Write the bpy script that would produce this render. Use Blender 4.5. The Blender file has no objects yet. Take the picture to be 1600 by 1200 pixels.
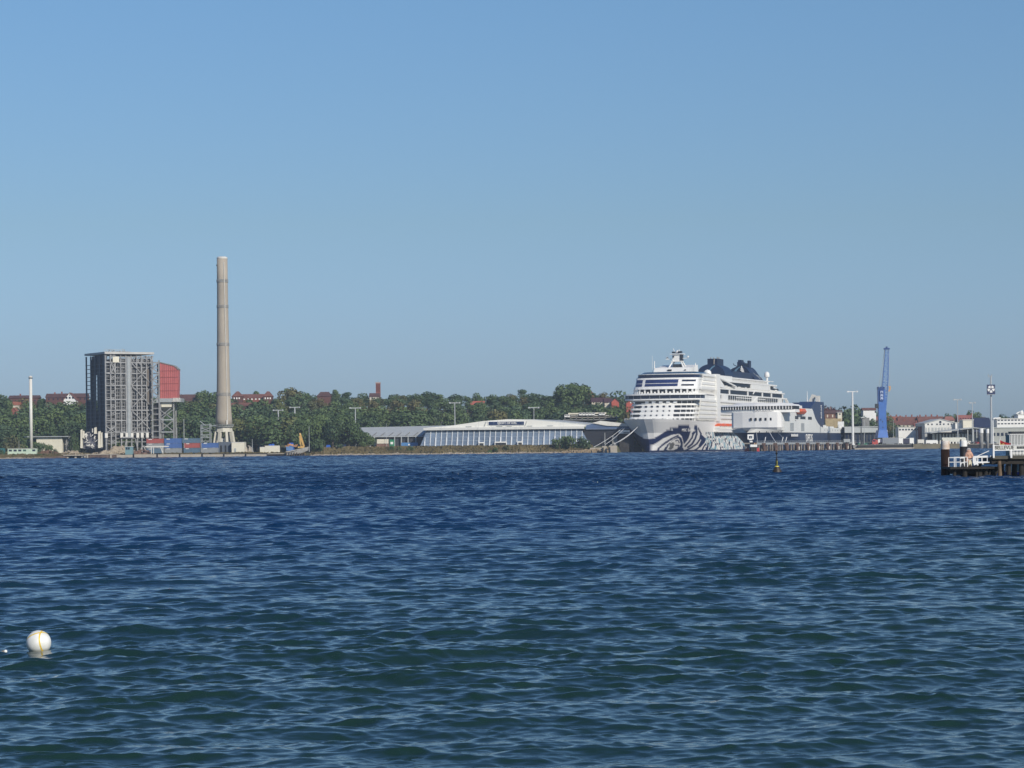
import bpy, math, random
import numpy as np
from mathutils import Vector, Matrix
random.seed(7); R = math.radians
scene = bpy.context.scene
# ---------------------------------------------------------------- camera
F, H, RHO = 3900.0, 3.5, math.atan(0.0105)
CR, SR = math.cos(RHO), math.sin(RHO)
cd = bpy.data.cameras.new('camera'); cam = bpy.data.objects.new('camera', cd); scene.collection.objects.link(cam)
cd.sensor_width = 36; cd.lens = 36*F/1600; cd.shift_y = 100/1600; cd.clip_start = .5; cd.clip_end = 30000
cam.matrix_world = Matrix.Translation((0, 0, H)) @ Matrix.Rotation(R(90), 4, 'X') @ Matrix.Rotation(-RHO, 4, 'Z')
scene.camera = cam
# ---------------------------------------------------------------- sky and sun
SUN_EL, SUN_AZ = R(30), math.atan2(.56, -.83)
w = bpy.data.worlds.new('World'); scene.world = w; w.use_nodes = True
nt = w.node_tree; bg = nt.nodes['Background']
sky = nt.nodes.new('ShaderNodeTexSky'); sky.sky_type = 'NISHITA'; sky.sun_disc = False
sky.sun_elevation = SUN_EL; sky.sun_rotation = SUN_AZ; sky.air_density = 1.0; sky.dust_density = 0.6; sky.ozone_density = 1.6; sky.altitude = 0
# clear evening air: the low sky is cooler than the plain model makes it
tcw = nt.nodes.new('ShaderNodeTexCoord'); sxw = nt.nodes.new('ShaderNodeSeparateXYZ'); nt.links.new(tcw.outputs['Generated'], sxw.inputs[0])
rw = nt.nodes.new('ShaderNodeValToRGB'); nt.links.new(sxw.outputs[2], rw.inputs[0]); el = rw.color_ramp.elements
el[0].position = 0; el[0].color = (.40, .565, .97, 1); el[1].position = .18; el[1].color = (.515, .69, .86, 1)
for p_, c_ in ((.026, (.425, .578, .96, 1)), (.09, (.475, .60, .775, 1)), (.45, (.40, .60, .90, 1))): e_ = el.new(p_); e_.color = c_
mw = nt.nodes.new('ShaderNodeMix'); mw.data_type = 'RGBA'; mw.blend_type = 'MULTIPLY'; mw.inputs[0].default_value = 1
nt.links.new(sky.outputs[0], mw.inputs[6]); nt.links.new(rw.outputs[0], mw.inputs[7]); nt.links.new(mw.outputs[2], bg.inputs[0]); bg.inputs[1].default_value = 0.11
sd = bpy.data.lights.new('sun', 'SUN'); sun = bpy.data.objects.new('sun', sd); scene.collection.objects.link(sun)
sd.energy = 4.2; sd.angle = R(.5); sd.color = (1, .93, .82)
sv = Vector((math.sin(SUN_AZ)*math.cos(SUN_EL), math.cos(SUN_AZ)*math.cos(SUN_EL), math.sin(SUN_EL)))
sun.rotation_euler = sv.to_track_quat('Z', 'Y').to_euler(); sun.location = (0, -20, 40)
scene.view_settings.view_transform = 'Standard'; scene.view_settings.look = 'None'
scene.view_settings.exposure = 0; scene.view_settings.gamma = 1
scene.render.engine = 'CYCLES'; scene.cycles.max_bounces = 5; scene.cycles.volume_bounces = 0
scene.cycles.use_denoising = True; scene.cycles.denoiser = 'OPENIMAGEDENOISE'; scene.cycles.use_adaptive_sampling = True; scene.cycles.adaptive_threshold = .015; scene.cycles.adaptive_min_samples = 48
# ---------------------------------------------------------------- helpers
COL = scene.collection
def PX(px, D, z=0): return ((px-800)/F + (z-H)/D*SR)/CR*D            # world x of image column px for a thing at depth D
def PZ(px, py, D): return H + (-(px-800)*SR + (700-py)*CR)/F*D      # world z
def PP(px, py, D): return (((px-800)*CR+(700-py)*SR)/F*D, D, PZ(px, py, D))
def empty(name, loc, rz=0, label=None, cat=None, group=None):
    o = bpy.data.objects.new(name, None); COL.objects.link(o); o.location = loc; o.rotation_euler = (0, 0, rz); o.empty_display_size = .5
    return tag(o, label, cat, group)
def tag(o, label=None, cat=None, group=None, kind=None):
    for k, v in (('label', label), ('category', cat), ('group', group), ('kind', kind)):
        if v: o[k] = v
    return o
def copy_tree(o, loc=None, rz=None, label=None, scale=None):
    def cp(s, parent):
        c = s.copy(); COL.objects.link(c); c.parent = parent
        for ch in s.children: cp(ch, c)
        return c
    c = cp(o, None)
    if loc is not None: c.location = loc
    if rz is not None: c.rotation_euler = (0, 0, rz)
    if scale is not None: c.scale = scale
    if label: c['label'] = label
    return c
MATS = {}
def mat(name, col, rough=.6, var=.15, scale=.5, metal=0., spec=.5, bump=0., stretch=(1, 1, 1), col2=None, alpha=1.):
    if name in MATS: return MATS[name]
    m = bpy.data.materials.new(name); m.use_nodes = True; n = m.node_tree; b = n.nodes['Principled BSDF']; L = n.links.new
    b.inputs['Roughness'].default_value = rough; b.inputs['Metallic'].default_value = metal
    b.inputs['Specular IOR Level'].default_value = spec; b.inputs['Alpha'].default_value = alpha
    tc = n.nodes.new('ShaderNodeTexCoord'); mp = n.nodes.new('ShaderNodeMapping'); mp.inputs['Scale'].default_value = stretch
    no = n.nodes.new('ShaderNodeTexNoise'); no.inputs['Scale'].default_value = scale; no.inputs['Detail'].default_value = 5; no.inputs['Roughness'].default_value = .65
    L(tc.outputs['Object'], mp.inputs[0]); L(mp.outputs[0], no.inputs['Vector'])
    rp = n.nodes.new('ShaderNodeValToRGB'); rp.color_ramp.elements[0].position = .3; rp.color_ramp.elements[1].position = .7
    c1 = [max(0, c*(1-var)) for c in col]; c2 = col2 or [min(1, c*(1+var)) for c in col]
    rp.color_ramp.elements[0].color = (*c1, 1); rp.color_ramp.elements[1].color = (*c2, 1)
    L(no.outputs[0], rp.inputs[0]); L(rp.outputs[0], b.inputs['Base Color'])
    if bump:
        bp = n.nodes.new('ShaderNodeBump'); bp.inputs['Distance'].default_value = bump; L(no.outputs[0], bp.inputs['Height']); L(bp.outputs[0], b.inputs['Normal'])
    MATS[name] = m; return m
class MB:
    """collects faces (world or root-local coordinates), builds ONE mesh object"""
    def __init__(s): s.v = []; s.f = []; s.mi = []; s.m = 0; s.T = None; s.cuts = []
    def add(s, vs, fs):
        n = len(s.v); s.cuts.append((n, len(s.f)))
        if s.T is not None: vs = [s.T @ Vector(p) for p in vs]
        s.v += [tuple(p) for p in vs]; s.f += [tuple(i+n for i in f) for f in fs]; s.mi += [s.m]*len(fs); return s
    def box(s, x0, x1, y0, y1, z0, z1):
        return s.add([(x0,y0,z0),(x1,y0,z0),(x1,y1,z0),(x0,y1,z0),(x0,y0,z1),(x1,y0,z1),(x1,y1,z1),(x0,y1,z1)],
                     [(0,3,2,1),(4,5,6,7),(0,1,5,4),(1,2,6,5),(2,3,7,6),(3,0,4,7)])
    def bar(s, p, q, w, h=None, up=(0,0,1)):
        h = h or w; p = Vector(p); q = Vector(q); d = (q-p)
        if d.length < 1e-6: return s
        d.normalize(); u = Vector(up)
        if abs(d.dot(u)) > .98: u = Vector((0, 1, 0))
        a = d.cross(u).normalized()*w/2; b = a.cross(d).normalized()*h/2
        return s.add([p-a-b,p+a-b,p+a+b,p-a+b,q-a-b,q+a-b,q+a+b,q-a+b],[(0,3,2,1),(4,5,6,7),(0,1,5,4),(1,2,6,5),(2,3,7,6),(3,0,4,7)])
    def tube(s, p, q, r1, r2=None, n=10, cap=True):
        r2 = r1 if r2 is None else r2; p = Vector(p); q = Vector(q); d = (q-p).normalized()
        u = Vector((0,0,1)) if abs(d.z) < .95 else Vector((0,1,0)); a = d.cross(u).normalized(); b = a.cross(d)
        vs = []
        for c, r in ((p, r1), (q, r2)):
            for i in range(n):
                t = 2*math.pi*i/n; vs.append(c + a*(r*math.cos(t)) + b*(r*math.sin(t)))
        fs = [(i,(i+1)%n,n+(i+1)%n,n+i) for i in range(n)]
        if cap: fs += [tuple(range(n))[::-1], tuple(range(n,2*n))]
        return s.add(vs, fs)
    def lathe(s, prof, c=(0,0,0), n=24, cap=True):
        vs = []; k = len(prof)
        for r, z in prof:
            for i in range(n):
                t = 2*math.pi*i/n; vs.append((c[0]+r*math.cos(t), c[1]+r*math.sin(t), c[2]+z))
        fs = [(j*n+i, j*n+(i+1)%n, (j+1)*n+(i+1)%n, (j+1)*n+i) for j in range(k-1) for i in range(n)]
        if cap: fs += [tuple(range(n))[::-1], tuple(range((k-1)*n, k*n))]
        return s.add(vs, fs)
    def prism(s, pts, z0, z1, pts2=None):
        n = len(pts); pts2 = pts2 or pts
        vs = [(x,y,z0) for x,y in pts] + [(x,y,z1) for x,y in pts2]
        return s.add(vs, [(i,(i+1)%n,n+(i+1)%n,n+i) for i in range(n)] + [tuple(range(n))[::-1], tuple(range(n,2*n))])
    def slab(s, a, b):      # two matching 3-D outlines
        n = len(a); return s.add(list(a)+list(b), [(i,(i+1)%n,n+(i+1)%n,n+i) for i in range(n)] + [tuple(range(n))[::-1], tuple(range(n,2*n))])
    def vex(s, pts, y0, y1):  # outline in x,z extruded along y
        return s.slab([(x,y0,z) for x,z in pts], [(x,y1,z) for x,z in pts])
    def build(s, name, m, parent=None, smooth=False):
        me = bpy.data.meshes.new(name); off = Vector((0,0,0)); rt = parent
        if parent is not None and s.T is None and not getattr(s, 'local', False):
            while rt.parent: rt = rt.parent
            off = rt.location
        me.from_pydata([(v[0]-off[0], v[1]-off[1], v[2]-off[2]) for v in s.v], [], s.f)
        ms = m if isinstance(m, (list, tuple)) else [m]
        for x in ms: me.materials.append(x)
        if len(ms) > 1: me.polygons.foreach_set('material_index', s.mi)
        if smooth: me.polygons.foreach_set('use_smooth', [True]*len(s.f))
        me.update(); o = bpy.data.objects.new(name, me); COL.objects.link(o)
        if parent is not None: o.parent = parent
        return o
def each(b, name, m, parent, per=1):      # the same shapes, each one (or each run of `per`) an object of its own
    cuts = b.cuts[::per] + [(len(b.v), len(b.f))]
    for (v0, f0), (v1, f1) in zip(cuts[:-1], cuts[1:]):
        q = type(b)(); q.v = b.v[v0:v1]; q.f = [tuple(i-v0 for i in f) for f in b.f[f0:f1]]; q.mi = [0]*len(q.f); q.build(name, m, parent)
class LB(MB):               # builder whose coordinates are already local to the parent
    local = True
def text_mesh(body, size, m, parent, name='lettering', loc=(0,0,0), rot=(math.pi/2,0,0), sx=1., thick=.02, bold=.0, align='CENTER'):
    cu = bpy.data.curves.new(name, 'FONT'); cu.body = body; cu.size = size; cu.extrude = thick; cu.offset = bold
    cu.align_x = align; cu.align_y = 'CENTER'
    t = bpy.data.objects.new(name+'_curve', cu); COL.objects.link(t)
    dg = bpy.context.evaluated_depsgraph_get(); me = bpy.data.meshes.new_from_object(t.evaluated_get(dg))
    bpy.data.objects.remove(t); me.materials.clear(); me.materials.append(m)
    o = bpy.data.objects.new(name, me); COL.objects.link(o); o.parent = parent; o.location = loc; o.rotation_euler = rot; o.scale = (sx,1,1)
    return o
def rnd(a, b): return random.uniform(a, b)
# common materials
WHITE = mat('white_paint', (.78,.77,.73), .45, .05, .15)
OFFW = mat('off_white_paint', (.62,.60,.54), .6, .12, .3)
CREAM = mat('cream_render', (.66,.62,.50), .8, .08, .2)
CONC = mat('concrete', (.36,.32,.26), .85, .22, .6)
GREYC = mat('grey_concrete', (.22,.22,.21), .85, .25, .4)
DARK = mat('dark_steel', (.02,.024,.03), .5, .3, .5)
GREYM = mat('grey_metal', (.32,.34,.34), .45, .12, .4)
LGREY = mat('light_grey_roof', (.42,.44,.43), .6, .08, .2)
NAVY = mat('navy_paint', (.013,.028,.085), .35, .15, .1)
RUST = mat('rust', (.16,.07,.045), .8, .45, .8, col2=(.30,.19,.14))
GLASSD = mat('dark_glass', (.015,.022,.045), .08, .3, .2)
BLACK = mat('black_paint', (.008,.008,.009), .5, .2, 1)
BRICK = mat('red_brick', (.22,.075,.055), .85, .25, .5)
ROOFR = mat('red_tiles', (.165,.072,.055), .8, .25, .3)
ROOFO = mat('orange_tiles', (.28,.10,.06), .8, .2, .3)
ROOFB = mat('brown_tiles', (.095,.05,.045), .8, .25, .3)
# ---------------------------------------------------------------- water
def make_water():
    rng = np.random.default_rng(11)
    ys = [6.0]
    while ys[-1] < 2100:
        y = ys[-1]; ys.append(y + (min(1.25, max(.03, y*.0015)) if y > 25 else max(.028, y*.006)))
    ys = np.array(ys)
    core = np.linspace(-.29, .29, 1450); side = np.array([-3.2,-2,-1.2,-.8,-.55,-.42,-.36,-.32,-.30])
    a = np.concatenate([side, core, -side[::-1]])
    nx, ny = len(a), len(ys)
    Y, A = np.meshgrid(ys, a, indexing='ij'); X = (A*(Y+55)).astype(np.float64)
    dy = np.gradient(ys)[:, None]*np.ones(nx)[None, :]; dx = np.gradient(a)[None, :]*(ys[:, None]+55)
    sp = np.maximum(dy, dx)
    Z = np.zeros_like(X); OX = np.zeros_like(X); OY = np.zeros_like(X)
    N = 160
    # gust patches modulate the steepness
    g = 1 + .28*np.sin(X*.021+Y*.013+1)*np.sin(Y*.017-X*.006) + .22*np.sin(X*.19+Y*.05)*np.sin(Y*.13-.07*X+2)
    for i in range(N):
        lam = .13*(6.5/.13)**((i+rng.random())/N)
        k = 2*math.pi/lam
        th = math.pi/2 + rng.normal(0, .62 if lam < 1.4 else .45) + .1      # travel direction (towards / away from the viewer)
        steep = float(np.interp(math.log(lam), [math.log(v) for v in (.13,.3,.6,1.0,2.2,6.5)], [.018,.024,.025,.022,.015,.005]))
        amp = steep/k
        ch = 1.3 if lam > .5 else 1.
        rows = np.where((lam/np.minimum(ys*.0015, 1.25)) > 1.6)[0]
        if not len(rows): continue
        r1 = rows[-1]+1; sl = slice(0, r1)
        wgt = np.clip((lam/sp[sl]-1.8)/2.2, 0, 1)
        cx, cy = math.cos(th), math.sin(th)
        ph = k*(X[sl]*cx + Y[sl]*cy) + rng.random()*6.283 + .6*np.sin(X[sl]*.13/lam**.5+i)+.5*np.sin(Y[sl]*.09/lam**.5+2*i)
        c = np.cos(ph); s_ = np.sin(ph); am = amp*wgt*g[sl]*(1+3.3*np.clip((Y[sl]-75)/260, 0, 1)*(.9 < lam < 3.5)+5.5*np.clip((Y[sl]-420)/500, 0, 1)*(lam > 2.0))
        Z[sl] += am*c; OX[sl] -= am*s_*cx*ch; OY[sl] -= am*s_*cy*ch
    V = np.stack([X+OX, Y+OY, Z], -1).reshape(-1, 3).astype(np.float32)
    idx = np.arange(nx*ny).reshape(ny, nx)
    q = np.stack([idx[:-1,:-1], idx[:-1,1:], idx[1:,1:], idx[1:,:-1]], -1).reshape(-1, 4)
    me = bpy.data.meshes.new('water'); me.vertices.add(len(V)); me.vertices.foreach_set('co', V.ravel())
    me.loops.add(q.size); me.loops.foreach_set('vertex_index', q.ravel().astype(np.int32))
    me.polygons.add(len(q)); me.polygons.foreach_set('loop_start', np.arange(0, q.size, 4, dtype=np.int32)); me.polygons.foreach_set('loop_total', np.full(len(q), 4, dtype=np.int32))
    me.polygons.foreach_set('use_smooth', np.ones(len(q), dtype=bool)); me.update()
    o = bpy.data.objects.new('water', me); COL.objects.link(o); tag(o, 'choppy dark blue fjord water', None, None, 'structure')
    m = bpy.data.materials.new('fjord_water'); m.use_nodes = True; n = m.node_tree; b = n.nodes['Principled BSDF']; L = n.links.new
    b.inputs['Roughness'].default_value = .09; b.inputs['IOR'].default_value = 1.333
    ge = n.nodes.new('ShaderNodeNewGeometry'); sx = n.nodes.new('ShaderNodeSeparateXYZ'); L(ge.outputs['Position'], sx.inputs[0])
    # the shallows over sand near the beach are greener than the deep channel
    no = n.nodes.new('ShaderNodeTexNoise'); no.inputs['Scale'].default_value = .05; no.inputs['Detail'].default_value = 3; L(ge.outputs['Position'], no.inputs['Vector'])
    ma = n.nodes.new('ShaderNodeMath'); ma.operation = 'MULTIPLY_ADD'; ma.inputs[1].default_value = 40; L(no.outputs[0], ma.inputs[0]); L(sx.outputs[1], ma.inputs[2])
    mb_ = n.nodes.new('ShaderNodeMath'); mb_.operation = 'MULTIPLY_ADD'; mb_.inputs[1].default_value = -.9; L(sx.outputs[0], mb_.inputs[0]); L(ma.outputs[0], mb_.inputs[2])
    mr = n.nodes.new('ShaderNodeMapRange'); mr.inputs[1].default_value = 62; mr.inputs[2].default_value = 135; L(mb_.outputs[0], mr.inputs[0])
    mx = n.nodes.new('ShaderNodeMix'); mx.data_type = 'RGBA'; mx.inputs[6].default_value = SHALLOW; mx.inputs[7].default_value = DEEP
    L(mr.outputs[0], mx.inputs[0]); L(mx.outputs[2], b.inputs['Base Color'])
    mp = n.nodes.new('ShaderNodeMapping'); mp.inputs['Scale'].default_value = (.55, 1.15, 1); L(ge.outputs['Position'], mp.inputs[0])
    n1 = n.nodes.new('ShaderNodeTexNoise'); n1.inputs['Scale'].default_value = 4.2; n1.inputs['Detail'].default_value = 3; n1.inputs['Roughness'].default_value = .55; n1.inputs['Distortion'].default_value = .4; L(mp.outputs[0], n1.inputs['Vector'])
    b1 = n.nodes.new('ShaderNodeBump'); b1.inputs['Strength'].default_value = 1; b1.inputs['Distance'].default_value = .012; L(n1.outputs[0], b1.inputs['Height'])
    n2 = n.nodes.new('ShaderNodeTexNoise'); n2.inputs['Scale'].default_value = .55; n2.inputs['Detail'].default_value = 5; n2.inputs['Roughness'].default_value = .6; L(mp.outputs[0], n2.inputs['Vector'])
    fr = n.nodes.new('ShaderNodeMapRange'); fr.inputs[1].default_value = 40; fr.inputs[2].default_value = 300; fr.inputs[3].default_value = 0; fr.inputs[4].default_value = .8; L(sx.outputs[1], fr.inputs[0])
    mm = n.nodes.new('ShaderNodeMath'); mm.operation = 'MULTIPLY'; L(n2.outputs[0], mm.inputs[0]); L(fr.outputs[0], mm.inputs[1])
    b2 = n.nodes.new('ShaderNodeBump'); b2.inputs['Strength'].default_value = 1; b2.inputs['Distance'].default_value = 1; L(mm.outputs[0], b2.inputs['Height']); L(b1.outputs[0], b2.inputs['Normal'])
    L(b2.outputs[0], b.inputs['Normal'])
    me.materials.append(m)
SHALLOW = (.011,.032,.026,1); DEEP = (.005,.027,.076,1)
make_water()
# ---------------------------------------------------------------- ground
def sst(a, b, x): t = np.clip((x-a)/(b-a), 0, 1); return t*t*(3-2*t)
def hills(x, y):
    """ground height, used for the mesh and to set things down on it"""
    px = 800+F*x/np.maximum(y, 1)
    shore = 1500 + 95*sst(1335, 1350, px)
    shore = np.where((px > 965) & (px < 1345), 1985., shore)
    g = 2.2 + 1.9*sst(470, 520, px) - 1.3*sst(1250, 1350, px)
    z = np.minimum(-3 + (y-shore)*1.2 + 3, g*sst(0, 14, y-shore) + .2*np.sin(x*.3)*np.sin(x*.11))
    z = np.maximum(z, -3)
    hl = 30 - 19*sst(980, 1330, px) - 4*sst(1380, 1480, px) + 1.5*np.sin(x*.013+1)+1.2*np.sin(x*.04)
    z = z + np.where(y > shore, hl*sst(1655, 1930, y), 0)
    z = z - 12*sst(2300, 3500, y)
    return z
def hz(x, y): return float(hills(np.array(float(x)), np.array(float(y))))
def make_ground():
    xs = np.concatenate([[-2400,-1600,-1100,-800], np.arange(-560, 700, 4), [800,1100,1600,2400]])
    ys = np.concatenate([[1470,1485], np.arange(1494, 2040, 4), np.arange(2050, 2500, 30), [2700,3000]])
    Y, X = np.meshgrid(ys, xs, indexing='ij'); Z = hills(X, Y)
    V = np.stack([X, Y, Z], -1).reshape(-1, 3); nx, ny = len(xs), len(ys); idx = np.arange(nx*ny).reshape(ny, nx)
    q = np.stack([idx[:-1,:-1], idx[:-1,1:], idx[1:,1:], idx[1:,:-1]], -1).reshape(-1, 4)
    me = bpy.data.meshes.new('ground'); me.from_pydata(V.tolist(), [], q.tolist()); me.update()
    me.materials.append(mat('earth_and_grass', (.11,.095,.05), .95, .3, .12, col2=(.075,.10,.035)))
    o = bpy.data.objects.new('ground', me); COL.objects.link(o); tag(o, 'grassy shore land rising to a long low hill', None, None, 'structure')
make_ground()
# ---------------------------------------------------------------- cruise ship (local: x = aft distance from the stem negated -> forward, y = port, z up)
TH = R(18.3)
def ship_root(name, X, Y, label, cat): return empty(name, (X, Y, 0), -(math.pi/2+TH), label, cat)
def interp(t, xs, ys): return float(np.interp(t, xs, ys))
def hull_mesh(parent, name, m, half, stem, top, s_end, zs, col=None, ss=None, cover=True):
    """half(s,z) half breadth, stem(z) = s of the stem at height z; both sides, one skin"""
    vs = []; fs = []; cols = []
    n = len(ss); k = len(zs)
    for side in (1, -1):
        base = len(vs)
        for j, z in enumerate(zs):
            for i, q in enumerate(ss):
                s0 = stem(z); s = s0 + q*(s_end-s0)
                zz = min(z, top(s)) if j == k-1 else z
                y = side*half(s, zz, s-s0); vs.append((-s, y, zz))
                if col: cols.append(col(s, y, zz))
        for j in range(k-1):
            for i in range(n-1):
                a = base+j*n+i; f = (a, a+1, a+n+1, a+n); fs.append(f if side < 0 else f[::-1])
    o0 = len(vs)
    # transom and deck
    tr = [j*n+n-1 for j in range(k)] + [k*n + j*n+n-1 for j in range(k)][::-1]; fs.append(tuple(tr))
    if cover:
        for i in range(n-1):
            a = (k-1)*n+i; b = k*n+(k-1)*n+i; fs.append((a, a+1, b+1, b))
    me = bpy.data.meshes.new(name); me.from_pydata(vs, [], fs); me.materials.append(m)
    if col:
        ca = me.color_attributes.new('paint', 'FLOAT_COLOR', 'POINT'); ca.data.foreach_set('color', np.array(cols, dtype=np.float32).ravel())
    me.update(); o = bpy.data.objects.new(name, me); COL.objects.link(o); o.parent = parent
    return o
def paint_mat(name, rough=.4):
    m = bpy.data.materials.new(name); m.use_nodes = True; n = m.node_tree
    a = n.nodes.new('ShaderNodeVertexColor'); a.layer_name = 'paint'; n.links.new(a.outputs[0], n.nodes['Principled BSDF'].inputs['Base Color'])
    n.nodes['Principled BSDF'].inputs['Roughness'].default_value = rough; return m
CX, CY = 86.0, 1560.0
cruise = ship_root('cruise_ship', CX, CY, 'huge white cruise ship with swirling blue hull art moored bow forward', 'cruise ship')
def ship_px(s, t, z):
    X = CX + math.sin(TH)*s + math.cos(TH)*t; Y = CY + math.cos(TH)*s - math.sin(TH)*t
    a = X/Y; b = (z-H)/Y
    return 800+F*(a*CR-b*SR), 700-F*(a*SR+b*CR)
def chalf(s, z, q):
    zt = min(max(z/19.6, 0), 1)
    deck = 21.5*min(1, (q/30))**.42 if q > 0 else 0
    wl = 21.5*min(1, max(q, 0)/105)**.62
    return wl + (deck-wl)*zt**.72
def cstem(z): return interp(z, [0, 4, 12, 20.5], [0, -.6, -4.5, -13])
def ctop(s): return interp(s, [-13, 14, 40], [20.6, 20.0, 19.4])
# painted swirls: strokes given along the ship's side in the picture's own drawing units, turned into ship positions through the side's shape
zo = lambda x, y: (970+x/7.62, 620+y/7.62)
NV = (.012,.022,.085); WH = (.84,.83,.80); LB_ = (.23,.42,.52)
polyN = [[(345,520),(420,480),(500,430),(600,375),(700,345),(780,338),(826,356),(832,410),(815,470),(790,520),(750,565),(742,520),(725,470),(700,440),(610,452),(510,495),(430,545),(352,592)],
         [(500,655),(520,615),(560,565),(610,520),(650,492),(690,470),(722,490),(738,545),(735,600),(765,655)],
         [(1000,655),(1060,628),(1110,618),(1150,640),(1220,655)],
         [(950,440),(1015,500),(1000,545),(945,605),(925,580),(955,520)]]
polyW = [[(540,632),(565,590),(600,530),(650,500),(690,495),(705,530),(715,570),(690,610),(620,640)]]
polyG = [[(568,625),(590,555),(625,540),(640,565),(622,612),(590,632)]]
strokes = [([(430,655),(462,605),(515,560),(595,505),(680,462)], 17, NV),
           ([(770,640),(840,605),(905,560),(945,500),(955,440),(925,385)], 15, NV), ([(800,600),(850,560),(885,500),(905,440),(900,350)], 17, NV),
           ([(765,590),(810,540),(850,485),(870,420)], 14, NV), ([(840,655),(900,625),(950,585),(1000,520)], 15, NV), ([(860,440),(880,420),(888,350)], 22, NV),
           ([(965,645),(985,600),(1010,560)], 13, NV), ([(1010,640),(1035,590),(1040,550)], 13, NV), ([(1055,625),(1080,580),(1085,540)], 13, NV),
           ([(650,525),(680,515),(695,545)], 9, NV), ([(650,575),(690,580),(680,610)], 9, NV)]
def inpoly(x, y, P):
    c = False; j = len(P)-1
    for i in range(len(P)):
        if (P[i][1] > y) != (P[j][1] > y) and x < (P[j][0]-P[i][0])*(y-P[i][1])/(P[j][1]-P[i][1])+P[i][0]: c = not c
        j = i
    return c
def dseg(x, y, a, b):
    vx, vy = b[0]-a[0], b[1]-a[1]; t = max(0, min(1, ((x-a[0])*vx+(y-a[1])*vy)/(vx*vx+vy*vy))); return math.hypot(x-a[0]-t*vx, y-a[1]-t*vy)
def ccol(s, y, z):
    if z < .9: return (*NV, 1)
    if y < -.2:
        px, py = ship_px(s, -y, z)
        lim = 16.5 - max(0, (19-abs(y)))*.5
        if abs(y) < 0: lim = 7
        return (*NV, 1) if z < lim else (*WH, 1)
    px, py = ship_px(s, y, z); x = (px-970)*7.62; v = (py-620)*7.62
    if s > 325: return (*WH, 1)
    c = WH
    if x < 352 and v > 505: c = NV
    if z < 12.6 or s < 60:
        for P in polyN:
            if inpoly(x, v, P): c = NV; break
        for P in polyW:
            if inpoly(x, v, P): c = WH
        for P in polyG:
            if inpoly(x, v, P): c = (.16,.16,.15)
        for pts, wd, cc in strokes:
            if any(dseg(x, v, pts[i], pts[i+1]) < wd*.62 for i in range(len(pts)-1)): c = cc
    if x > 1010 and z < 12.5:
        q = math.sin(s*.55+2.4*math.sin(z*.75+s*.13)+.8*math.sin(z*1.9+s*.4)) + .6*math.sin(s*1.25+z*.5+1.5*math.sin(z*.6+s*.3))
        if q > .45: c = LB_ if math.sin(s*.21+z*.8) > -.1 else NV
        if q < -1.05: c = (.30,.47,.50)
    return (*c, 1)
qs = list(np.concatenate([np.linspace(0, .06, 22), np.linspace(.0625, .2, 60), np.linspace(.2025, .52, 330), np.linspace(.56, 1, 12)]))
hull_mesh(cruise, 'hull', paint_mat('painted_hull'), chalf, cstem, ctop, 318, list(np.linspace(-1, 13, 46))+[14.5, 16, 17.5, 18.7, 20.6], ccol, qs)
def ring(c, d, hw, aft, n=14, inset=0., cut=1.):
    """deck outline: port aft -> round the front -> starboard aft; c = s of the corners, d = how far the middle reaches forward of them"""
    hw -= inset; c += inset*.5; pts = [(-aft, hw)]
    for i in range(n+1):
        a = math.pi/2*(1-2*i/n); t = math.sin(a); pts.append((-(c - (d-inset*.5)*max(0, math.cos(a))**.9), hw*max(-1, min(1, t*1.0)) if abs(t) < .999 else hw*(1 if t > 0 else -1)))
    pts.append((-aft, -hw)); return pts
def cor(z): return interp(z, [19, 33, 36.5, 41, 50], [30, 39, 40, 42, 50])
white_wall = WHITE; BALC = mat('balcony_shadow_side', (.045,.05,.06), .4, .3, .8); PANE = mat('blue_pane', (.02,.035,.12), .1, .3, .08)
RAILG = mat('balcony_glass', (.16,.20,.24), .2, .2, .8)
DH = 2.78
W_ = LB(); D_ = LB(); M_ = LB()
lvl = [19.6+DH*k for k in range(5)]
for k, z in enumerate(lvl):
    c = cor(z); c2 = cor(z+DH)
    W_.prism(ring(c, 9, 21.3, 92), z+1.55, z+DH, ring(cor(z+DH), 9, 21.3, 92))      # parapet band
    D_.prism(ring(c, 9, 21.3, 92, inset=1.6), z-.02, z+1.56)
    P = ring(c, 9, 21.35, 92); PI_ = ring(c, 9, 21.3, 92, inset=1.3)
    for i in range(1, len(P)-2):                                   # closed middle of the front with small windows
        a, b = P[i], P[i+1]; mid = (a[1]+b[1])/2
        if -14 < mid < 11:
            if k == 4 or (k == 0 and -5 < mid < 4): W_.slab([(a[0],a[1],z),(b[0],b[1],z),(PI_[i+1][0],PI_[i+1][1],z),(PI_[i][0],PI_[i][1],z)], [(a[0],a[1],z+.5),(b[0],b[1],z+.5),(PI_[i+1][0],PI_[i+1][1],z+.5),(PI_[i][0],PI_[i][1],z+.5)]); M_.bar((a[0]-.2,a[1],z), (a[0]-.2,a[1],z+1.6), 1.9, 2.2)
            else:
                W_.slab([(a[0],a[1],z-.01),(b[0],b[1],z-.01),(PI_[i+1][0],PI_[i+1][1],z-.01),(PI_[i][0],PI_[i][1],z-.01)], [(a[0],a[1],z+1.57),(b[0],b[1],z+1.57),(PI_[i+1][0],PI_[i+1][1],z+1.57),(PI_[i][0],PI_[i][1],z+1.57)])
        elif mid > 0 or mid < -19: M_.bar((a[0]-.3, a[1]*.985, z), (a[0]-.3, a[1]*.985, z+1.6), .35)
    for s in np.arange(c+4, 92, 6.3): M_.box(-s-.12, -s+.12, 19.8, 21.32, z, z+1.6)
W_.build('front_balcony_deck', WHITE, cruise); D_.build('recessed_cabin_wall', BALC, cruise); each(M_, 'balcony_divider', WHITE, cruise)
fw = LB()                                                          # small front windows set in the closed panels
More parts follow.
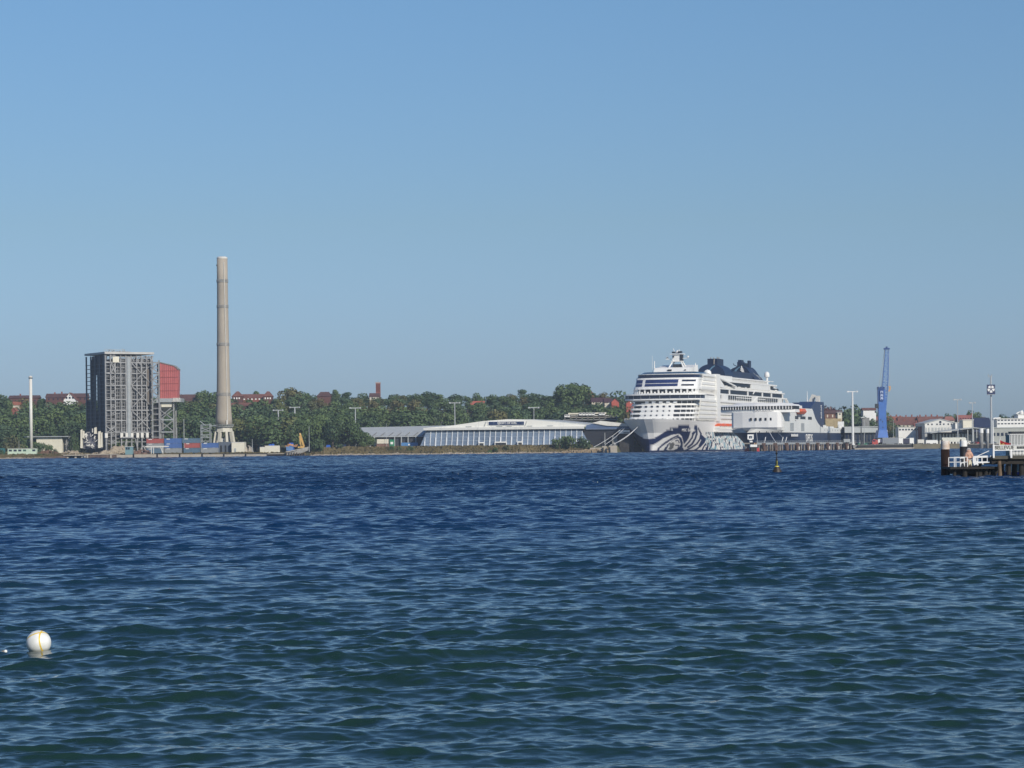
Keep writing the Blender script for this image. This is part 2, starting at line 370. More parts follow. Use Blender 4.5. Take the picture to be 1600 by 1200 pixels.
for k in (1, 2, 3):
    for t in (-13, -9.2, -5.2, -1.4, 2.6, 6.4, 10.2):
        z = lvl[k]; c = cor(z); u = max(-.99, min(.99, t/21.3)); s = c-9*math.sqrt(1-u*u)**.9
        if k == 3: fw.box(-s-.5, -s+.12, t-1.0, t+.5, z+.35, z+1.5)
        else: fw.box(-s-.5, -s+.15, t-.5, t+.45, z+.45, z+1.3)
each(fw, 'front_window', GLASSD, cruise)
# bridge
b = LB(); g = LB()
def bring(c, d, hw, depth): 
    r = [(-(c+depth), hw), (-(c+1), hw)]
    for i in range(1, 12):
        a = math.pi/2*(1-2*i/12); r.append((-(c - d*math.cos(a)), hw*math.sin(a)*.99))
    return r + [(-(c+1), -hw), (-(c+depth), -hw)]
b.prism(bring(36, 10, 26, 5), 33.0, 33.9); b.prism(bring(35.2, 10.6, 26.8, 6), 36.1, 36.9)
g.prism(bring(35.9, 10, 25.8, 4.6), 33.88, 36.12)
b.prism(ring(39, 9, 21.2, 90), 33.5, 36.3)
b.build('bridge_deck', WHITE, cruise); go = g.build('bridge_window_band', GLASSD, cruise)
m = LB()
for i in range(1, 12):
    a = math.pi/2*(1-2*i/12); m.box(-(35.9-10*math.cos(a))-.1, -(35.9-10*math.cos(a))+.16, 25.6*math.sin(a)-.12, 25.6*math.sin(a)+.12, 33.9, 36.1)
each(m, 'mullion', GREYM, go)
# balcony row above the bridge, then the big window block
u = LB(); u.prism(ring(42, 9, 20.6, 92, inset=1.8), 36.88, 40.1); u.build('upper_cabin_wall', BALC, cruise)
m = LB(); P = ring(41, 9, 20.9, 92, n=26)
for i in range(1, len(P)-1):
    m.box(P[i][0]-1.4, P[i][0]-.1, P[i][1]-.5, P[i][1]+.5, 36.9, 40.1 if i % 2 else 38.4)
for s in np.arange(46, 92, 4.2): m.box(-s-.12, -s+.12, 19.6, 20.9, 36.9, 40.1)
m.prism(ring(41, 9, 20.85, 92), 36.9, 37.5)
each(m, 'balcony_partition', WHITE, cruise)
u = LB(); u.prism(ring(41, 9.6, 21.2, 92), 40.0, 41.6, ring(42.2, 9.6, 21.2, 92)); u.prism(ring(43, 9, 20.8, 92), 41.55, 46.4, ring(46.5, 9, 20.8, 92)); u.prism(ring(46.5, 9.3, 21.1, 92), 46.35, 47.4, ring(47.2, 9.3, 21.1, 92))
u.build('observation_wall', WHITE, cruise)
def on_face(c, d, hw, t): x = max(-.995, min(.995, t/hw)); return c - d*(math.sqrt(1-x*x))**.9
def curved_pane(name, t0, t1, z0, z1, mt, d=9., hw=20.8, off=.18, cf=None, n=10, par=None, sk=0.):
    q = LB(); ts = np.linspace(t0, t1, n); a = []; bb = []
    cf = cf or (lambda z: 43+(z-41.55)/4.85*3.5)
    for z in (z0, z1):
        sh = sk*(z-z0)/(z1-z0)
        for t in ts: s = on_face(cf(z), d, hw, t+sh)-off; q.v.append((-s, t+sh, z))
    q.f = [(i, i+1, n+i+1, n+i) for i in range(n-1)]; q.mi = [0]*(n-1)
    return q.build(name, mt, par or cruise)
for (t0, t1) in ((-19.6, -14.6), (-12.6, 9.3)):
    curved_pane('lounge_window', t0, t1, 41.9, 43.6, PANE); curved_pane('lounge_window', t0, t1, 44.0, 46.2, PANE)
for (t0, t1) in ((11.6, 19.6),): curved_pane('lounge_window', t0, t1-.6, 42.1, 43.1, GLASSD); curved_pane('lounge_window', t0, t1, 44.9, 46.0, GLASSD)
u = LB(); u.prism(ring(47.6, 9.2, 20.4, 92), 47.38, 49.6, ring(49.5, 9.2, 20.2, 92)); u.build('top_lounge_glass', GLASSD, cruise)
u = LB(); u.prism(ring(49.2, 9.4, 20.6, 92), 49.55, 49.95); u.build('top_deck_edge', WHITE, cruise)
u = LB(); u.prism(ring(50, 8.6, 19.2, 88), 49.9, 51.4, ring(53.5, 7, 17.5, 86)); u.build('wind_screen', mat('tinted_screen', (.05,.09,.12), .12, .2, .2), cruise)
# side cabins of the fore block: curved white tower with balcony slits
for k in range(10):
    z = 19.6+DH*k*1.06
u = LB(); uw = LB()
for k in range(11):
    z = 20.2+2.72*k
    hw = 21.9 if z < 35.5 else 21.3
    s0 = cor(z)+9
    if 33 < z < 36.6: continue
    uw.box(-92, -s0, hw-1.3, hw, z+1.2, z+2.72); u.box(-91.8, -s0-.4, hw-1.4, hw-.9, z, z+1.22)
    for s in np.arange(s0+.2, 92, 3.6): uw.box(-s-.12, -s+.12, hw-1.2, hw-.02, z, z+1.22)
uw.box(-97, -88, 15, 22.4, 19.5, 50.6)
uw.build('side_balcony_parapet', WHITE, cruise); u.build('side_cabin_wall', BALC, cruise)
# top house and mast
u = LB(); u.vex([(-84,51.2),(-58,51.2),(-60,54.4),(-70,55),(-82,56.8)], -12.5, 11); u.build('top_house', WHITE, cruise)
u = LB(); u.box(-60.4,-58.2,-3.2,-.6,52.3,53.3); u.box(-59.6,-58.1,8,9,52.6,53.1); each(u, 'top_house_opening', BLACK, cruise)
ma = LB()
for sx in (-1, 1):
    for sy in (-1, 1): ma.tube((-72+sx*4, 5*sy, 54.5), (-72+sx*1.8, 2.4*sy, 59.5), .5, .4, 6)
ma.box(-75, -69, -3.6, 3.6, 58.6, 59.1); ma.box(-74, -70, -3, 2.2, 59.1, 63.4); ma.box(-75.5, -69, -4.4, 4.4, 63.4, 63.8)
ma.lathe([(.9,0),(1.3,.6),(1.2,1.5),(.4,2.2)], (-72, 0, 63.8), 10); ma.bar((-72,-8,60.3),(-72,6.5,60.9),.35); ma.tube((-72,-1.7,63.8),(-72,-2.8,67.3),.22); ma.tube((-72,1.7,63.8),(-72,1,66.6),.2)
ma.lathe([(.1,0),(.8,.4),(.8,1),(.1,1.6)], (-72,-7,60.6), 10); ma.lathe([(.1,0),(.7,.4),(.7,1),(.1,1.5)], (-72,7,61), 10); ma.bar((-70.5,-2.5,61.9),(-70.5,2.4,61.9),.5)
mo = ma.build('radar_mast', WHITE, cruise)
dk = LB(); dk.box(-73.4,-69.6,2.2,3.6,59.2,63.2); dk.box(-69.6,-69.2,-2.8,-1.6,61.4,62.4); dk.box(-72,-69,-3,-1.4,64.2,65.2); dk.box(-72,-69,1,3.3,64.2,65.4); dk.box(-74,-70,-2.6,3.4,55.2,57); each(dk, 'mast_panel', DARK, mo)
for (s, t, h) in ((62, -13, 7.5), (62, -14.3, 11), (68, 13, 6)):
    LB().tube((-s, t, 51.5), (-s, t, 51.5+h), .42 if h < 9 else .12, .3 if h < 9 else .08, 6).build('antenna', WHITE, cruise)
LB().lathe([(.4,-.6),(1.6,.1),(2.4,1.3),(2.6,2.4),(2.3,3.7),(1.4,4.6),(.1,5)], (-86, 16.5, 48.6), 16).build('radome', WHITE, cruise, True)
LB().lathe([(1.1,0),(1.2,1.5),(1,2.6),(.3,3.2)], (-80, -14, 50.5), 12).build('radome', WHITE, cruise, True)
# midship and aft superstructure
u = LB(); d = LB()
def deck(s0, s1, z, hw, h=1.1): u.box(-s1, -s0, -hw, hw, z, z+h)
def dark(s0, s1, z0, z1, hw): d.box(-s1, -s0, -hw, hw, z0, z1)
u.box(-316, -90, -20.2, 20.2, 19.4, 33.5)
for k, z in enumerate([20.2+2.72*i for i in range(5)]):
    e = 318-k*1.2
    d.box(-(e-1), -92, 20.1, 20.5, z, z+1.2); u.box(-e, -92, 20, 21.7, z+1.2, z+2.5)
    for s in np.arange(94, e, 4.5): u.box(-s-.15, -s+.15, 20.1, 21.5, z-.2, z+1.3)
    u.box(-e-.0, -(e-2), -21, 21, z+1.2, z+2.5)
# bands of decks, from the promenade up, each shorter than the one below
u.box(-310, -90, -18, 18, 33.4, 38)
d.box(-300, -95, 20.0, 20.5, 34.9, 37.3); deck(92, 312, 33.2, 20.7, .8); deck(92, 314, 37.3, 20.9, .9)
for s in np.arange(100, 305, 6.5): u.box(-s-.25, -s+.25, 20.2, 20.7, 33.8, 37.4)
u.box(-240, -150, 20.2, 20.75, 35.9, 36.4); u.box(-126, -108, 18, 20.8, 34, 37.4); u.box(-214, -198, 18, 20.9, 34, 37.4); u.box(-296,-284,18,20.9,34,37.4)
u.box(-304, -93, -18, 19.4, 38.1, 41); d.box(-302, -95, 19.4, 20.3, 38.2, 41.0); deck(91, 306, 41.0, 20.9, .8)
for s in (101, 131, 186, 232, 262, 300): u.box(-s-1.6, -s+1.6, 20.0, 20.7, 38, 41.1)
u.box(-280, -100, -17, 17.2, 41.7, 44.2); d.box(-272, -98, 17.2, 17.6, 41.9, 43.9)
for s in np.arange(98, 288, 2.6): u.box(-s-.35, -s+.35, 19.2, 19.6, 41.8, 43.4 if int(s) % 3 else 43.9)
u.box(-288, -96, 19.2, 19.5, 42.8, 43.1)
d.box(-236, -96, 16, 19.0, 44.0, 46.3); deck(94, 284, 46.3, 19.9, 1.1); u.box(-262, -200, 14, 19.7, 43.0, 46.4); u.box(-146, -112, 14, 19, 46.8, 50.4)
d.box(-262, -112, 16.6, 17.4, 47.4, 49.2); u.box(-262, -112, -17.4, 16.7, 47.4, 49.3)
for s in np.arange(114, 262, 3.4): u.box(-s-.45, -s+.45, 17.2, 17.8, 47.4, 49.2)
deck(108, 268, 49.2, 18.0, .8)
u.box(-306, -288, -17, 19.0, 41.7, 43.2); u.vex([(-300,43.1),(-296,45.6),(-284,46.2),(-276,43.1)], -17, 17)
d.box(-300, -272, 17.1, 17.5, 43.7, 45.0); u.box(-284, -266, 9, 12, 44, 49.6)
u.build('aft_deck', WHITE, cruise); d.build('aft_window_band', mat('dark_matte_glass', (.02,.028,.04), .5, .3, .3, spec=.15), cruise)  # window bands in a matte dark tone
st = LB(); st.slab([(-97,20.9,42.5),(-97,20.9,49.5),(-97,19.9,49.5),(-97,19.9,42.5)], [(-118,20.9,41.8),(-117,20.9,43),(-117,19.9,43),(-118,19.9,41.8)])
st.bar((-98,20.9,48.8),(-150,20.9,43.4),.8); st.bar((-150,20.9,43.4),(-104,20.9,47.6),.4); st.bar((-200,21,39.4),(-206,21,41.8),.6); st.bar((-202,21,34),(-214,21,37.5),.7); st.bar((-96,21.8,33),(-112,21.8,37.5),.6); st.build('side_stairway', WHITE, cruise)
# funnels
def arch(hw, h, n=16, right=0): return [(hw*math.cos(math.pi*i/n), h*math.sin(math.pi*i/n)**.85) for i in range(n+1)]
FN = mat('funnel_navy', (.005,.014,.045), .42, .3, .12, spec=.3)
u = LB()
a = arch(10.4, 9.8); u.slab([(-162, y, 49.9+z) for y, z in a], [(-188, y, 49.9+z) for y, z in a]); u.box(-186,-168,-3.6,3.4,58,63.6); u.box(-250,-186,-6,9.5,49.9,55.4)
u.slab([(-168, -6, 50.9), (-168, 3, 50.9), (-168, 3, 57)], [(-188, -6, 50.9), (-188, 3, 50.9), (-188, 3, 57)])
f1 = u.build('forward_funnel', FN, cruise)
u = LB()
for t in (-3, -1, 1.6, 2.8): u.tube((-176, t, 63.4), (-176, t, 64.6+rnd(0,.9)), .5, .5, 8)
each(u, 'exhaust_pipe', GREYM, f1); LB().bar((-167.6, .9, 54), (-167.6, 1.3, 63.2), .5).build('access_ladder', CONC, f1)
u = LB(); u.slab([(-161.8, y, 50.9+z) for y, z in ((-1.6,4),(1.2,7),(3.2,8),(3.2,7.2),(1.6,6.2),(-.8,3.6))], [(-161.5, y, 50.9+z) for y, z in ((-1.6,4),(1.2,7),(3.2,8),(3.2,7.2),(1.6,6.2),(-.8,3.6))]); u.build('arch_trim', mat('pale_blue_trim', (.10,.20,.28), .3, .1, .3), f1)
a2 = [(11.6, 0), (8.6, 3.4), (5.6, 7.6), (3.8, 9.2), (1.5, 9.8), (-2, 9.6), (-5.5, 8.2), (-8.8, 5.4), (-10.8, 2.4), (-11.4, 0)]
u = LB(); a2 = [(12.2, -1.1)]+a2+[(-11.8, -1.1)]; u.slab([(-250, y, 50.9+z) for y, z in a2], [(-276, y, 50.9+z) for y, z in a2])
u.box(-270,-262,-4.6,-.8,60,64.2); u.box(-270,-258,.8,1.7,59,63.2); u.box(-268,-262,3,4.4,59,65); u.box(-270,-262,-4,-1.5,64,65.6)
f2 = u.build('aft_funnel', FN, cruise)
u = LB(); u.bar((-262,-7.2,62.2),(-262,-4.4,60.8),.5); u.bar((-262,-7.4,63.3),(-262,-7.2,62.2),.3); each(u, 'exhaust_pipe', FN, f2)
u = LB(); P1 = [(.4,0),(-.8,4.5),(-1.2,9),(.4,9.6),(1.5,9.4),(2.2,8.6),(1.2,8.9),(-.1,8.3),(.6,4.5),(1.6,.2)]
P1 = [(-4.6,.2),(-5.0,4.0),(-3.2,7.4),(-.2,9.4),(1.4,9.5),(-1.2,7.9),(-3.0,5.0),(-3.0,.2)]
u.slab([(-249.4, y, 50.9+z) for y, z in P1], [(-250, y, 50.9+z) for y, z in P1]); u.build('arch_trim', MATS['pale_blue_trim'], f2)
u = LB()                                                          # white star-burst emblem
for (y, z, w_, h_) in ((1.6,9.2,.5,1),(1.8,8.0,1.1,1),(2.0,6.9,1.6,.9),(2.4,5.9,1.1,.8),(2.9,4.9,1.5,.9),(3.1,3.9,1.0,.8),(3.5,2.9,1.2,.9),(3.8,1.7,.6,1.2)):
    u.slab([(-249.2, y-w_, 50.9+z), (-249.2, y, 50.9+z-h_), (-249.2, y+w_, 50.9+z), (-249.2, y, 50.9+z+h_)], [(-249.5, y-w_, 50.9+z), (-249.5, y, 50.9+z-h_), (-249.5, y+w_, 50.9+z), (-249.5, y, 50.9+z+h_)])
each(u, 'funnel_emblem', WHITE, f2)
for (y0, z0, y1, z1) in ((7,5.4,12.6,.6),(8.2,4.2,13.6,1.4),(5.6,7.6,8,3.4)): LB().bar((-262,y0,50.9+z0),(-262,y1,50.9+z1),.35).build('funnel_strut', GREYM, f2)
text_mesh('MSC CRUISES', 1.9, WHITE, cruise, 'funnel_lettering', (-161, 0, 0), (math.pi/2, 0, math.pi/2), 1.2).location = (-240, 8.2, 52.4)
bpy.data.objects['funnel_lettering'].rotation_euler = (math.pi/2, 0, math.pi)
u = LB(); u.tube((-286,12,43),(-286,12,53),1.2,.8,8); u.lathe([(.5,0),(1.9,.6),(2,2),(1.7,3.4),(.6,4.4)], (-286,12,53), 12); u.bar((-286,7,51),(-286,17,50),.4); u.bar((-286,8,47),(-280,10,52),.3); u.box(-290,-280,8,17,46,46.6); u.build('aft_radar_mast', WHITE, cruise)
# name on the bow
tn = text_mesh('MSC Euribia', 2.5, WHITE, cruise, 'ship_name', (0,0,0), sx=1.25, thick=.03)
tn.location = (-25, 21.0, 14.6)
_q = []
for s in (8, 34): _q.append((s, chalf(s, 14.6, s-cstem(14.6))))
tn.location = (-21, chalf(21, 14.6, 21-cstem(14.6))+1.1, 13.6); tn.rotation_euler = (math.pi/2+.1, 0, math.pi-math.atan2(_q[1][1]-_q[0][1], 26)-.12)
# lifeboats
ORG = mat('lifeboat_orange', (.62,.11,.03), .4, .1, .5)
u = LB(); u.box(-150, -84, 20.4, 24.6, 12.4, 12.9); u.slab([(-84,20,12.5),(-84,24.4,12.5),(-84,24.4,14.8),(-84,20,15.5)], [(-150,20,12.5),(-150,24.4,12.5),(-150,24.4,14.8),(-150,20,15.5)])
for s in np.arange(84, 151, 5.5): u.box(-s-.3, -s+.3, 20.4, 24.9, 14.8, 16.3); 
u.build('lifeboat_deck', WHITE, cruise)
for k in range(5):
    s = 90+k*12.5
    q = LB(); top = [(5.4,-1.2),(5.4,1.2),(4,1.9),(-4,1.9),(-5.4,1.2),(-5.4,-1.2),(-4,-1.9),(4,-1.9)]
    q.prism([(-s+x*.7, 22.8+y*.5) for x, y in top], 15.2, 16.4, [(-s+x, 22.8+y) for x, y in top]); lb = q.build('lifeboat', WHITE, cruise)
    q = LB(); q.prism([(-s+x, 22.8+y) for x, y in top], 16.4, 17.5, [(-s+x*.85, 22.8+y*.8) for x, y in top]); q.prism([(-s+x*.55, 22.8+y*.7) for x, y in top], 17.5, 18.2, [(-s+x*.4, 22.8+y*.5) for x, y in top]); q.build('canopy', ORG, lb)
u = LB()
for (s, t) in ((-2, None),): u.box(0, 0, 0, 0, 0, 0)
an = LB()
for (s, z) in ((6, 14.2),):
    y = chalf(s, z, s-cstem(z)); an.box(-s-1.2, -s+1.2, y-.6, y+.25, z-1, z+.9)
an.build('anchor_pocket', GREYM, cruise)
rl = LB(); P = [(-(cstem(20)+q_), chalf(cstem(20)+q_, 20.6, q_)) for q_ in (2, 6, 12, 20, 30, 42)]
for sg in (1, -1):
    for i in range(len(P)-1): rl.bar((P[i][0], sg*P[i][1]-.4*sg, 21.3), (P[i+1][0], sg*P[i+1][1]-.4*sg, 21.1), .12); rl.bar((P[i][0], sg*P[i][1]-.4*sg, 20), (P[i][0], sg*P[i][1]-.4*sg, 21.3), .12)
for t in np.arange(-14, 18, 3.2): rl.box(-17, -16.6, t, t+1.4, 20.3, 21.4)
rl.build('bow_railing', WHITE, cruise)

# ---------------------------------------------------------------- ferry
FX, FY = 143.0, 1500.0
ferry = ship_root('ferry', FX, FY, 'white and navy ferry with big white letters berthed along the piled pier', 'ferry')
def fhalf(s, z, q):
    zt = min(max(z/12.9, 0), 1); deck = 15.5*min(1, q/26)**.55 if q > 0 else 0; wl = 15.5*min(1, max(q, 0)/75)**.8
    return wl+(deck-wl)*zt**1.2
def fstem(z): return interp(z, [0, 6, 13], [0, -2, -9])
def ftop(s): return interp(s, [-9, 20, 60, 222], [13.6, 12.2, 11.3, 11.3])
hull_mesh(ferry, 'hull', mat('ferry_navy', (.02,.036,.085), .35, .12, .05), fhalf, fstem, lambda s: 11.2, 222, [-1,2,4,6,8,10,11.2], None, list(np.linspace(0,.2,26))+list(np.linspace(.25,1,10)))
q = LB(); n = 24
for sg in (1, -1):
    pr = None
    for i in range(n+1):
        s = fstem(12)+i/n*70; a = (-s, sg*(fhalf(s, 11.2, s-fstem(12))+.03), 11.2); t_ = (-s, sg*(fhalf(s, 12.9, s-fstem(12.9))+.1), interp(s, [-9, 10, 22, 70], [13.7, 12.9, 12.6, 14.2]))
        if pr: q.add([pr[0], a, t_, pr[1]], [(0,1,2,3)])
        pr = (a, t_)
q.build('bow_bulwark', WHITE, ferry)
FW = mat('ferry_white', (.74,.73,.70), .5, .04, .08); FG = mat('ferry_white_shaded', (.66,.67,.64), .5, .06, .05)  # the sides get a greyer white, their slight shade put into the colour
u = LB()
fr = [(-24, 15.5), (-19.6, 15.2), (-16.8, 13.2), (-15.6, 8), (-15, 0), (-15.6, -8), (-17, -14), (-18, -15.3), (-20, -15.5), (-40, -15.5), (-40, 15.5)]
lo = [(x-1.8, y*.965) for x, y in fr]
u.prism(lo, 12.6, 14.4, fr); u.prism(fr, 14.4, 23.6); ff = u.build('front_wall', FW, ferry)
u = LB()
for t in (-2.6, .4, 3.4, 6.4, 9.4): s = 15+(abs(t)/15)**2.4*5; u.box(-s-.6, -s+.9 if t > 9 else -s+.5, t-.55, t+.55, 18.6, 20.2)
each(u, 'front_window', BLACK, ff)
side = [(-24,11.3),(-222,11.3),(-222,14.6),(-146,14.8),(-138,15.6),(-130,17.6),(-121,21),(-115,25),(-112,26.6),(-60,26.6),(-52,26.6),(-24,23.6)]
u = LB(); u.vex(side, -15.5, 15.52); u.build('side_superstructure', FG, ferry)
u = LB(); u.T = Matrix.Translation((-2.1,0,0)); u.prism([(-13,0),(-15,9),(-18,18),(-20,23),(-34,23),(-34,-23),(-20,-23),(-18,-18),(-15,-9)], 23.5, 25.3); u.prism([(-12,0),(-14,9),(-17,18),(-19,23.6),(-36,23.6),(-36,-23.6),(-19,-23.6),(-17,-18),(-14,-9)], 27.3, 28.4, [(-14,0),(-16,9),(-20,18),(-22,22),(-36,22),(-36,-22),(-22,-22),(-20,-18),(-16,-9)]); u.prism([(-16,0),(-19,12),(-24,17),(-52,17),(-52,-17),(-24,-17),(-19,-12)], 28.4, 29.4, [(-19,0),(-22,11),(-27,15),(-52,15),(-52,-15),(-27,-15),(-22,-11)])
br = u.build('bridge', WHITE, ferry)
LB().prism([(-14.7,0),(-16.7,9),(-19.7,18),(-21.7,22.8),(-36,22.8),(-36,-22.8),(-21.7,-22.8),(-19.7,-18),(-16.7,-9)], 25.28, 27.32).build('window_band', BLACK, br)
m = LB()
P = [(-14.7,0),(-16.7,9),(-19.7,18),(-21.7,22.8)]
for sg in (1, -1):
    for i in range(3):
        for j in range(5 if i < 2 else 3):
            f_ = j/(5 if i < 2 else 3); x = P[i][0]+(P[i+1][0]-P[i][0])*f_; y = sg*(P[i][1]+(P[i+1][1]-P[i][1])*f_); m.box(x-.2, x+.3, y-.28, y+.28, 25.3, 27.3)
each(m, 'mullion', WHITE, br)
tl = text_mesh('DFDS SEAWAYS', 1.3, NAVY, br, 'bridge_lettering', (-15.6, 5.5, 24.4), (math.pi/2, 0, math.pi/2+.2), 1.25)
def side_text(body, s, z, size, mt, nm, sx=1., y=15.6, bold=.0): 
    return text_mesh(body, size, mt, ferry, nm, (-s, y, z), (math.pi/2, 0, math.pi), sx, .05, bold)
side_text('DFDS', 101, 7.7, 6.6, WHITE, 'side_lettering', 1.35, 15.62, .1)
for nm, s0, n_, st_ in (('name_lettering', 46, 7, 3.0), ('stern_lettering', 208, 5, 1.7)):
    q = LB()
    for k in range(n_): q.box(-s0-k*st_-st_*.72, -s0-k*st_, 15.56, 15.64, 8.8, 10.2 if k % 3 else 10.4)
    each(q, nm, WHITE, ferry)
u = LB()
for (s0, s1, z0, z1) in ((58,68,19.6,21.6),(74,90,19.7,21.5),(98,110,19.6,21.4),(59,61,18.4,19)): u.box(-s1, -s0, 15.4, 15.6, z0, z1)
each(u, 'side_opening', DARK, ferry)
u = LB()
for (s0, s1) in ((43,54),(76,86)): u.box(-s1, -s0, 15.4, 15.58, 12.2, 17.2)
each(u, 'garage_vent', GREYM, ferry)
q = LB(); top = [(6,-1.4),(6,1.4),(4.4,2.2),(-4.4,2.2),(-6,1.4),(-6,-1.4),(-4.4,-2.2),(4.4,-2.2)]
q.prism([(-70+x*.7*1.6, 17+y*.5) for x, y in top], 22.8, 24.4, [(-70+x*1.6, 17+y) for x, y in top]); lb = q.build('lifeboat', ORG, ferry)
q = LB(); q.prism([(-70+x*1.5, 17+y) for x, y in top], 24.4, 26.2, [(-70+x*1.2, 17+y*.7) for x, y in top]); q.build('canopy', ORG, lb)
q = LB(); q.box(-66,-60,15.6,18.4,26.2,28); q.box(-84,-80,15.6,18,24,26); q.build('davit', WHITE, lb)
u = LB(); u.vex([(-108,26.5),(-132,15),(-153,15),(-151,31.5),(-124,31.5),(-112,28.5),(-108,27.6)], 5, 15.3); u.box(-132,-70,-6,8,26.5,28.4); u.box(-134,-124,0,5,28,31); fu = u.build('funnel', NAVY, ferry)
text_mesh('DFDS', 3.4, WHITE, fu, 'funnel_lettering', (-142, 15.36, 25), (math.pi/2, math.pi/2, math.pi), 1.1, .04, .06)
u = LB(); u.slab([(-139,7,30.5),(-139,10.2,30.6),(-139,12.2,36),(-139,9.8,36.5)], [(-142,7,30.5),(-142,10.2,30.6),(-142,12.2,36),(-142,9.8,36.5)]); u.box(-142,-137,12.7,14.8,31.3,35.4); u.slab([(-120,-2.5,28),(-120,-1,28.2),(-120,-2.8,33),(-120,-4.2,33)], [(-123,-2.5,28),(-123,-1,28.2),(-123,-2.8,33),(-123,-4.2,33)]); each(u, 'exhaust_stack', OFFW, fu)
LB().tube((-136,7.4,31),(-136,7.4,38.6),.35,.15,6).build('mast', WHITE, ferry)
u = LB(); u.box(-220,-211,13,15.5,14.6,17.4); u.box(-220,-216,12,15.5,17.4,19.2); u.bar((-212,14,15),(-206,14,17.4),.4); u.box(-158,-148,11,15.4,14.6,16.4); u.box(-184,-160,12,15.4,14.6,15.6); each(u, 'stern_house', WHITE, ferry)
u = LB()
for s in range(152, 220, 9): u.box(-s-.5, -s+.5, 15.4, 15.62, 12.8, 13.5)
for s in range(-2, 50, 6): y = fhalf(s, 11.8, s-fstem(12))+.1; u.box(-s-.5, -s+.5, y-.5, y+.12, 11.4, 12.1)
each(u, 'mooring_hatch', DARK, ferry)
# ---------------------------------------------------------------- left shore: power station being taken down
ZL = 2.3
def T(name, px, D, label, cat, z=None, group=None, rz=0):
    x = PX(px, D, 3); return empty(name, (x, D, hz(x, D) if z is None else z), rz, label, cat, group)
# boiler house steel frame, turned 20 degrees
D0 = 1540; al = R(30)
b0 = T('boiler_house', 165.8, D0, 'tall half stripped steel frame of a boiler house with dark left side', 'boiler house', ZL, rz=al)
STEEL = mat('pale_steel', (.25,.25,.245), .6, .35, .35); STEELD = mat('shaded_steel', (.07,.08,.10), .55, .2, .3)
Wf, Df, Hf = 31.6, 34.0, 63.2
zf = lambda py: PZ(190, py, D0)-ZL
def xf(px): r_ = PX(px, D0, 30)/D0; return (r_*D0-PX(165, D0, 30))/(math.cos(al)-r_*math.sin(al))
LB().box(-.6, xf(240)+.4, -.8, Df+.6, Hf-1.3, Hf).build('roof_slab', mat('roof_slab_grey', (.45,.44,.41), .7, .15, .2), b0)
cols = [165,173,180,189,197,205,214,221,229,238,247]
lev = [695, 676, 657, 641, 624, 602, 583, 566]
for px in cols: LB().box(xf(px)-.36, xf(px)+.36, -.4, .4, 0, (Hf-2.2) if px < 240 else zf(566)).build('column', STEEL, b0)
for py in lev[1:]: LB().bar((-.3, -.15, zf(py)), (xf(247), -.15, zf(py)), .6, .75).build('floor_beam', STEEL, b0)
for (x0, x1, y0, y1) in ((205,238,566,602),(205,238,602,637),(205,238,641,676),(173,180,566,583),(165,180,666,676)):
    LB().bar((xf(x0), -.7, zf(y0)), (xf(x1), -.7, zf(y1)), .5).build('brace', STEEL, b0); LB().bar((xf(x0), -.9, zf(y1)), (xf(x1), -.9, zf(y0)), .5).build('brace', STEEL, b0)
q = LB()                                                        # light secondary steel, landings and rails
for i in range(26):
    z = zf(693)+i*(Hf-6)/26; q.bar((0,.6,z), (xf(180),.6,z), .35); q.bar((0,.3,z+1.1), (xf(180),.3,z+1.1), .12)
    q.bar((xf(173),.2,z), (xf(180),.2,z-2.4 if i % 2 else z+2.4), .4); q.bar((xf(180),.8,z+1), (xf(238),.8,z+1), .3 if i % 3 else .5)
    if i % 2: q.bar((xf(189),.4,z+2), (xf(205),.4,z+2), .2)
for px in np.arange(182, 240, 2.6): q.bar((xf(px),.9,zf(676)), (xf(px),.9,Hf-3), .26)
for k in range(5): x = xf(205)+k*xf(7+165); q.bar((x, -.4, Hf-8), (x+3.1, -.4, Hf-2.4), .35); q.bar((x+3.1, -.4, Hf-8), (x, -.4, Hf-2.4), .35)
q.build('secondary_steelwork', STEEL, b0)
q = LB()                                                        # boiler and bunkers hanging inside
q.box(xf(183), xf(238), 2.6, Df-4, 9, Hf-4)
for i in range(24): z = 8+i*2.1; q.box(xf(167), xf(238), 1.6, 2.4, z, z+.25)
q.build('hanging_boiler', mat('boiler_casing', (.012,.012,.014), .8, .6, .5, col2=(.06,.056,.05)), b0)
LB().tube((xf(201), .2, zf(683)), (xf(201), .2, Hf-3), 1.5, 1.5, 14).build('riser_duct', GREYM, b0)
LB().box(xf(176), xf(186), -1, -.6, Hf-6.5, Hf-3).build('facade_panel', CREAM, b0)
for (y0, y1) in ((576,602),(610,632)): LB().box(xf(229.5), xf(236), -.6, 1.4, zf(y1), zf(y0)).build('lift_shaft_panel', mat('brown_grey_panel', (.14,.12,.10), .7, .1, .3), b0)
# left side: its shade is put into the steel and cladding colours
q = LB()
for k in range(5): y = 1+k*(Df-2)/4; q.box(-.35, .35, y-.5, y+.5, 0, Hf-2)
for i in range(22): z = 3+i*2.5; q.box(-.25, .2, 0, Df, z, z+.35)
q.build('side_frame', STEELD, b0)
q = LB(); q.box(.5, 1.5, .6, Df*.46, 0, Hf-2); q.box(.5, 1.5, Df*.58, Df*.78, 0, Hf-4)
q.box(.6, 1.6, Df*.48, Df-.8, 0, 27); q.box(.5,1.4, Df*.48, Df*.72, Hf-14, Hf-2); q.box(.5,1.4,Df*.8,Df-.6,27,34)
q.build('side_cladding', mat('shaded_cladding', (.03,.036,.05), .6, .3, .2), b0)
q = LB()
for i in range(9): q.tube((2+i*1.5, 1+rnd(0,5), Hf), (2+i*1.5, 1+rnd(0,5), Hf+rnd(.8,2.2)), .3, .3, 6)
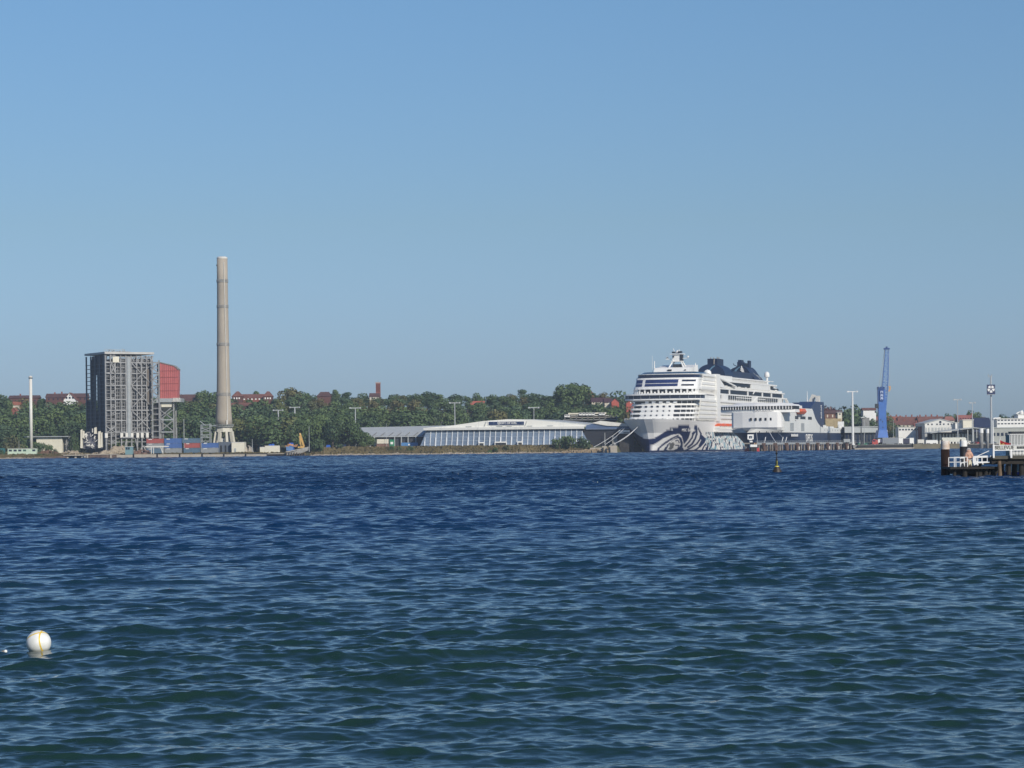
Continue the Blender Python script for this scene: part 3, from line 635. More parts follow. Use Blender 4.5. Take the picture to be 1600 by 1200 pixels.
q.bar((-1,1,Hf+.5),(13,1,Hf+.5),.25); q.bar((-.5,1,Hf+1.6),(12,1,Hf+1.4),.2); each(q, 'roof_vent', GREYM, b0)
q = LB(); q.bar((xf(192),-1.2,1), (xf(195.5),-1.2,zf(686)), .5); q.bar((xf(213.6),-1.2,1), (xf(210),-1.2,zf(686)), .5); q.box(xf(189), xf(206), -1.6, -.6, zf(684.5), zf(682.5)); q.build('portal_frame', STEEL, b0)
q = LB(); q.bar((xf(216),-1.4,.6),(xf(220.5),-1.4,5),.8); q.bar((xf(227),-1.4,.6),(xf(222),-1.4,5),.8); q.bar((xf(215),-1.4,.6),(xf(228),-1.4,.6),.8); q.build('trestle', STEEL, b0)
q = LB()
for px in (165,189,197,205,214,221,229,238): q.box(xf(px)-.9, xf(px)+.9, -.9, .6, zf(684), zf(676.5))
each(q, 'column_bracket', OFFW, b0)
# red clad unit on its trestle
rd = T('red_clad_unit', 264, 1556, 'red panelled drum shaped casing raised on legs beside the steel frame', 'boiler casing', ZL)
RED = mat('faded_red_cladding', (.45,.12,.11), .6, .14, .35, stretch=(1,1,.2))
X2 = lambda px: PX(px, 1556, 30); Z2 = lambda py: PZ(264, py, 1556)
q = MB(); q.vex([(X2(249),Z2(623)),(X2(279.4),Z2(623)),(X2(280.4),Z2(600)),(X2(280.6),Z2(577)),(X2(274),Z2(571)),(X2(250),Z2(565))], 1552, 1560); red = q.build('red_casing', RED, rd)
q = MB()
for py in (580,590,600,611): q.box(X2(249)-.05, X2(280), 1551.8, 1552, Z2(py), Z2(py)+.22)
for px in np.arange(252, 280, 3.3): q.box(X2(px), X2(px)+.14, 1551.8, 1552, Z2(622), Z2(566)-(px-250)*.1)
q.build('panel_joints', mat('dark_red_seam', (.24,.06,.055), .7, .1, 1), red)
q = MB(); q.slab([(X2(250),1551.6,Z2(565)),(X2(274),1551.6,Z2(571)),(X2(281),1551.6,Z2(577)),(X2(281),1551.6,Z2(578.5)),(X2(274),1551.6,Z2(572.5)),(X2(250),1551.6,Z2(566.5))], [(X2(250),1561,Z2(565)),(X2(274),1561,Z2(571)),(X2(281),1561,Z2(577)),(X2(281),1561,Z2(578.5)),(X2(274),1561,Z2(572.5)),(X2(250),1561,Z2(566.5))]); q.build('roof_trim', GREYC, rd)
MB().box(X2(246), X2(285), 1551, 1565, Z2(628.5), Z2(622.6)).build('support_platform', GREYM, rd)
q = MB()
for i in range(5): q.bar((X2(272+i*2.2),1550.8,Z2(628)), (X2(273.4+i*2.2),1550.8,Z2(622)), .5)
each(q, 'pipe_stub', OFFW, rd)
q = MB(); q.slab([(X2(253),1553,Z2(628.6)),(X2(270),1553,Z2(628.6)),(X2(270),1562,Z2(628.6)),(X2(253),1562,Z2(628.6))], [(X2(253.5),1553,Z2(636)),(X2(269),1553,Z2(636)),(X2(269),1562,Z2(636)),(X2(253.5),1562,Z2(636))])
q.slab([(X2(253.5),1554,Z2(636)),(X2(269),1554,Z2(636)),(X2(269),1562,Z2(636)),(X2(253.5),1562,Z2(636))], [(X2(253),1562,Z2(649)),(X2(254.5),1562,Z2(649)),(X2(254.5),1562,Z2(649)),(X2(253),1562,Z2(649))]); q.build('hopper', CREAM, rd)
for px, zt in ((252,628),(272.5,628),(276.5,668)):
    for y in ((1553, 1563) if px != 276.5 else (1553,)): MB().box(X2(px)-.4, X2(px)+.4, y-.4, y+.4, ZL, Z2(zt)).build('leg', STEEL, rd)
for (a, b, c, d) in ((252,641,271,655),(252,655,271,641),(252,658,271,673),(252,673,271,658),(252,651,268,638)): MB().bar((X2(a),1552.4,Z2(b)), (X2(c),1552.2,Z2(d)), .5).build('brace', STEEL, rd)
for py in (656,675): MB().bar((X2(252),1552.3,Z2(py)), (X2(272),1552.3,Z2(py)), .7).build('tie_beam', GREYM, rd)
# lattice bay between frame and drum
lt = T('lattice_bay', 243, 1551, 'narrow pale steel lattice bay between boiler frame and red casing', 'steel tower', ZL)
X3 = lambda px: PX(px, 1551, 30); Z3 = lambda py: PZ(243, py, 1551)
for px in (238.5, 249): MB().box(X3(px)-.4, X3(px)+.4, 1550.6, 1551.4, ZL, Z3(563)).build('column', STEEL, lt)
for i, py in enumerate(range(566, 690, 9)):
    MB().bar((X3(238.5),1551,Z3(py)), (X3(249),1551,Z3(py)), .5).build('cross_beam', STEEL, lt)
    if py < 625: MB().bar((X3(238.5),1550.8,Z3(py if i % 2 else py+9)), (X3(249),1550.8,Z3(py+9 if i % 2 else py)), .7).build('brace', STEEL, lt)
MB().box(X3(240), X3(248), 1553, 1575, Z3(688), Z3(630)).build('machinery_block', MATS['boiler_casing'], lt)
# ruined bunker in front of the dark side
ru = T('demolished_building', 142, 1520, 'broken concrete shell left standing in front of the boiler house', 'ruin', ZL)
X4 = lambda px: PX(px, 1520, 8); Z4 = lambda py: PZ(142, py, 1520)
q = MB()
for (x0, x1, yt, yb) in ((126.5,129.5,671,700),(129.5,132.5,673,684),(148,151.5,668,678),(154,158,674,700),(158,160.5,676,699)):
    q.slab([(X4(x0),1518,Z4(yb)),(X4(x1),1518,Z4(yb)),(X4(x1)-.2,1518,Z4(yt)),(X4(x0)+.2,1518,Z4(yt)-rnd(0,.8))], [(X4(x0),1521,Z4(yb)),(X4(x1),1521,Z4(yb)),(X4(x1)-.2,1521,Z4(yt)+rnd(0,.6)),(X4(x0)+.2,1521,Z4(yt))])
each(q, 'concrete_pier', CREAM, ru)
q = MB(); q.slab([(X4(p),1521.4,Z4(y)) for p, y in ((127,701),(127,684),(133,681),(138,676),(145,674.5),(151,678),(156,683),(156,701))], [(X4(p),1530,Z4(y)) for p, y in ((127,701),(127,684),(133,681),(138,676),(145,674.5),(151,678),(156,683),(156,701))]); q.build('torn_wall', mat('stained_wall', (.06,.07,.10), .9, .5, .5, col2=(.17,.17,.20)), ru)
q = MB()
for i in range(26): a = X4(rnd(132,156)); z = Z4(rnd(675,699)); q.bar((a,1519.6,z), (a+rnd(-2,2),1519.2,z+rnd(-2.4,2.4)), rnd(.2,.7))
each(q, 'broken_beam', OFFW, ru)
def heap(name, px0, px1, D, h, mt, label, cat, n=60, base=None, sd=1, group=None):
    rr = random.Random(sd); x0, x1 = PX(px0, D, 3), PX(px1, D, 3); zb = (hz((x0+x1)/2, D) if base is None else base)-.3
    b = MB(); nx, ny = 26, 9; vs = []
    for j in range(ny):
        for i in range(nx):
            u, v = i/(nx-1), j/(ny-1); e = math.sin(math.pi*u)**.6*math.sin(math.pi*v)**.6; vs.append((x0+(x1-x0)*u, D-5+10*v, zb+h*e*(1+.35*math.sin(u*9+sd)+.2*math.sin(u*21+sd*2))*.8+rr.uniform(-.15,.25)*e))
    b.add(vs, [(j*nx+i, j*nx+i+1, (j+1)*nx+i+1, (j+1)*nx+i) for j in range(ny-1) for i in range(nx-1)])
    for i in range(n):
        u, v = rr.random(), rr.random()*.5; e = math.sin(math.pi*u)**.6*math.sin(math.pi*v)**.6; c = Vector((x0+(x1-x0)*u, D-5+10*v, zb+h*e*.85)); s = rr.uniform(.25,.8); b.bar(c, c+Vector((rr.uniform(-s,s), rr.uniform(-s,s), rr.uniform(0,s))), s, s*.7)
    return tag(b.build(name, mt), label, cat, group)
RUB = mat('rubble', (.34,.28,.20), .95, .3, .9); RUBD = mat('brown_earth', (.13,.075,.045), .95, .35, .6)
heap('rubble_heap', 96, 129, 1514, 2.6, RUB, 'long heap of pale broken concrete left of the ruined shell', 'rubble', sd=2)
heap('rubble_heap', 142, 190, 1512, 3.0, RUB, 'low sandy rubble heap at the foot of the steel frame', 'rubble', sd=3)
heap('rubble_heap', 160, 216, 1524, 5.4, RUB, 'largest sand coloured rubble bank below the boiler frame', 'rubble', sd=4)
heap('rubble_heap', 57, 96, 1517, 3.4, RUBD, 'dark brown earth and scrap heap in front of the cream hall', 'rubble', sd=5)
heap('rubble_heap', 206, 238, 1516, 3.0, RUST, 'reddish scrap and brick heap right of the teal cabin', 'rubble', sd=6)
heap('gravel_heap', 381, 396, 1534, 5, CONC, 'grey gravel cone right of the white block by the chimney', 'gravel heap', n=10, sd=7)
# cream hall, site cabins, gantry
def house(name, px0, px1, D, y_eave, y_ridge, label, cat, wall, roof, dep=12, z0=None, hip=0., wins=(), group=None, yb=None, gable=False, wm=None, chim=()):
    x0, x1 = PX(px0, D, 20), PX(px1, D, 20); pm = (px0+px1)/2; zb = hz((x0+x1)/2, D)-1.5 if z0 is None else z0
    e = empty(name, ((x0+x1)/2, D, zb), 0, label, cat, group); ze = PZ(pm, y_eave, D); zr = PZ(pm, y_ridge, D)
    ze = max(ze, zb+2); zr = max(zr, ze+.6)
    if gable:
        MB().slab([(x0,D,zb),(x1,D,zb),(x1,D,ze),((x0+x1)/2,D,zr-.25),(x0,D,ze)], [(x0,D+dep,zb),(x1,D+dep,zb),(x1,D+dep,ze),((x0+x1)/2,D+dep,zr-.25),(x0,D+dep,ze)]).build('wall', wall, e)
        q = MB(); xm = (x0+x1)/2
        for sx, xa in ((-1, x0-.4), (1, x1+.4)): q.slab([(xa,D-.5,ze-.35),(xm,D-.5,zr-.25),(xm,D-.5,zr+.15),(xa,D-.5,ze+.05)], [(xa,D+dep+.5,ze-.35),(xm,D+dep+.5,zr-.25),(xm,D+dep+.5,zr+.15),(xa,D+dep+.5,ze+.05)])
        rf = q.build('roof', roof, e)
    else:
        MB().box(x0, x1, D, D+dep, zb, ze).build('wall', wall, e)
        o = .5; hx = (x1-x0)*hip/2; q = MB()
        q.add([(x0-o,D-o,ze),(x1+o,D-o,ze),(x1+o,D+dep+o,ze),(x0-o,D+dep+o,ze),(x0-o+hx,D+dep/2,zr),(x1+o-hx,D+dep/2,zr)], [(0,1,5,4),(1,2,5),(2,3,4,5),(3,0,4),(3,2,1,0)]); rf = q.build('roof', roof, e)
    for (a, b, c, d) in wins: MB().box(PX(a, D, 20), PX(b, D, 20), D-.12, D+.1, PZ(pm, d, D), PZ(pm, c, D)).build('window', wm or GLASSD, e)
    for (a, h_) in chim: xx = PX(a, D, 20); MB().box(xx-.5, xx+.5, D+dep/2-.5, D+dep/2+.5, zr-1, zr+h_).build('chimney', BRICK, rf)
    return e
h1 = T('flat_roofed_hall', 72, 1560, 'cream flat roofed hall behind the slim white stack', 'hall', ZL)
X5 = lambda px: PX(px, 1560, 5); Z5 = lambda py: PZ(72, py, 1560)
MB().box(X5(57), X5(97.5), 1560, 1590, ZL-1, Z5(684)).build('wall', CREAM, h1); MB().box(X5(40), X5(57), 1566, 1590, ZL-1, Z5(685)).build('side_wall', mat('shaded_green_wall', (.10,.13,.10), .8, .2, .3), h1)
MB().box(X5(38), X5(108), 1558, 1594, Z5(683), Z5(681.6)).build('roof', GREYM, h1)
for px in (103.5, 107.5): MB().box(X5(px)-.4, X5(px)+.4, 1561, 1561.8, ZL-1, Z5(683)).build('post', GREYC, h1)
for z in (687,691,695): MB().box(X5(100), X5(103), 1564, 1565, Z5(z+1.6), Z5(z)).build('window', GLASSD, h1)
MB().box(X5(97.5), X5(108), 1572, 1590, ZL-1, Z5(684)).build('recessed_wall', GREYC, h1)
cb = T('site_cabin', 34, 1512, 'long pale green site cabin with six square windows near the water', 'cabin', ZL)
X6 = lambda px: PX(px, 1512, 3); Z6 = lambda py: PZ(34, py, 1512)
MINT = mat('pale_green_panel', (.50,.60,.46), .6, .06, .4)
MB().box(X6(12), X6(57), 1512, 1515.5, ZL-.4, Z6(701)).build('wall', MINT, cb); MB().box(X6(11.6), X6(57.4), 1511.7, 1515.8, Z6(701), Z6(700.6)).build('roof', OFFW, cb)
for i, px in enumerate((16.2,23.7,31,38.5,46,53)): MB().box(X6(px-2.4), X6(px+2.4), 1511.9, 1512.05, Z6(705.2), Z6(702.4)).build('window', (MINT if i == 4 else GLASSD) if i != 3 else mat('green_glass', (.06,.12,.09), .2, .1, 1), cb)
cb2 = T('teal_container', 3, 1514, 'teal container at the far left end of the shore', 'container', ZL)
MB().box(PX(-3,1514,3), PX(7,1514,3), 1514, 1517, ZL-.3, PZ(3,700.5,1514)).build('container_body', mat('teal_paint', (.03,.14,.14), .5, .15, .5), cb2); MB().box(PX(-1,1514,3), PX(5,1514,3), 1513.85, 1514, PZ(3,704.5,1514), PZ(3,702,1514)).build('door', mat('dark_teal', (.015,.07,.07), .5, .1, 1), cb2)
tc_ = T('teal_cabin', 201.5, 1508, 'small teal cabin between sand bank and red scrap heap', 'cabin', ZL)
MB().box(PX(195.5,1508,3), PX(207.5,1508,3), 1508, 1511, ZL-.3, PZ(201,698,1508)).build('wall', mat('pale_teal', (.16,.28,.30), .5, .1, .5), tc_)
for a in (198, 201.4): MB().box(PX(a-1.3,1508,3), PX(a+1.3,1508,3), 1507.85, 1508, PZ(201,702.4,1508), PZ(201,699,1508)).build('window', GLASSD, tc_)
MB().box(PX(195,1508,3), PX(208,1508,3), 1507.7, 1511.3, PZ(201,698,1508), PZ(201,697.4,1508)).build('roof', OFFW, tc_)
st = T('slim_stack', 48.3, 1550, 'slim white steel stack with a dark ring at its top standing before the trees', 'chimney', ZL)
sx_ = PX(48.4, 1550, 25)
MB().tube((sx_,1550,ZL-1), (sx_,1550,PZ(48,592,1550)), 1.0, .95, 16).build('stack_shaft', mat('stack_white', (.66,.64,.58), .5, .05, .2), st, True)
MB().lathe([(1.35,0),(1.35,.5)], (sx_,1550,PZ(48,591.4,1550)), 16).build('top_ring', DARK, st); MB().lathe([(.9,0),(1.15,.4),(1.15,1.1),(.4,1.5)], (sx_,1550,PZ(48,590.9,1550)), 16).build('stack_cap', OFFW, st)
# containers
CR_ = mat('container_red', (.34,.085,.07), .55, .15, .6); CB = mat('container_blue', (.06,.13,.33), .55, .12, .6); CS = mat('container_slate', (.09,.15,.21), .55, .12, .6); CG = mat('container_grey', (.26,.27,.27), .6, .12, .6)
def container(px0, px1, y0, y1, D, mt, label):
    x0, x1 = PX(px0, D, 5), PX(px1, D, 5); z0, z1 = PZ((px0+px1)/2, y1, D), PZ((px0+px1)/2, y0, D); e = empty('container', (x0, D, z0), 0, label, 'container', 'shipping containers stacked by the chimney')
    q = MB(); q.box(x0, x1, D+.12, D+2.5, z0, z1)
    n = int((x1-x0)/.6)
    for i in range(n): a = x0+.2+i*(x1-x0-.4)/n; q.box(a, a+.3, D+.03, D+.12, z0+.15, z1-.15)
    q.build('corrugated_side', mt, e); q = MB(); q.box(x0-.02, x0+.15, D-.03, D+.14, z0, z1); q.box(x1-.15, x1+.02, D-.03, D+.14, z0, z1); q.box(x0+.15, x1-.15, D-.03, D+.13, z1-.16, z1+.02); q.box(x0+.15, x1-.15, D-.03, D+.13, z0-.02, z0+.14); q.build('frame', mt, e)
    MB().box(x0+(x1-x0)*.12, x0+(x1-x0)*.32, D-.06, D+.02, z1-.55, z1-.2).build('white_marking', WHITE, e)
for row in ((229,256,685.5,692.5,CR_,'red container on top at the left end of the stack'),(257,284,685,692.3,CB,'blue container on the top row next to the red one'),(285,312.5,684.8,692,CS,'slate container on the top row at the right'),
            (229,256,692.9,700.2,CG,'grey container in the middle row at the left end'),(257,284,692.7,700,CB,'blue container in the middle row between grey and red'),(288,312.5,692.3,699.6,CR_,'red container in the middle row below the slate one'),(315,341,692,699.5,CB,'blue container closest to the chimney legs'),
            (229,255,700.6,708,CS,'slate container on the ground behind the white gantry'),(257,284,700.4,707.8,CG,'grey container on the ground below two blue ones'),(287,312.5,700,707.4,CS,'slate container on the ground below the red one'),(315,341,699.9,707.2,CG,'grey container on the ground nearest the chimney')):
    container(*row[:4], 1516, row[4], row[5])
ga = T('gantry_frame', 245, 1508, 'low white gantry frame in front of the stacked containers', 'gantry', ZL)
X7 = lambda px: PX(px, 1508, 4); Z7 = lambda py: PZ(245, py, 1508)
MB().box(X7(227), X7(264), 1507.5, 1508.5, Z7(698.6), Z7(696.8)).build('top_beam', OFFW, ga)
for a, b in ((236.5,236.5),(240,240),(251,254.5),(254.5,254.8)): MB().bar((X7(a),1508,Z7(698)), (X7(b),1508,Z7(709)), .45).build('leg', OFFW, ga)
# substation by the chimney
sb = T('substation_block', 351, 1528, 'dark slate building with two door openings under the chimney', 'building', ZL)
MB().box(PX(341,1528,4), PX(362,1528,4), 1528, 1536, ZL-1, PZ(351,690.5,1528)).build('wall', mat('slate_render', (.09,.11,.14), .8, .15, .4), sb)
for px in (345.5, 352.5): MB().box(PX(px-1.2,1528,4), PX(px+1.2,1528,4), 1527.85, 1528.1, ZL, PZ(351,696,1528)).build('door', BLACK, sb)
wb = T('white_block', 372, 1524, 'plain white boxy building at the right foot of the chimney', 'building', ZL)
MB().box(PX(362,1524,4), PX(382,1524,4), 1524, 1534, ZL-1, PZ(372,691.4,1524)).build('wall', CREAM, wb); MB().box(PX(361.7,1524,4), PX(382.3,1524,4), 1523.8, 1534.2, PZ(372,691.4,1524), PZ(372,690.8,1524)).build('roof_edge', WHITE, wb); MB().box(PX(366,1524,4), PX(369,1524,4), 1523.86, 1524.1, ZL, PZ(372,700.5,1524)).build('door', GREYM, wb)
for i, (a, b, y, lb_) in enumerate(((406,414,699,'small low white container left end of the pair'), (414,437,697,'long low white container on the quay beside blue tanks'))):
    e = T('white_container', (a+b)/2, 1518, lb_, 'container', ZL); MB().box(PX(a+.1,1518,3), PX(b-.1,1518,3), 1518, 1521, ZL-.2, PZ(a,y,1518)).build('container_body', CREAM, e); MB().box(PX(a,1518,3), PX(b,1518,3), 1517.9, 1521.1, PZ(a,y,1518), PZ(a,y,1518)+.2).build('roof_edge', WHITE, e)
BLU = mat('bright_blue_paint', (.02,.10,.42), .5, .1, 1)
for i, (a, y, h_) in enumerate(((422,694,3),(426,693.5,3.4))): e = tag(MB().tube((PX(a,1530,3),1530,ZL), (PX(a,1530,3),1530,PZ(a,y,1530)), 1.1, 1.1, 12).build('blue_tank', BLU), ('left' if i == 0 else 'right')+' one of two small blue tanks behind the white container', 'tank', 'small blue tanks')
# chimney
ch = T('concrete_chimney', 350, 1545, 'very tall beige concrete chimney with ring galleries on splayed legs', 'chimney', ZL)
cx = PX(350.2, 1545, 4)
zc = lambda py: PZ(350, py, 1545); sc_ = 1545/F
CONCH = mat('chimney_concrete', (.36,.315,.25), .9, .14, .12, stretch=(1,1,.35))
prof = [(664,26.6),(655,25.4),(640,23.6),(620,21.8),(600,20.6),(570,19.6),(539,18.9),(480,17.4),(440,16.9),(404,16.6)]
MB().lathe([(w_/2*sc_, zc(y)) for y, w_ in prof], (cx,1545,0), 40).build('shaft', CONCH, ch, True)
for y, w_ in ((440,18.2),(480,18.4),(539,20),(617,22.6),(666,30)):
    r = w_/2*sc_; k = MB().lathe([(r,0),(r,.5)], (cx,1545,zc(y)-.5), 32).build('ring_gallery', GREYC, ch)
    q = MB()
    for i in range(32): t = 2*math.pi*i/32; q.bar((cx+r*math.cos(t),1545+r*math.sin(t),zc(y)), (cx+r*math.cos(t),1545+r*math.sin(t),zc(y)+1.2), .12)
    for zz in (.6,1.2):
        for i in range(32): t, t2 = 2*math.pi*i/32, 2*math.pi*(i+1)/32; q.bar((cx+r*math.cos(t),1545+r*math.sin(t),zc(y)+zz), (cx+r*math.cos(t2),1545+r*math.sin(t2),zc(y)+zz), .1)
    q.build('guard_rail', GREYM, k)
MB().lathe([(8.5*sc_,0),(8.5*sc_,.7),(5.8*sc_,1.3)], (cx,1545,zc(404)-.1), 32).build('chimney_cap', OFFW, ch)
r0 = 26/2*sc_
MB().bar((cx+2.6,1545-3.62,zc(612)), (cx+1.4,1545-3.3,zc(410)), .35).build('ladder', OFFW, ch); MB().bar((cx+2.9,1545-4.6,zc(663)), (cx+2.6,1545-3.66,zc(612)), .35).build('ladder', OFFW, ch)
MB().box(cx-3.3, cx-2.7, 1545-3.3, 1545-2.4, zc(416), zc(414)).build('inspection_hatch', BLACK, ch); MB().box(cx+2.2, cx+3, 1545-5.6, 1545-5, zc(663.5), zc(656.5)).build('ladder_cabin', OFFW, ch)
LEGC = mat('leg_concrete', (.52,.49,.40), .85, .08, .3)
q = MB(); q.lathe([(14*sc_,0),(12.4*sc_,3.4)], (cx,1545,zc(675)), 8); q.build('leg_ring', LEGC, ch)
for i in range(8):
    t = math.pi/8+i*math.pi/4; MB().bar((cx+18.2*sc_*math.cos(t),1545+18.2*sc_*math.sin(t),ZL-.5), (cx+12.6*sc_*math.cos(t),1545+12.6*sc_*math.sin(t),zc(674.5)), 1.5, 1.9, up=(math.cos(t),math.sin(t),0)).build('leg', LEGC, ch)
MB().box(cx-1.4, cx+.6, 1542, 1545, zc(692), zc(685)).build('duct_stub', OFFW, ch)
# lattice stair tower beside the chimney
l2 = T('lattice_tower', 306, 1538, 'open steel stair tower left of the concrete chimney', 'lattice tower', ZL)
X8 = lambda px: PX(px, 1538, 8); Z8 = lambda py: PZ(306, py, 1538)
for px, yt in ((315-.5,664),(328.5,662)):
    for y in (1537,1543): MB().bar((X8(px),y,ZL-.5), (X8(px),y,Z8(yt)), .4).build('post', GREYM, l2)
for i, py in enumerate(range(664, 692, 5)):
    MB().bar((X8(314.5),1537,Z8(py)), (X8(328.5),1537,Z8(py+5 if i % 2 else py)), .3).build('brace', GREYM, l2); MB().bar((X8(314.5),1537,Z8(py+5)), (X8(328.5),1537,Z8(py+5 if not i % 2 else py)), .25).build('brace', GREYM, l2)
MB().bar((X8(313),1537,Z8(658)), (X8(322),1537,Z8(665)), .4).build('brace', GREYM, l2); MB().box(X8(314), X8(338), 1538, 1540, Z8(666), Z8(665)).build('walkway', GREYM, l2)
# quays
RSH = mat('rusty_sheet_piling', (.15,.075,.055), .85, .4, .5, col2=(.27,.20,.16), stretch=(1,1,.15)); SHAD = mat('dark_wall_in_shade', (.03,.028,.026), .8, .4, .5)  # second colour: near black, the shade on the walls put in
qr = T('sheet_pile_quay', 160, 1498, 'rust red sheet pile quay wall below the rubble heaps', 'quay wall', 0)
q = MB(); x0, x1 = PX(139,1498,0), PX(184,1498,0); n = 40
for i in range(n): a = x0+i*(x1-x0)/n; q.box(a, a+(x1-x0)/n*.55, 1497.6, 1499, -1, PZ(160,710.6,1498)); q.box(a+(x1-x0)/n*.55, a+(x1-x0)/n, 1498.2, 1499, -1, PZ(160,710.6,1498))
q.build('sheet_piles', RSH, qr); MB().box(x0-.5, x1, 1497.3, 1502, PZ(160,710.6,1498), PZ(160,709.4,1498)).build('capping_beam', CONC, qr)
for px in (133,137,173.5): MB().box(PX(px-1.2,1498,0), PX(px+1.2,1498,0), 1497, 1500, -1, PZ(px,709.2,1498)).build('buttress', CONC, qr)
q2 = T('sheet_pile_quay', 92, 1498, 'low rusty sheet piling left of the jetty opening', 'quay wall', 0)
q = MB(); x0, x1 = PX(70,1498,0), PX(105,1498,0)
for i in range(30): a = x0+i*(x1-x0)/30; q.box(a, a+(x1-x0)/30*.6, 1497.6, 1499, -1, .9+i*.03); q.box(a+(x1-x0)/30*.6, a+(x1-x0)/30, 1498.1, 1499, -1, .85+i*.03)
q.build('sheet_piles', RSH, q2)
q3 = T('jetty_slab', 118, 1499, 'concrete jetty slab on short piers with dark gap under it', 'jetty', 0)
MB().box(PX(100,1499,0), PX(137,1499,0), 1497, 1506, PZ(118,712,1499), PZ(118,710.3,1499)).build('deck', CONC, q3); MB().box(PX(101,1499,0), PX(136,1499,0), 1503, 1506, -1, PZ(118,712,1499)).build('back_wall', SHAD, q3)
for px in (106,118.5,129): MB().box(PX(px-1.4,1499,0), PX(px+1.4,1499,0), 1498, 1501, -1, PZ(118,712,1499)).build('pier', CONC, q3)
q4 = T('concrete_quay', 330, 1499, 'long beige concrete quay wall with dark fender recesses below the chimney', 'quay wall', 0)
edges = [183,209,246,281,316,350,384,418]
for a, b in zip(edges[:-1], edges[1:]): MB().box(PX(a+(1.4 if a > 183 else 0),1499,0), PX(b-1.4,1499,0), 1497.5, 1503, -1, PZ((a+b)/2,709.8 if a > 200 else 710.6,1499)).build('wall_panel', CONC, q4)
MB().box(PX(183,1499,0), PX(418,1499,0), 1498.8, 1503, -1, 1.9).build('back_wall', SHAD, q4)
for b in edges[1:-1]: MB().box(PX(b-1.2,1499,0), PX(b+1.2,1499,0), 1498, 1498.7, -.6, PZ(b,708.8,1499)).build('fender', BLACK, q4)
q5 = T('dark_jetty', 432, 1500, 'dark shaded timber jetty between concrete quay and excavator barge', 'jetty', 0)
MB().box(PX(418,1500,0), PX(446,1500,0), 1500, 1506, -1, PZ(432,709.6,1500)).build('timber_front', mat('dark_timber', (.02,.014,.016), .8, .3, .5), q5); MB().box(PX(417,1500,0), PX(447,1500,0), 1499, 1507, PZ(432,709.6,1500), PZ(432,708.4,1500)).build('deck', CONC, q5)
bg_ = T('work_barge', 466, 1496, 'old pale work barge lying tilted against the shore under an excavator', 'barge', 0)
XA = lambda px: PX(px, 1496, 3); ZA = lambda py: PZ(466, py, 1496)
MB().slab([(XA(447),1495,ZA(711)),(XA(470),1495,ZA(708.5)),(XA(481),1495,ZA(704)),(XA(482),1495,ZA(698)),(XA(470),1495,ZA(701)),(XA(447),1495,ZA(705))], [(XA(447),1501,ZA(711)),(XA(470),1501,ZA(708.5)),(XA(481),1501,ZA(704)),(XA(482),1501,ZA(698)),(XA(470),1501,ZA(701)),(XA(447),1501,ZA(705))]).build('hull', mat('weathered_hull', (.30,.29,.26), .8, .3, .8), bg_)
for i in range(4): MB().slab([(XA(448+i*4),1494.8,ZA(707.8-i*.9)),(XA(452+i*4),1494.8,ZA(707-i*.9)),(XA(452+i*4),1494.8,ZA(706.2-i*.9)),(XA(448+i*4),1494.8,ZA(707-i*.9))], [(XA(448+i*4),1495,ZA(707.8-i*.9)),(XA(452+i*4),1495,ZA(707-i*.9)),(XA(452+i*4),1495,ZA(706.2-i*.9)),(XA(448+i*4),1495,ZA(707-i*.9))]).build('rubbing_strake', DARK, bg_)
for px in range(448, 486, 4): MB().tube((XA(px),1494.4,-1), (XA(px),1494.4,ZA(707)+rnd(-.5,.3)), .3, .3, 6).build('support_pile', mat('old_timber', (.10,.07,.05), .9, .3, 1), bg_)
ex = T('excavator', 470, 1499, 'yellow excavator with raised arm working on the barge', 'excavator', ZA(702))
YEL = mat('digger_yellow', (.50,.31,.09), .55, .15, .6)
MB().box(XA(464), XA(475), 1497, 1500.5, ZA(702.3), ZA(700.2)).build('crawler_track', DARK, ex); MB().box(XA(465), XA(475), 1497.3, 1500.2, ZA(700.1), ZA(697.2)).build('engine_house', YEL, ex); MB().box(XA(466), XA(469.5), 1497, 1498.5, ZA(697.2), ZA(694.6)).build('cab', GLASSD, ex)
MB().bar((XA(474.5),1498.5,ZA(698)), (XA(468.2),1498.5,ZA(677)), .9, 1.1).build('boom', YEL, ex); MB().bar((XA(468.2),1498.3,ZA(677)), (XA(468.6),1498,ZA(680)), .7).build('boom_tip', YEL, ex); MB().bar((XA(468.2),1497.6,ZA(681)), (XA(469.8),1497.6,ZA(698)), .8, .9).build('stick', YEL, ex)
MB().slab([(XA(468.8),1497,ZA(700.5)),(XA(471.8),1497,ZA(700.5)),(XA(471),1497,ZA(697.8)),(XA(469),1497,ZA(697.8))], [(XA(468.8),1498.4,ZA(700.5)),(XA(471.8),1498.4,ZA(700.5)),(XA(471),1498.4,ZA(697.8)),(XA(469),1498.4,ZA(697.8))]).build('bucket', YEL, ex)
db = T('debris_skip', 452, 1499, 'blue and orange debris skip at the left end of the barge', 'skip', ZA(704))
MB().slab([(XA(447),1498,ZA(704)),(XA(457),1498,ZA(703)),(XA(457.5),1498,ZA(697.6)),(XA(446.5),1498,ZA(697.6))], [(XA(447),1501,ZA(704)),(XA(457),1501,ZA(703)),(XA(457.5),1501,ZA(697.6)),(XA(446.5),1501,ZA(697.6))]).build('skip_body', mat('skip_blue', (.10,.20,.38), .6, .2, .6), db)
q = MB()
for i in range(16): a = XA(rnd(448,463)); z = ZA(rnd(694.4,697.6)); q.bar((a,1499,z), (a+rnd(-1.6,1.6),1499.5,z+rnd(-.3,.6)), rnd(.3,.9))
each(q, 'scrap_piece', mat('orange_scrap', (.50,.26,.12), .8, .35, .8), db)
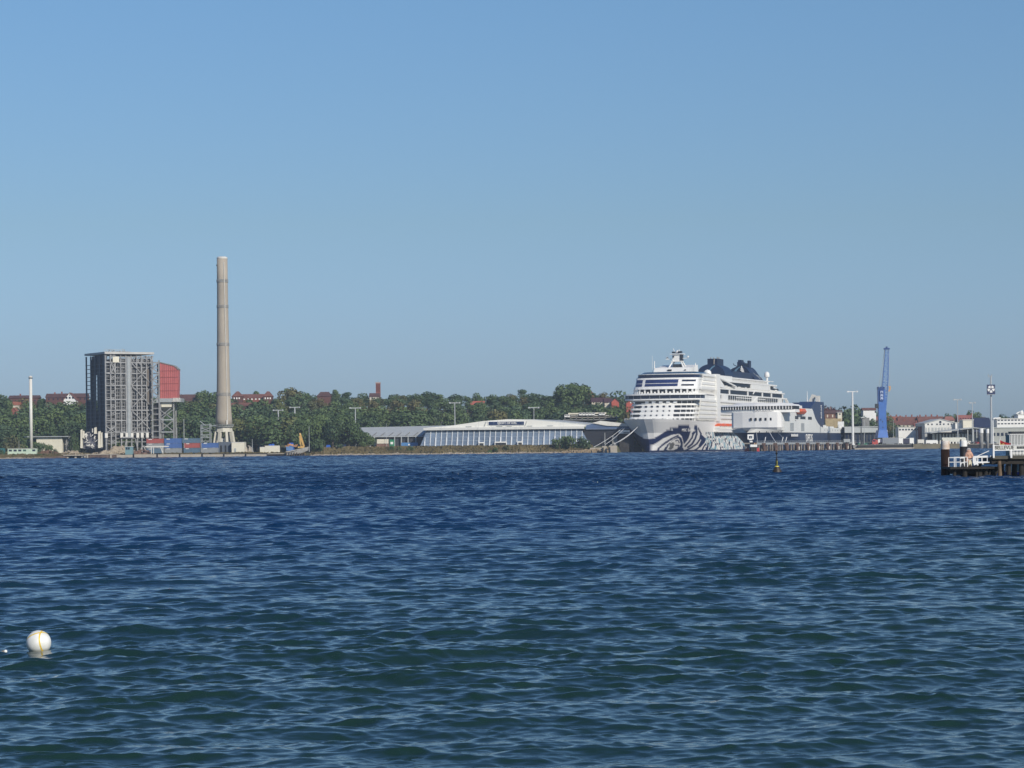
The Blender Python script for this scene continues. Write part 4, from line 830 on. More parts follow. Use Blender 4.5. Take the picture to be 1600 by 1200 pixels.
# port hall group
th = T('port_terminal', 790, 1560, 'long white terminal hall with sloping glass front and navy sign', 'terminal', 3.9)
XT = lambda px: PX(px, 1560, 8); ZT = lambda py: PZ(790, py, 1560)
zb, zt_ = ZT(697.2), ZT(671)
GL = mat('terminal_glass', (.13,.17,.23), .2, .3, .06, spec=.35)
q = MB(); yb_, yt_ = 1556.0, 1561.0
q.slab([(XT(656),yb_,zb),(XT(922),yb_,zb),(XT(922),yb_+45,zb),(XT(656),yb_+45,zb)], [(XT(667),yt_,zt_),(XT(908),yt_,zt_),(XT(908),yt_+38,zt_),(XT(667),yt_+38,zt_)])
gl = q.build('glass_front', GL, th)
def on_gl(u, v, off=0):   # u 0..1 along, v 0..1 up
    xb = XT(656)+(XT(922)-XT(656))*u; xt = XT(667)+(XT(908)-XT(667))*u; return (xb+(xt-xb)*v, yb_+(yt_-yb_)*v-off, zb+(zt_-zb)*v)
nf = 31
for i in range(nf):
    pb = 663.5+i*8.45; ub = (XT(pb)-XT(656))/(XT(922)-XT(656)); pt = pb+1.6; ut = (XT(pt)-XT(667))/(XT(908)-XT(667)); v1 = .97
    if ut < 0: v1 = .55; ut = 0.004
    if ut > 1: v1 = max(.2, 1-(pt-908)/14); ut = ub+(1-ub)*.3
    q = MB(); p0 = on_gl(ub, 0, .35); p1 = list(on_gl(ub, v1, .2)); p1[0] = p0[0]+(XT(pt)-XT(pb))*v1; q.bar(p0, p1, .42, .6)
    if i % 2 == 0: q.bar(p0, (p0[0]+(p1[0]-p0[0])*.55, p0[1]+(p1[1]-p0[1])*.55, p0[2]+(p1[2]-p0[2])*.55), .75, 1.0)
    q.build('fin', mat('fin_white', (.60,.62,.63), .5, .1, .5), gl)
q = MB()
for v in (.14,.36,.58,.8):
    q.bar(on_gl(0,v,.06), on_gl(1,v,.06), .14)
q.build('glazing_bar', mat('glazing_grey', (.33,.40,.46), .5, .05, 1), gl)
MB().box(XT(657), XT(922), 1554.6, 1556.4, 3.2, ZT(696.6)).build('plinth', CONC, th)
MB().box(XT(662), XT(913), 1558.2, 1606, zt_-.05, ZT(667.3)).build('eaves_band', mat('eaves_grey', (.58,.58,.55), .6, .05, .1), th)
MB().slab([(XT(p),1559.5,ZT(y)) for p, y in ((663,667.4),(700,664.8),(755,657.5),(792,655.2),(830,656.6),(870,660.5),(915,665.6),(915,667.4))], [(XT(p),1604,ZT(y)) for p, y in ((663,667.4),(700,664.8),(755,657.5),(792,655.2),(830,656.6),(870,660.5),(915,665.6),(915,667.4))]).build('gable_roof', mat('terminal_white', (.70,.69,.63), .5, .04, .1), th)
q = MB(); q.slab([(XT(p),1585,ZT(y)) for p, y in ((790,654.3),(835,655),(922,663.5),(980,667),(980,669),(920,668),(860,660),(792,655.6))], [(XT(p)+18,1640,ZT(y)) for p, y in ((790,654.3),(835,655),(922,663.5),(980,667),(980,669),(920,668),(860,660),(792,655.6))]); q.build('rear_roof', LGREY, th)
sg = MB().box(XT(764), XT(819), 1558.9, 1559.3, ZT(664), ZT(658.8)).build('sign_board', NAVY, th)
MB().box(XT(762.5), XT(820.5), 1559.2, 1559.55, ZT(665), ZT(658)).build('sign_frame', WHITE, th)
tx = text_mesh('PORT OF KIEL', 1.75, WHITE, sg, 'lettering', (0,0,0), sx=1.05, bold=.02); tx.location = (XT(793.5)-th.location.x, 1558.8-1560, ZT(661.3)-3.9)
q = MB(); c0 = (XT(779.6), 1558.75, ZT(661.3))
for k in range(5): t = math.pi/2+k*2*math.pi/5; q.slab([(c0[0]+.35*math.cos(t),c0[1],c0[2]+.35*math.sin(t)),(c0[0]+.95*math.cos(t-.4),c0[1],c0[2]+.95*math.sin(t-.4)),(c0[0]+.95*math.cos(t+.4),c0[1],c0[2]+.95*math.sin(t+.4))], [(c0[0]+.35*math.cos(t),c0[1]+.1,c0[2]+.35*math.sin(t)),(c0[0]+.95*math.cos(t-.4),c0[1]+.1,c0[2]+.95*math.sin(t-.4)),(c0[0]+.95*math.cos(t+.4),c0[1]+.1,c0[2]+.95*math.sin(t+.4))])
q.build('emblem', WHITE, sg)
for px, px2 in ((757,760),(820.5,823.5)): MB().bar((XT(px),1559,ZT(666)), (XT(px2),1559,ZT(658.5)), .3).build('roof_strut', GREYM, th)
for (a, b) in ((728,737),(776,785),(792,800),(823,832),(855,864)): MB().box(XT(a), XT(b), 1559.2, 1559.6, ZT(666.4), ZT(665.6)).build('roof_vent', GREYM, th)
for (a, b, y) in ((748,757,690.5),(773,792,690),(808.5,816.5,690)):
    e_ = MB().box(XT(a), XT(b), 1552.8, 1556, 3.6, ZT(y)).build('entrance_porch', WHITE, th); MB().box(XT(a+1.2), XT(b-1.2), 1552.7, 1552.9, 3.7, ZT(y+1.6)).build('doorway', DARK, e_)
for px in (690,748,772,790,807,816,880): MB().bar((XT(px),1557,ZT(672)), (XT(px),1557,ZT(658)), .09).build('flagpole', GREYM, th)
rs = T('dark_shed', 944, 1575, 'dark fronted quay shed between the glass hall and the cruise ship', 'shed', 3.2)
XR = lambda px: PX(px, 1575, 8); ZR = lambda py: PZ(944, py, 1575)
MB().box(XR(912), XR(990), 1575, 1640, -1, ZR(671)).build('wall', mat('navy_shade_wall', (.004,.006,.014), .6, .2, .2), rs)  # front stands in shade, which is put into this near-black colour
MB().box(XR(916), XR(992), 1573.5, 1640, ZR(671), ZR(669.4)).build('fascia', mat('slate_fascia', (.09,.12,.18), .5, .1, .3), rs)
MB().slab([(XR(p),1574,ZR(y)) for p, y in ((914,669.4),(992,669.4),(992,662),(932,660.5),(917,664))], [(XR(p)+10,1640,ZR(y)) for p, y in ((914,669.4),(992,669.4),(992,662),(932,660.5),(917,664))]).build('roof', mat('blue_grey_roof', (.06,.10,.19), .5, .2, .1), rs)
MB().slab([(XR(p),1573.2,ZR(y)) for p, y in ((925,660.8),(938,657.4),(990,663.5),(990,667),(948,665.3))], [(XR(p),1574,ZR(y)) for p, y in ((925,660.8),(938,657.4),(990,663.5),(990,667),(948,665.3))]).build('roof_light', OFFW, rs)
for a, b in ((956,964),): MB().box(XR(a), XR(b), 1570, 1574, 3, ZR(681)).build('lean_to', GREYC, rs)
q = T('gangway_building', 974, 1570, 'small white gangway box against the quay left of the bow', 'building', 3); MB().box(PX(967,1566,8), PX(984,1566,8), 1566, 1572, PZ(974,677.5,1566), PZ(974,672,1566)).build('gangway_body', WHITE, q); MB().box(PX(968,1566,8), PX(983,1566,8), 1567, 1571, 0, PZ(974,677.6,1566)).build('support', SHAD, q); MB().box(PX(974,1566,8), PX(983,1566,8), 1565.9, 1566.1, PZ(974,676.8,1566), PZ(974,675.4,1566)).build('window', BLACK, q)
# quay under the bow, the ship's shadow put into its dark colour
qd = T('shaded_quay', 985, 1520, 'dark shaded quay wall left of the cruise ship bow', 'quay wall', 0)
qd.location.y = 1545
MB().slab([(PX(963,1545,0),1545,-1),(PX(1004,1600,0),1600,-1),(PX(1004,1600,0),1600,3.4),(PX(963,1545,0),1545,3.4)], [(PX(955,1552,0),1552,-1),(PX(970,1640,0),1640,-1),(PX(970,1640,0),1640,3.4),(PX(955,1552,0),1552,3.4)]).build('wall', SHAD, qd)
for (a, b, D, yt, lb_) in ((951.5,964.5,1470,696.5,'squat concrete mooring block nearest the bow'),(941,948,1474,697,'narrow concrete mooring block with a bollard left of the squat one')):
    e = T('mooring_block', (a+b)/2, D, lb_, 'mooring block', 0)
    MB().box(PX(a,D,0), PX(b,D,0), D, D+7, -1, PZ(a,yt,D)).build('block', CONC, e); MB().box(PX(a,D,0)+.3, PX(a,D,0)+.9, D-.5, D, -1, PZ(a,yt,D)-.8).build('fender', SHAD, e); MB().lathe([(.35,0),(.3,.6),(.6,.8),(.6,1)], ((PX(a,D,0)+PX(b,D,0))/2, D+2, PZ(a,yt,D)), 10).build('bollard', DARK, e)
e = T('rocky_mole', 925, 1490, 'broken brown concrete mole end with stones at the waterline', 'mole', 0)
rr = random.Random(9); q = MB()
for i in range(170): a = rr.uniform(880, 951); h_ = rr.uniform(.3, 1.2)*(1+ (a-880)/40); D = rr.uniform(1478, 1494); q.bar((PX(a,D,0),D,-.4), (PX(a,D,0)+rr.uniform(-1,1),D+1,h_), rr.uniform(.6,1.7), rr.uniform(.6,1.4))
q.build('stones', mat('brown_stone', (.25,.19,.12), .95, .35, .4), e); q = MB(); q.box(PX(922,1492,0), PX(941,1492,0), 1492, 1500, -1, 3.2); q.build('concrete_core', CONC, e)
# mooring lines
def rope(p, q_, sag, r, name, lb_, mt=OFFW, group=None):
    b = MB(); p = Vector(p); q_ = Vector(q_); pr = None
    for i in range(13):
        t = i/12; c = p.lerp(q_, t); c.z -= sag*4*t*(1-t)
        if pr is not None: b.tube(pr, c, r, r, 6)
        pr = c
    return tag(b.build(name, mt), lb_, 'mooring line', group)
def wpt(s, t, z): return (CX+math.sin(TH)*s+math.cos(TH)*t, CY+math.cos(TH)*s-math.sin(TH)*t, z)
GRP = 'mooring lines from the cruise ship bow'
rope(wpt(-7,-6,15.5), (PX(955,1473,4),1473,PZ(955,697,1473)+.5), 1.0, .15, 'mooring_line', 'pale mooring line from bow to the squat concrete block', WHITE, GRP)
rope(wpt(-7,-5.5,16), (PX(953,1474,4),1474,PZ(955,697,1473)+.5), 1.8, .13, 'mooring_line', 'lower sagging mooring line running beside the first one', WHITE, GRP)
rope(wpt(2,-16.5,15.5), (PX(944,1476,4),1476,PZ(944,697,1476)+.5), .8, .13, 'mooring_line', 'mooring line from the shaded flare to the narrow block', WHITE, GRP)
rope(wpt(6,-19,15.5), (PX(928,1494,4),1494,3.6), .8, .13, 'mooring_line', 'longest mooring line reaching left to the broken mole', WHITE, GRP)
# long warehouse left of the terminal
wh = T('long_warehouse', 620, 1580, 'long dark walled warehouse with light grey pitched roof left of the glass hall', 'warehouse', 3.8)
XW = lambda px: PX(px, 1580, 8); ZW = lambda py: PZ(620, py, 1580)
MB().box(XW(579), XW(668), 1580, 1615, 3, ZW(681)).build('wall', mat('charcoal_wall', (.035,.04,.05), .7, .3, .3), wh)
q = MB(); q.add([(XW(577),1578.5,ZW(682)),(XW(672),1578.5,ZW(682)),(XW(720),1612,ZW(664.6)),(XW(557),1612,ZW(666.6)),(XW(720),1612,ZW(666)),(XW(557),1612,ZW(668)),(XW(577),1578.5,ZW(682.8)),(XW(672),1578.5,ZW(682.8))], [(0,1,2,3),(3,2,4,5),(7,6,5,4),(0,3,5,6),(1,7,4,2),(6,7,1,0)]); rf = q.build('roof', LGREY, wh)
for i in range(8):
    a = 581+i*13; MB().slab([(XW(a),1578.7,ZW(681.6)+.05),(XW(a)+.45,1578.7,ZW(681.6)+.05),(XW(a+6)+.45,1588,ZW(676)),(XW(a+6),1588,ZW(676))], [(XW(a),1578.7,ZW(681.6)+.25),(XW(a)+.45,1578.7,ZW(681.6)+.25),(XW(a+6)+.45,1588,ZW(676)+.3),(XW(a+6),1588,ZW(676)+.3)]).build('roof_seam', GREYC, rf)
for px in (578.5,585.5,617,627.5,638,650): MB().box(XW(px)-.25, XW(px)+.25, 1577.6, 1578.2, 3, ZW(682)).build('post', LGREY, wh)
for i, (a, b, y0, y1, mt, lb_) in enumerate(((589,607,686.2,693,CREAM,'cream container stacked on a brick red one'),(588.5,608,693.3,699.3,RUST,'brick red container under the cream one'),(609,616,687,699,mat('green_container_paint', (.02,.20,.09),.5,.1,1),'narrow green container with a white patch'),(627,653,692,699,mat('sky_blue_paint', (.07,.20,.42),.5,.1,.5),'long light blue container against the warehouse'))):
    e = T('container', (a+b)/2, 1572, lb_, 'container', PZ(600,y1,1572), 'containers in front of the long warehouse'); x0, x1, z0, z1 = PX(a,1572,5), PX(b,1572,5), PZ(600,y1,1572), PZ(600,y0,1572)
    MB().box(x0, x1, 1572, 1574.5, z0, z1).build('container_body', mt, e); MB().box((x0+x1)/2-.9, (x0+x1)/2+.7, 1571.9, 1572.02, z0+(z1-z0)*.4, z0+(z1-z0)*.7).build('white_marking' if i > 1 else 'door_panel', WHITE if i > 1 else mt, e)
# car park deck behind
pk = T('parking_deck', 922, 1690, 'two level parking deck with parked vehicles behind the terminal roof', 'parking deck')
XK = lambda px: PX(px, 1690, 20); ZK = lambda py: PZ(918, py, 1690)
for (a, b, y0, y1, mt) in ((880,965,655,656.6,GREYC),(886,966,651.6,652.6,CONC),(890,952,649,650,OFFW),(888,910,645,647.4,CREAM),(930,947.5,644.6,647,CREAM)): MB().box(XK(a), XK(b), 1690, 1712, ZK(y1), ZK(y0)).build('deck', mt, pk)
MB().box(XK(882), XK(964), 1696, 1711, hz(XK(920),1700)-2, ZK(652)).build('back_wall', mat('maroon_shade', (.06,.035,.04), .8, .3, .3), pk)
for a in range(882, 966, 9): MB().box(XK(a), XK(a)+.6, 1690, 1690.6, ZK(657), ZK(648.5)).build('post', GREYC, pk)
pz = ZK(649)
for i, a in enumerate(list(range(905, 930, 5))+[882, 886, 936, 941]):
    yy = 648.9 if a > 890 else 651.5
    e = empty('parked_van', (XK(a),1688.6,ZK(yy)), 0, ['leftmost white van in the row on the upper parking deck','second white van from the left on the upper deck','third white van from the left on the upper deck','fourth white van from the left on the upper deck','fifth white van in the row on the upper deck','left van of two on the low end of the deck','right van of two on the low end of the deck','white van right of the row of five under the cream canopy','rightmost white van on the upper parking deck'][i], 'van', 'vans on the parking deck')
    MB().slab([(XK(a),1689,ZK(yy)),(XK(a)+1.9,1689,ZK(yy)),(XK(a)+1.9,1689,ZK(yy)+1.1),(XK(a)+1.7,1689,ZK(yy)+1.9),(XK(a)+.2,1689,ZK(yy)+1.9),(XK(a),1689,ZK(yy)+1.1)], [(XK(a),1690,ZK(yy)),(XK(a)+1.9,1690,ZK(yy)),(XK(a)+1.9,1690,ZK(yy)+1.1),(XK(a)+1.7,1690,ZK(yy)+1.9),(XK(a)+.2,1690,ZK(yy)+1.9),(XK(a),1690,ZK(yy)+1.1)]).build('body', WHITE, e); MB().box(XK(a)+.3, XK(a)+1.6, 1688.9, 1689, ZK(yy)+1.1, ZK(yy)+1.7).build('windscreen', GLASSD, e)
# ---------------------------------------------------------------- trees
def leaf_mat():
    m = bpy.data.materials.new('foliage'); m.use_nodes = True; n = m.node_tree; b = n.nodes['Principled BSDF']; L = n.links.new
    oi = n.nodes.new('ShaderNodeObjectInfo'); tc = n.nodes.new('ShaderNodeTexCoord'); no = n.nodes.new('ShaderNodeTexNoise'); no.inputs['Scale'].default_value = .45; no.inputs['Detail'].default_value = 4; L(tc.outputs['Object'], no.inputs['Vector'])
    r1 = n.nodes.new('ShaderNodeValToRGB'); e = r1.color_ramp.elements; e[0].position = 0; e[0].color = (.050,.084,.038,1); e[1].position = 1; e[1].color = (.135,.150,.055,1)
    for p, c in ((.35,(.072,.112,.042,1)),(.6,(.100,.145,.050,1)),(.85,(.066,.108,.055,1)),(.95,(.125,.110,.045,1))): x = e.new(p); x.color = c
    L(oi.outputs['Random'], r1.inputs[0])
    mr = n.nodes.new('ShaderNodeMapRange'); mr.inputs[1].default_value = .3; mr.inputs[2].default_value = .7; mr.inputs[3].default_value = .8; mr.inputs[4].default_value = 1.2; L(no.outputs[0], mr.inputs[0])
    mx = n.nodes.new('ShaderNodeMix'); mx.data_type = 'RGBA'; mx.blend_type = 'MULTIPLY'; mx.inputs[0].default_value = 1; L(r1.outputs[0], mx.inputs[6]); L(mr.outputs[0], mx.inputs[7]); L(mx.outputs[2], b.inputs['Base Color'])
    b.inputs['Roughness'].default_value = .6; b.inputs['Specular IOR Level'].default_value = .25
    return m
LEAF = leaf_mat(); BARK = mat('bark', (.09,.07,.05), .9, .3, 2)
COPPER = mat('copper_leaves', (.09,.032,.028), .6, .35, .5)
def crown_mesh(seed, hgt, rad, leaf=.9, n=1100, style='round'):
    """unit tree crown built of many leaf clumps over several lobes; base of the trunk at z = 0"""
    rr = random.Random(seed); vs = []; fs = []; lobes = []
    k = rr.randint(7, 11)
    for i in range(k):
        a = rr.uniform(0, 6.28); u = rr.uniform(.15, 1); r = rad*rr.uniform(.34, .52)
        if style == 'tall': d = rad*.45*u; z = hgt*rr.uniform(.28, .88)
        else: d = rad*.62*math.sqrt(u); z = hgt*rr.uniform(.36, .84)-d*.18
        lobes.append((d*math.cos(a), d*math.sin(a), z, r*(1 if z < hgt*.7 else .8)))
    lobes.append((0, 0, hgt*.86-rad*.1, rad*.42)); lobes.append((0, 0, hgt*.55, rad*.62))
    for i in range(n):
        x, y, z, r = lobes[rr.randrange(len(lobes))]
        while True:
            v = Vector((rr.gauss(0,1), rr.gauss(0,1), rr.gauss(.15,1)))
            if v.length > .1: break
        v.normalize(); rad_ = r*rr.uniform(.72, 1.08); c = Vector((x, y, z)) + Vector((v.x*rad_, v.y*rad_, v.z*rad_*.85))
        nrm = (v+Vector((rr.gauss(0,.45), rr.gauss(0,.45), rr.gauss(.1,.4)))).normalized(); t = nrm.orthogonal().normalized(); bt = nrm.cross(t); ang = rr.uniform(0, 6.28)
        t2 = t*math.cos(ang)+bt*math.sin(ang); b2 = nrm.cross(t2); s = leaf*rr.uniform(.5, 1.1); o = len(vs)
        vs += [c+t2*s*.6, c+b2*s*.45+nrm*s*.12, c-t2*s*.55, c-b2*s*.5-nrm*s*.1]; fs.append((o, o+1, o+2, o+3))
    me = bpy.data.meshes.new('crown'); me.from_pydata([tuple(v) for v in vs], [], fs); me.materials.append(LEAF); me.update(); return me
def trunk_mesh(seed, hgt, rad):
    rr = random.Random(seed); b = MB(); b.tube((0,0,-1.5), (rad*.04,0,hgt*.35), rad*.075, rad*.055, 8); b.tube((rad*.04,0,hgt*.35), (0,rad*.05,hgt*.75), rad*.055, rad*.02, 7)
    for i in range(5): a = rr.uniform(0, 6.28); z = hgt*rr.uniform(.3,.5); b.tube((rad*.03,0,z), (rad*.5*math.cos(a), rad*.5*math.sin(a), z+hgt*rr.uniform(.15,.3)), rad*.035, rad*.012, 5)
    me = bpy.data.meshes.new('trunk'); me.from_pydata(b.v, [], b.f); me.materials.append(BARK); me.update(); return me
KINDS = [(crown_mesh(s, 14, 7.2, n=1500, leaf=1.05), trunk_mesh(s, 14, 7)) for s in range(5)] + [(crown_mesh(20+s, 17, 5.6, n=1150, style='tall'), trunk_mesh(s+20, 17, 6)) for s in range(3)]
def tree(x, y, z, kind, s, label, group=None, name='broadleaf_tree', sq=1., mt=None, rz=None, cat='tree'):
    cm, tm = KINDS[kind]; e = empty(name, (x, y, z), rnd(0, 6.28) if rz is None else rz, label, cat, group); e.scale = (s*sq, s*sq, s)
    for nm, me in (('crown', cm), ('trunk', tm)):
        if mt is not None and nm == 'crown': me = me.copy(); me.materials[0] = mt
        o = bpy.data.objects.new(nm, me); COL.objects.link(o); o.parent = e
    return e
sky_x = [-80,0,20,40,60,70,80,130,285,300,320,340,370,390,400,420,440,455,470,490,520,530,560,600,640,680,700,735,752,770,800,810,840,850,870,880,900,925,935,945,955,980,1020]
sky_y = [612,612,611,614,618,622,619,619,616,610,608,611,616,612,612,617,608,604,607,614,612,608,610,613,613,608,614,617,620,613,611,606,611,616,604,599,597,607,613,618,611,612,614]
CN2 = {}
LAB = ['dense dark green tree in the wood on the far slope', 'mid green rounded tree in the wood on the far slope', 'tall narrow green tree in the wood on the far slope']
NT = 0; CNT = {}; ORD = 'first second third fourth fifth sixth seventh eighth ninth tenth eleventh twelfth'.split(); RN = ['lowest row','second row up','third row up','middle row','third row from the ridge','second row from the ridge','ridge row']
rows_ = [(1640, 655, 32), (1672, 648, 30), (1712, 640, 29), (1758, 632, 29), (1812, 625, 29), (1868, 617, 28), (1915, 0, 27)]
for ri, (Y0, ty, stepx) in enumerate(rows_):
    px = -36 + rnd(0, 20)
    while px < 1003:
        y = Y0 + rnd(-14, 14); x = PX(px, y, 20); g = hz(x, y)
        sk = interp(px, sky_x, sky_y); top = sk+rnd(-1.5, 5) if ri == 6 else max(ty, sk+3)+rnd(-3, 5)
        if ri == 0: top = interp(px, [-40,60,120,285,330,400,450,560,575,1000], [672,676,672,652,655,650,644,641,668,668])+rnd(-4,6)
        if ri == 1 and px < 570: top = interp(px, [-40,60,285,560], [660,655,645,638])+rnd(-4,4)
        if ri <= 0 and 566 < px < 985: px += stepx; continue
        if ri == 1 and 575 < px: top = 663+rnd(-3,2)
        hh = PZ(px, top, y)-g; kind = random.choice([0,1,2,3,4,0,1,2,3,4,5,6,7]); base = 14 if kind < 5 else 17
        hh = min(max(hh, 7), 24); s = hh/base
        # keep the roofs on the ridge in view
        blocked = any(a < px < b and ri >= 5 for a, b in ((78,134),(362,426),(496,518),(584,594),(736,756),(926,966),(14,30)))
        if blocked: hh = min(hh, max(5, PZ(px, sk+7.5, y)-g)); s = hh/base
        if True:
            lm = [(-60,'far left edge'),(48,'slim white stack'),(135,'steel frame'),(265,'red casing'),(350,'concrete chimney'),(470,'excavator'),(560,'warehouse'),(700,'glass hall corner'),(790,'terminal sign'),(880,'clump of bushes'),(960,'red gable')]
            k0 = max(i_ for i_, l_ in enumerate(lm) if l_[0] <= px); CNT[(ri, k0)] = CNT.get((ri, k0), 0)+1
            tree(x, y, g-.3, kind, s, ORD[CNT[(ri, k0)]-1]+(' tall narrow' if kind >= 5 else ' rounded')+' tree right of '+lm[k0][1]+', '+RN[ri]+' of wood', 'trees of the wood on the far slope', sq=max(.8, min(1.7, 8.2/(7*s) if s < 1 else 1.08))*rnd(.85, 1.3)); NT += 1
        px += stepx*rnd(.7, 1.3)
# single trees that stand out
for (px, top, y, kd, s_, lb_) in ((897,597,1860,1,1.5,'broad tree rising highest above the ridge right of the terminal'),(880,600,1865,3,1.35,'dark tree crowning the ridge just left of the highest one'),(912,600,1870,0,1.3,'round tree on the ridge beside the orange brick house'),
        (455,604,1880,2,1.3,'big round tree on the ridge left of centre above two floodlight masts'),(320,609,1900,4,1.1,'dark rounded tree standing directly left of the concrete chimney'),(525,607,1900,5,.8,'bare topped tree poking above the ridge right of a brown roof'),
        (400,608,1905,6,.7,'thin topped tree between the two turrets of the long brick house'),(815,606,1890,6,1.,'feathery tree highest on the ridge above the terminal sign'),(945,612,1880,0,.8,'small round tree between brick house and red gable'),(965,609,1900,1,1.1,'dark tree on the ridge left of the cruise ship bridge'),
        (961,635,1830,2,1.2,'leafy tree hiding the foot of the red gable'),(982,634,1830,1,1.,'tree below the small red house by the bridge wing'),(745,613,1900,3,.8,'small tree left of a dip in the ridge line')):
    x = PX(px, y, 20); g = hz(x, y); hh = PZ(px, top, y)-g; base = 14 if kd < 5 else 17; tree(x, y, g-.3, kd, hh/base, lb_, sq=max(.7, min(1.4, 8.5/(7*hh/base)*s_)))
# right hand hill trees behind the ferry and quay
rx = [1280,1290,1305,1320,1335,1345,1360,1390,1400]; ry = [634,634,637,634,630,636,640,643,645]
for ri, (Y0, off) in enumerate(((1780, 18), (1830, 9), (1880, 0))):
    px = 1240 + ri*5
    while px < (1395 if ri else 1440):
        if not (ri < 2 and 1286 < px < 1318):
            CN2.setdefault(ri, 0); y = Y0+rnd(-10,10); x = PX(px, y, 15); g = hz(x, y); top = interp(px, rx, ry)+off+rnd(-1,4); hh = max(PZ(px, top, y)-g, 5); kd = random.choice([0,1,2,3,4]); tree(x, y, g-.3, kd, hh/14, ORD[CN2.setdefault(ri, 0)]+' tree from the left on the low hill behind the quay, '+('front','middle','back')[ri]+' row', 'trees behind the right quay', sq=max(.8, min(1.8, 6.2/(7*hh/14))))
            CN2[ri] += 1
        px += rnd(14, 20)
for (px, top, y, lb_, mt) in ((1288,632,1850,'reddish leaved tree right of the ferry funnel',COPPER),(1300,635,1855,'copper leaved tree above the domed brick building',COPPER),(1480,645,1850,'round dark tree behind the white gabled hall',None),(1492,646,1860,'small tree left of a tall floodlight mast',None),(1517,640,1850,'largest tree above the red roofs at the right',None),(1528,643,1860,'tree sloping down to the dark blue roof',None),(1567,646,1840,'round tree behind the white office block',None),(1592,645,1840,'dark tree at the right edge behind the office block',None),(1390,650,1800,'thin tree directly right of the blue crane',None),(1590,652,1830,'low tree at the right edge below the white deckhouse',None)):
    x = PX(px, y, 15); g = hz(x, y); hh = PZ(px, top, y)-g; tree(x, y, g-.3, random.randrange(5), hh/14, lb_, sq=max(.6, min(1.6, 7/(7*hh/14))), mt=mt)
# trees and bushes near the shore
BUSH = [(crown_mesh(50+s, 4.4, 3.4, leaf=.6, n=620), trunk_mesh(50+s, 4, 2)) for s in range(3)]
def bush(px, D, w_, h_, label, name='bush', group=None):
    x = PX(px, D, 3); g = hz(x, D); s = PZ(px, 0, D); cm, tm = BUSH[random.randrange(3)]
    e = empty(name, (x, D, g-.5), rnd(0,6.28), label, 'bush' if name == 'bush' else 'tree', group); sx = w_*D/F/6.2; e.scale = (sx, sx, h_*D/F/4.2)
    for nm, me in (('foliage', cm), ('stem', tm)): o = bpy.data.objects.new(nm, me); COL.objects.link(o); o.parent = e
    return e
for (px, D, w_, h_, lb_) in ((497,1508,24,22,'big round bush at the right end of the excavator barge'),(874,1506,26,20,'left part of the broad bush before the glass hall'),(890,1506,32,23,'tallest bush of the clump before the glass hall'),(909,1507,30,20,'right bush of the clump before the glass hall'),(775,1504,12,9,'small bush on the bank below the porch'),(790,1506,14,10,'round bush below the wide entrance porch'),(765,1504,9,6,'lowest bush on the grassy bank left of the porch'),
        (532,1512,16,9,'low bush on the stony shore right of the big one'),(612,1508,12,9,'dark bush on the bank before the long warehouse'),(625,1508,9,7,'small bush beside the first on the warehouse bank'),(642,1508,14,8,'wide low bush before the light blue container'),
        (2,1514,18,10,'green bush in front of the teal container'),(76,1552,16,17,'dark bush against the cream hall'),(47,1556,28,22,'bush hiding the foot of the slim white stack'),(20,1545,34,30,'big bush behind the pale green cabin'),(62,1553,18,20,'leafy bush between stack and cream hall'),(86,1549,12,10,'small bush at the right corner of the cream hall'),(22,1508,12,5,'low shrub on the bank below the cabin'),(60,1509,14,5,'low shrub on the bank right of the cabin'),(118,1560,22,34,'tall bushy growth left of the ruined shell')):
    bush(px, D, w_, h_, lb_)
for (px, D, top, kd, lb_) in ((562,1560,672,0,'dark tree in front of the left end of the warehouse roof'),(573,1556,676,3,'round tree touching the lower roof corner of the warehouse'),(548,1562,655,1,'broad light green tree left of the warehouse'),(520,1566,650,2,'broad light green tree behind the parked white boats'),(536,1570,645,4,'tallest light green tree by the lamp mast'),(500,1575,653,0,'green tree behind the round shore bush'),(470,1580,650,1,'green tree behind the excavator')):
    x = PX(px, D, 3); g = hz(x, D); hh = PZ(px, top, D)-g; tree(x, D, g-.3, kd, hh/14, lb_, sq=max(.8, min(1.3, 8/(7*hh/14))))
# shore: stones and rough grass nobody could count
rr = random.Random(4); q = MB()
for (a, b, n, mh) in ((-10,100,900,.8),(486,960,3200,.9)):
    for i in range(n):
        px = rr.uniform(a, b); D = 1500+rr.uniform(-2.2, 3.4); x = PX(px, D, 1); z = hz(x, D) if D > 1500 else -.1; s = rr.uniform(.3, mh+.35)
        q.T = Matrix.Translation((x, D, max(z, -.2)+s*.15)) @ Matrix.Rotation(rr.uniform(0,6), 4, Vector((rr.random(), rr.random(), rr.random()+.1)).normalized()); q.add([(-s*.5,-s*.4,-s*.3),(s*.5,-s*.35,-s*.35),(s*.4,s*.4,-s*.3),(-s*.4,s*.45,-s*.25),(-s*.3,-s*.3,s*.3),(s*.35,-s*.25,s*.25),(s*.25,s*.3,s*.35),(-s*.3,s*.25,s*.3)], [(0,3,2,1),(4,5,6,7),(0,1,5,4),(1,2,6,5),(2,3,7,6),(3,0,4,7)])
q.T = None; tag(q.build('gravel_shore', mat('shore_stone', (.32,.27,.21), .9, .45, .35)), 'brown and grey stones heaped along the waterline', None, None, 'stuff')
rr = random.Random(5); q = MB()
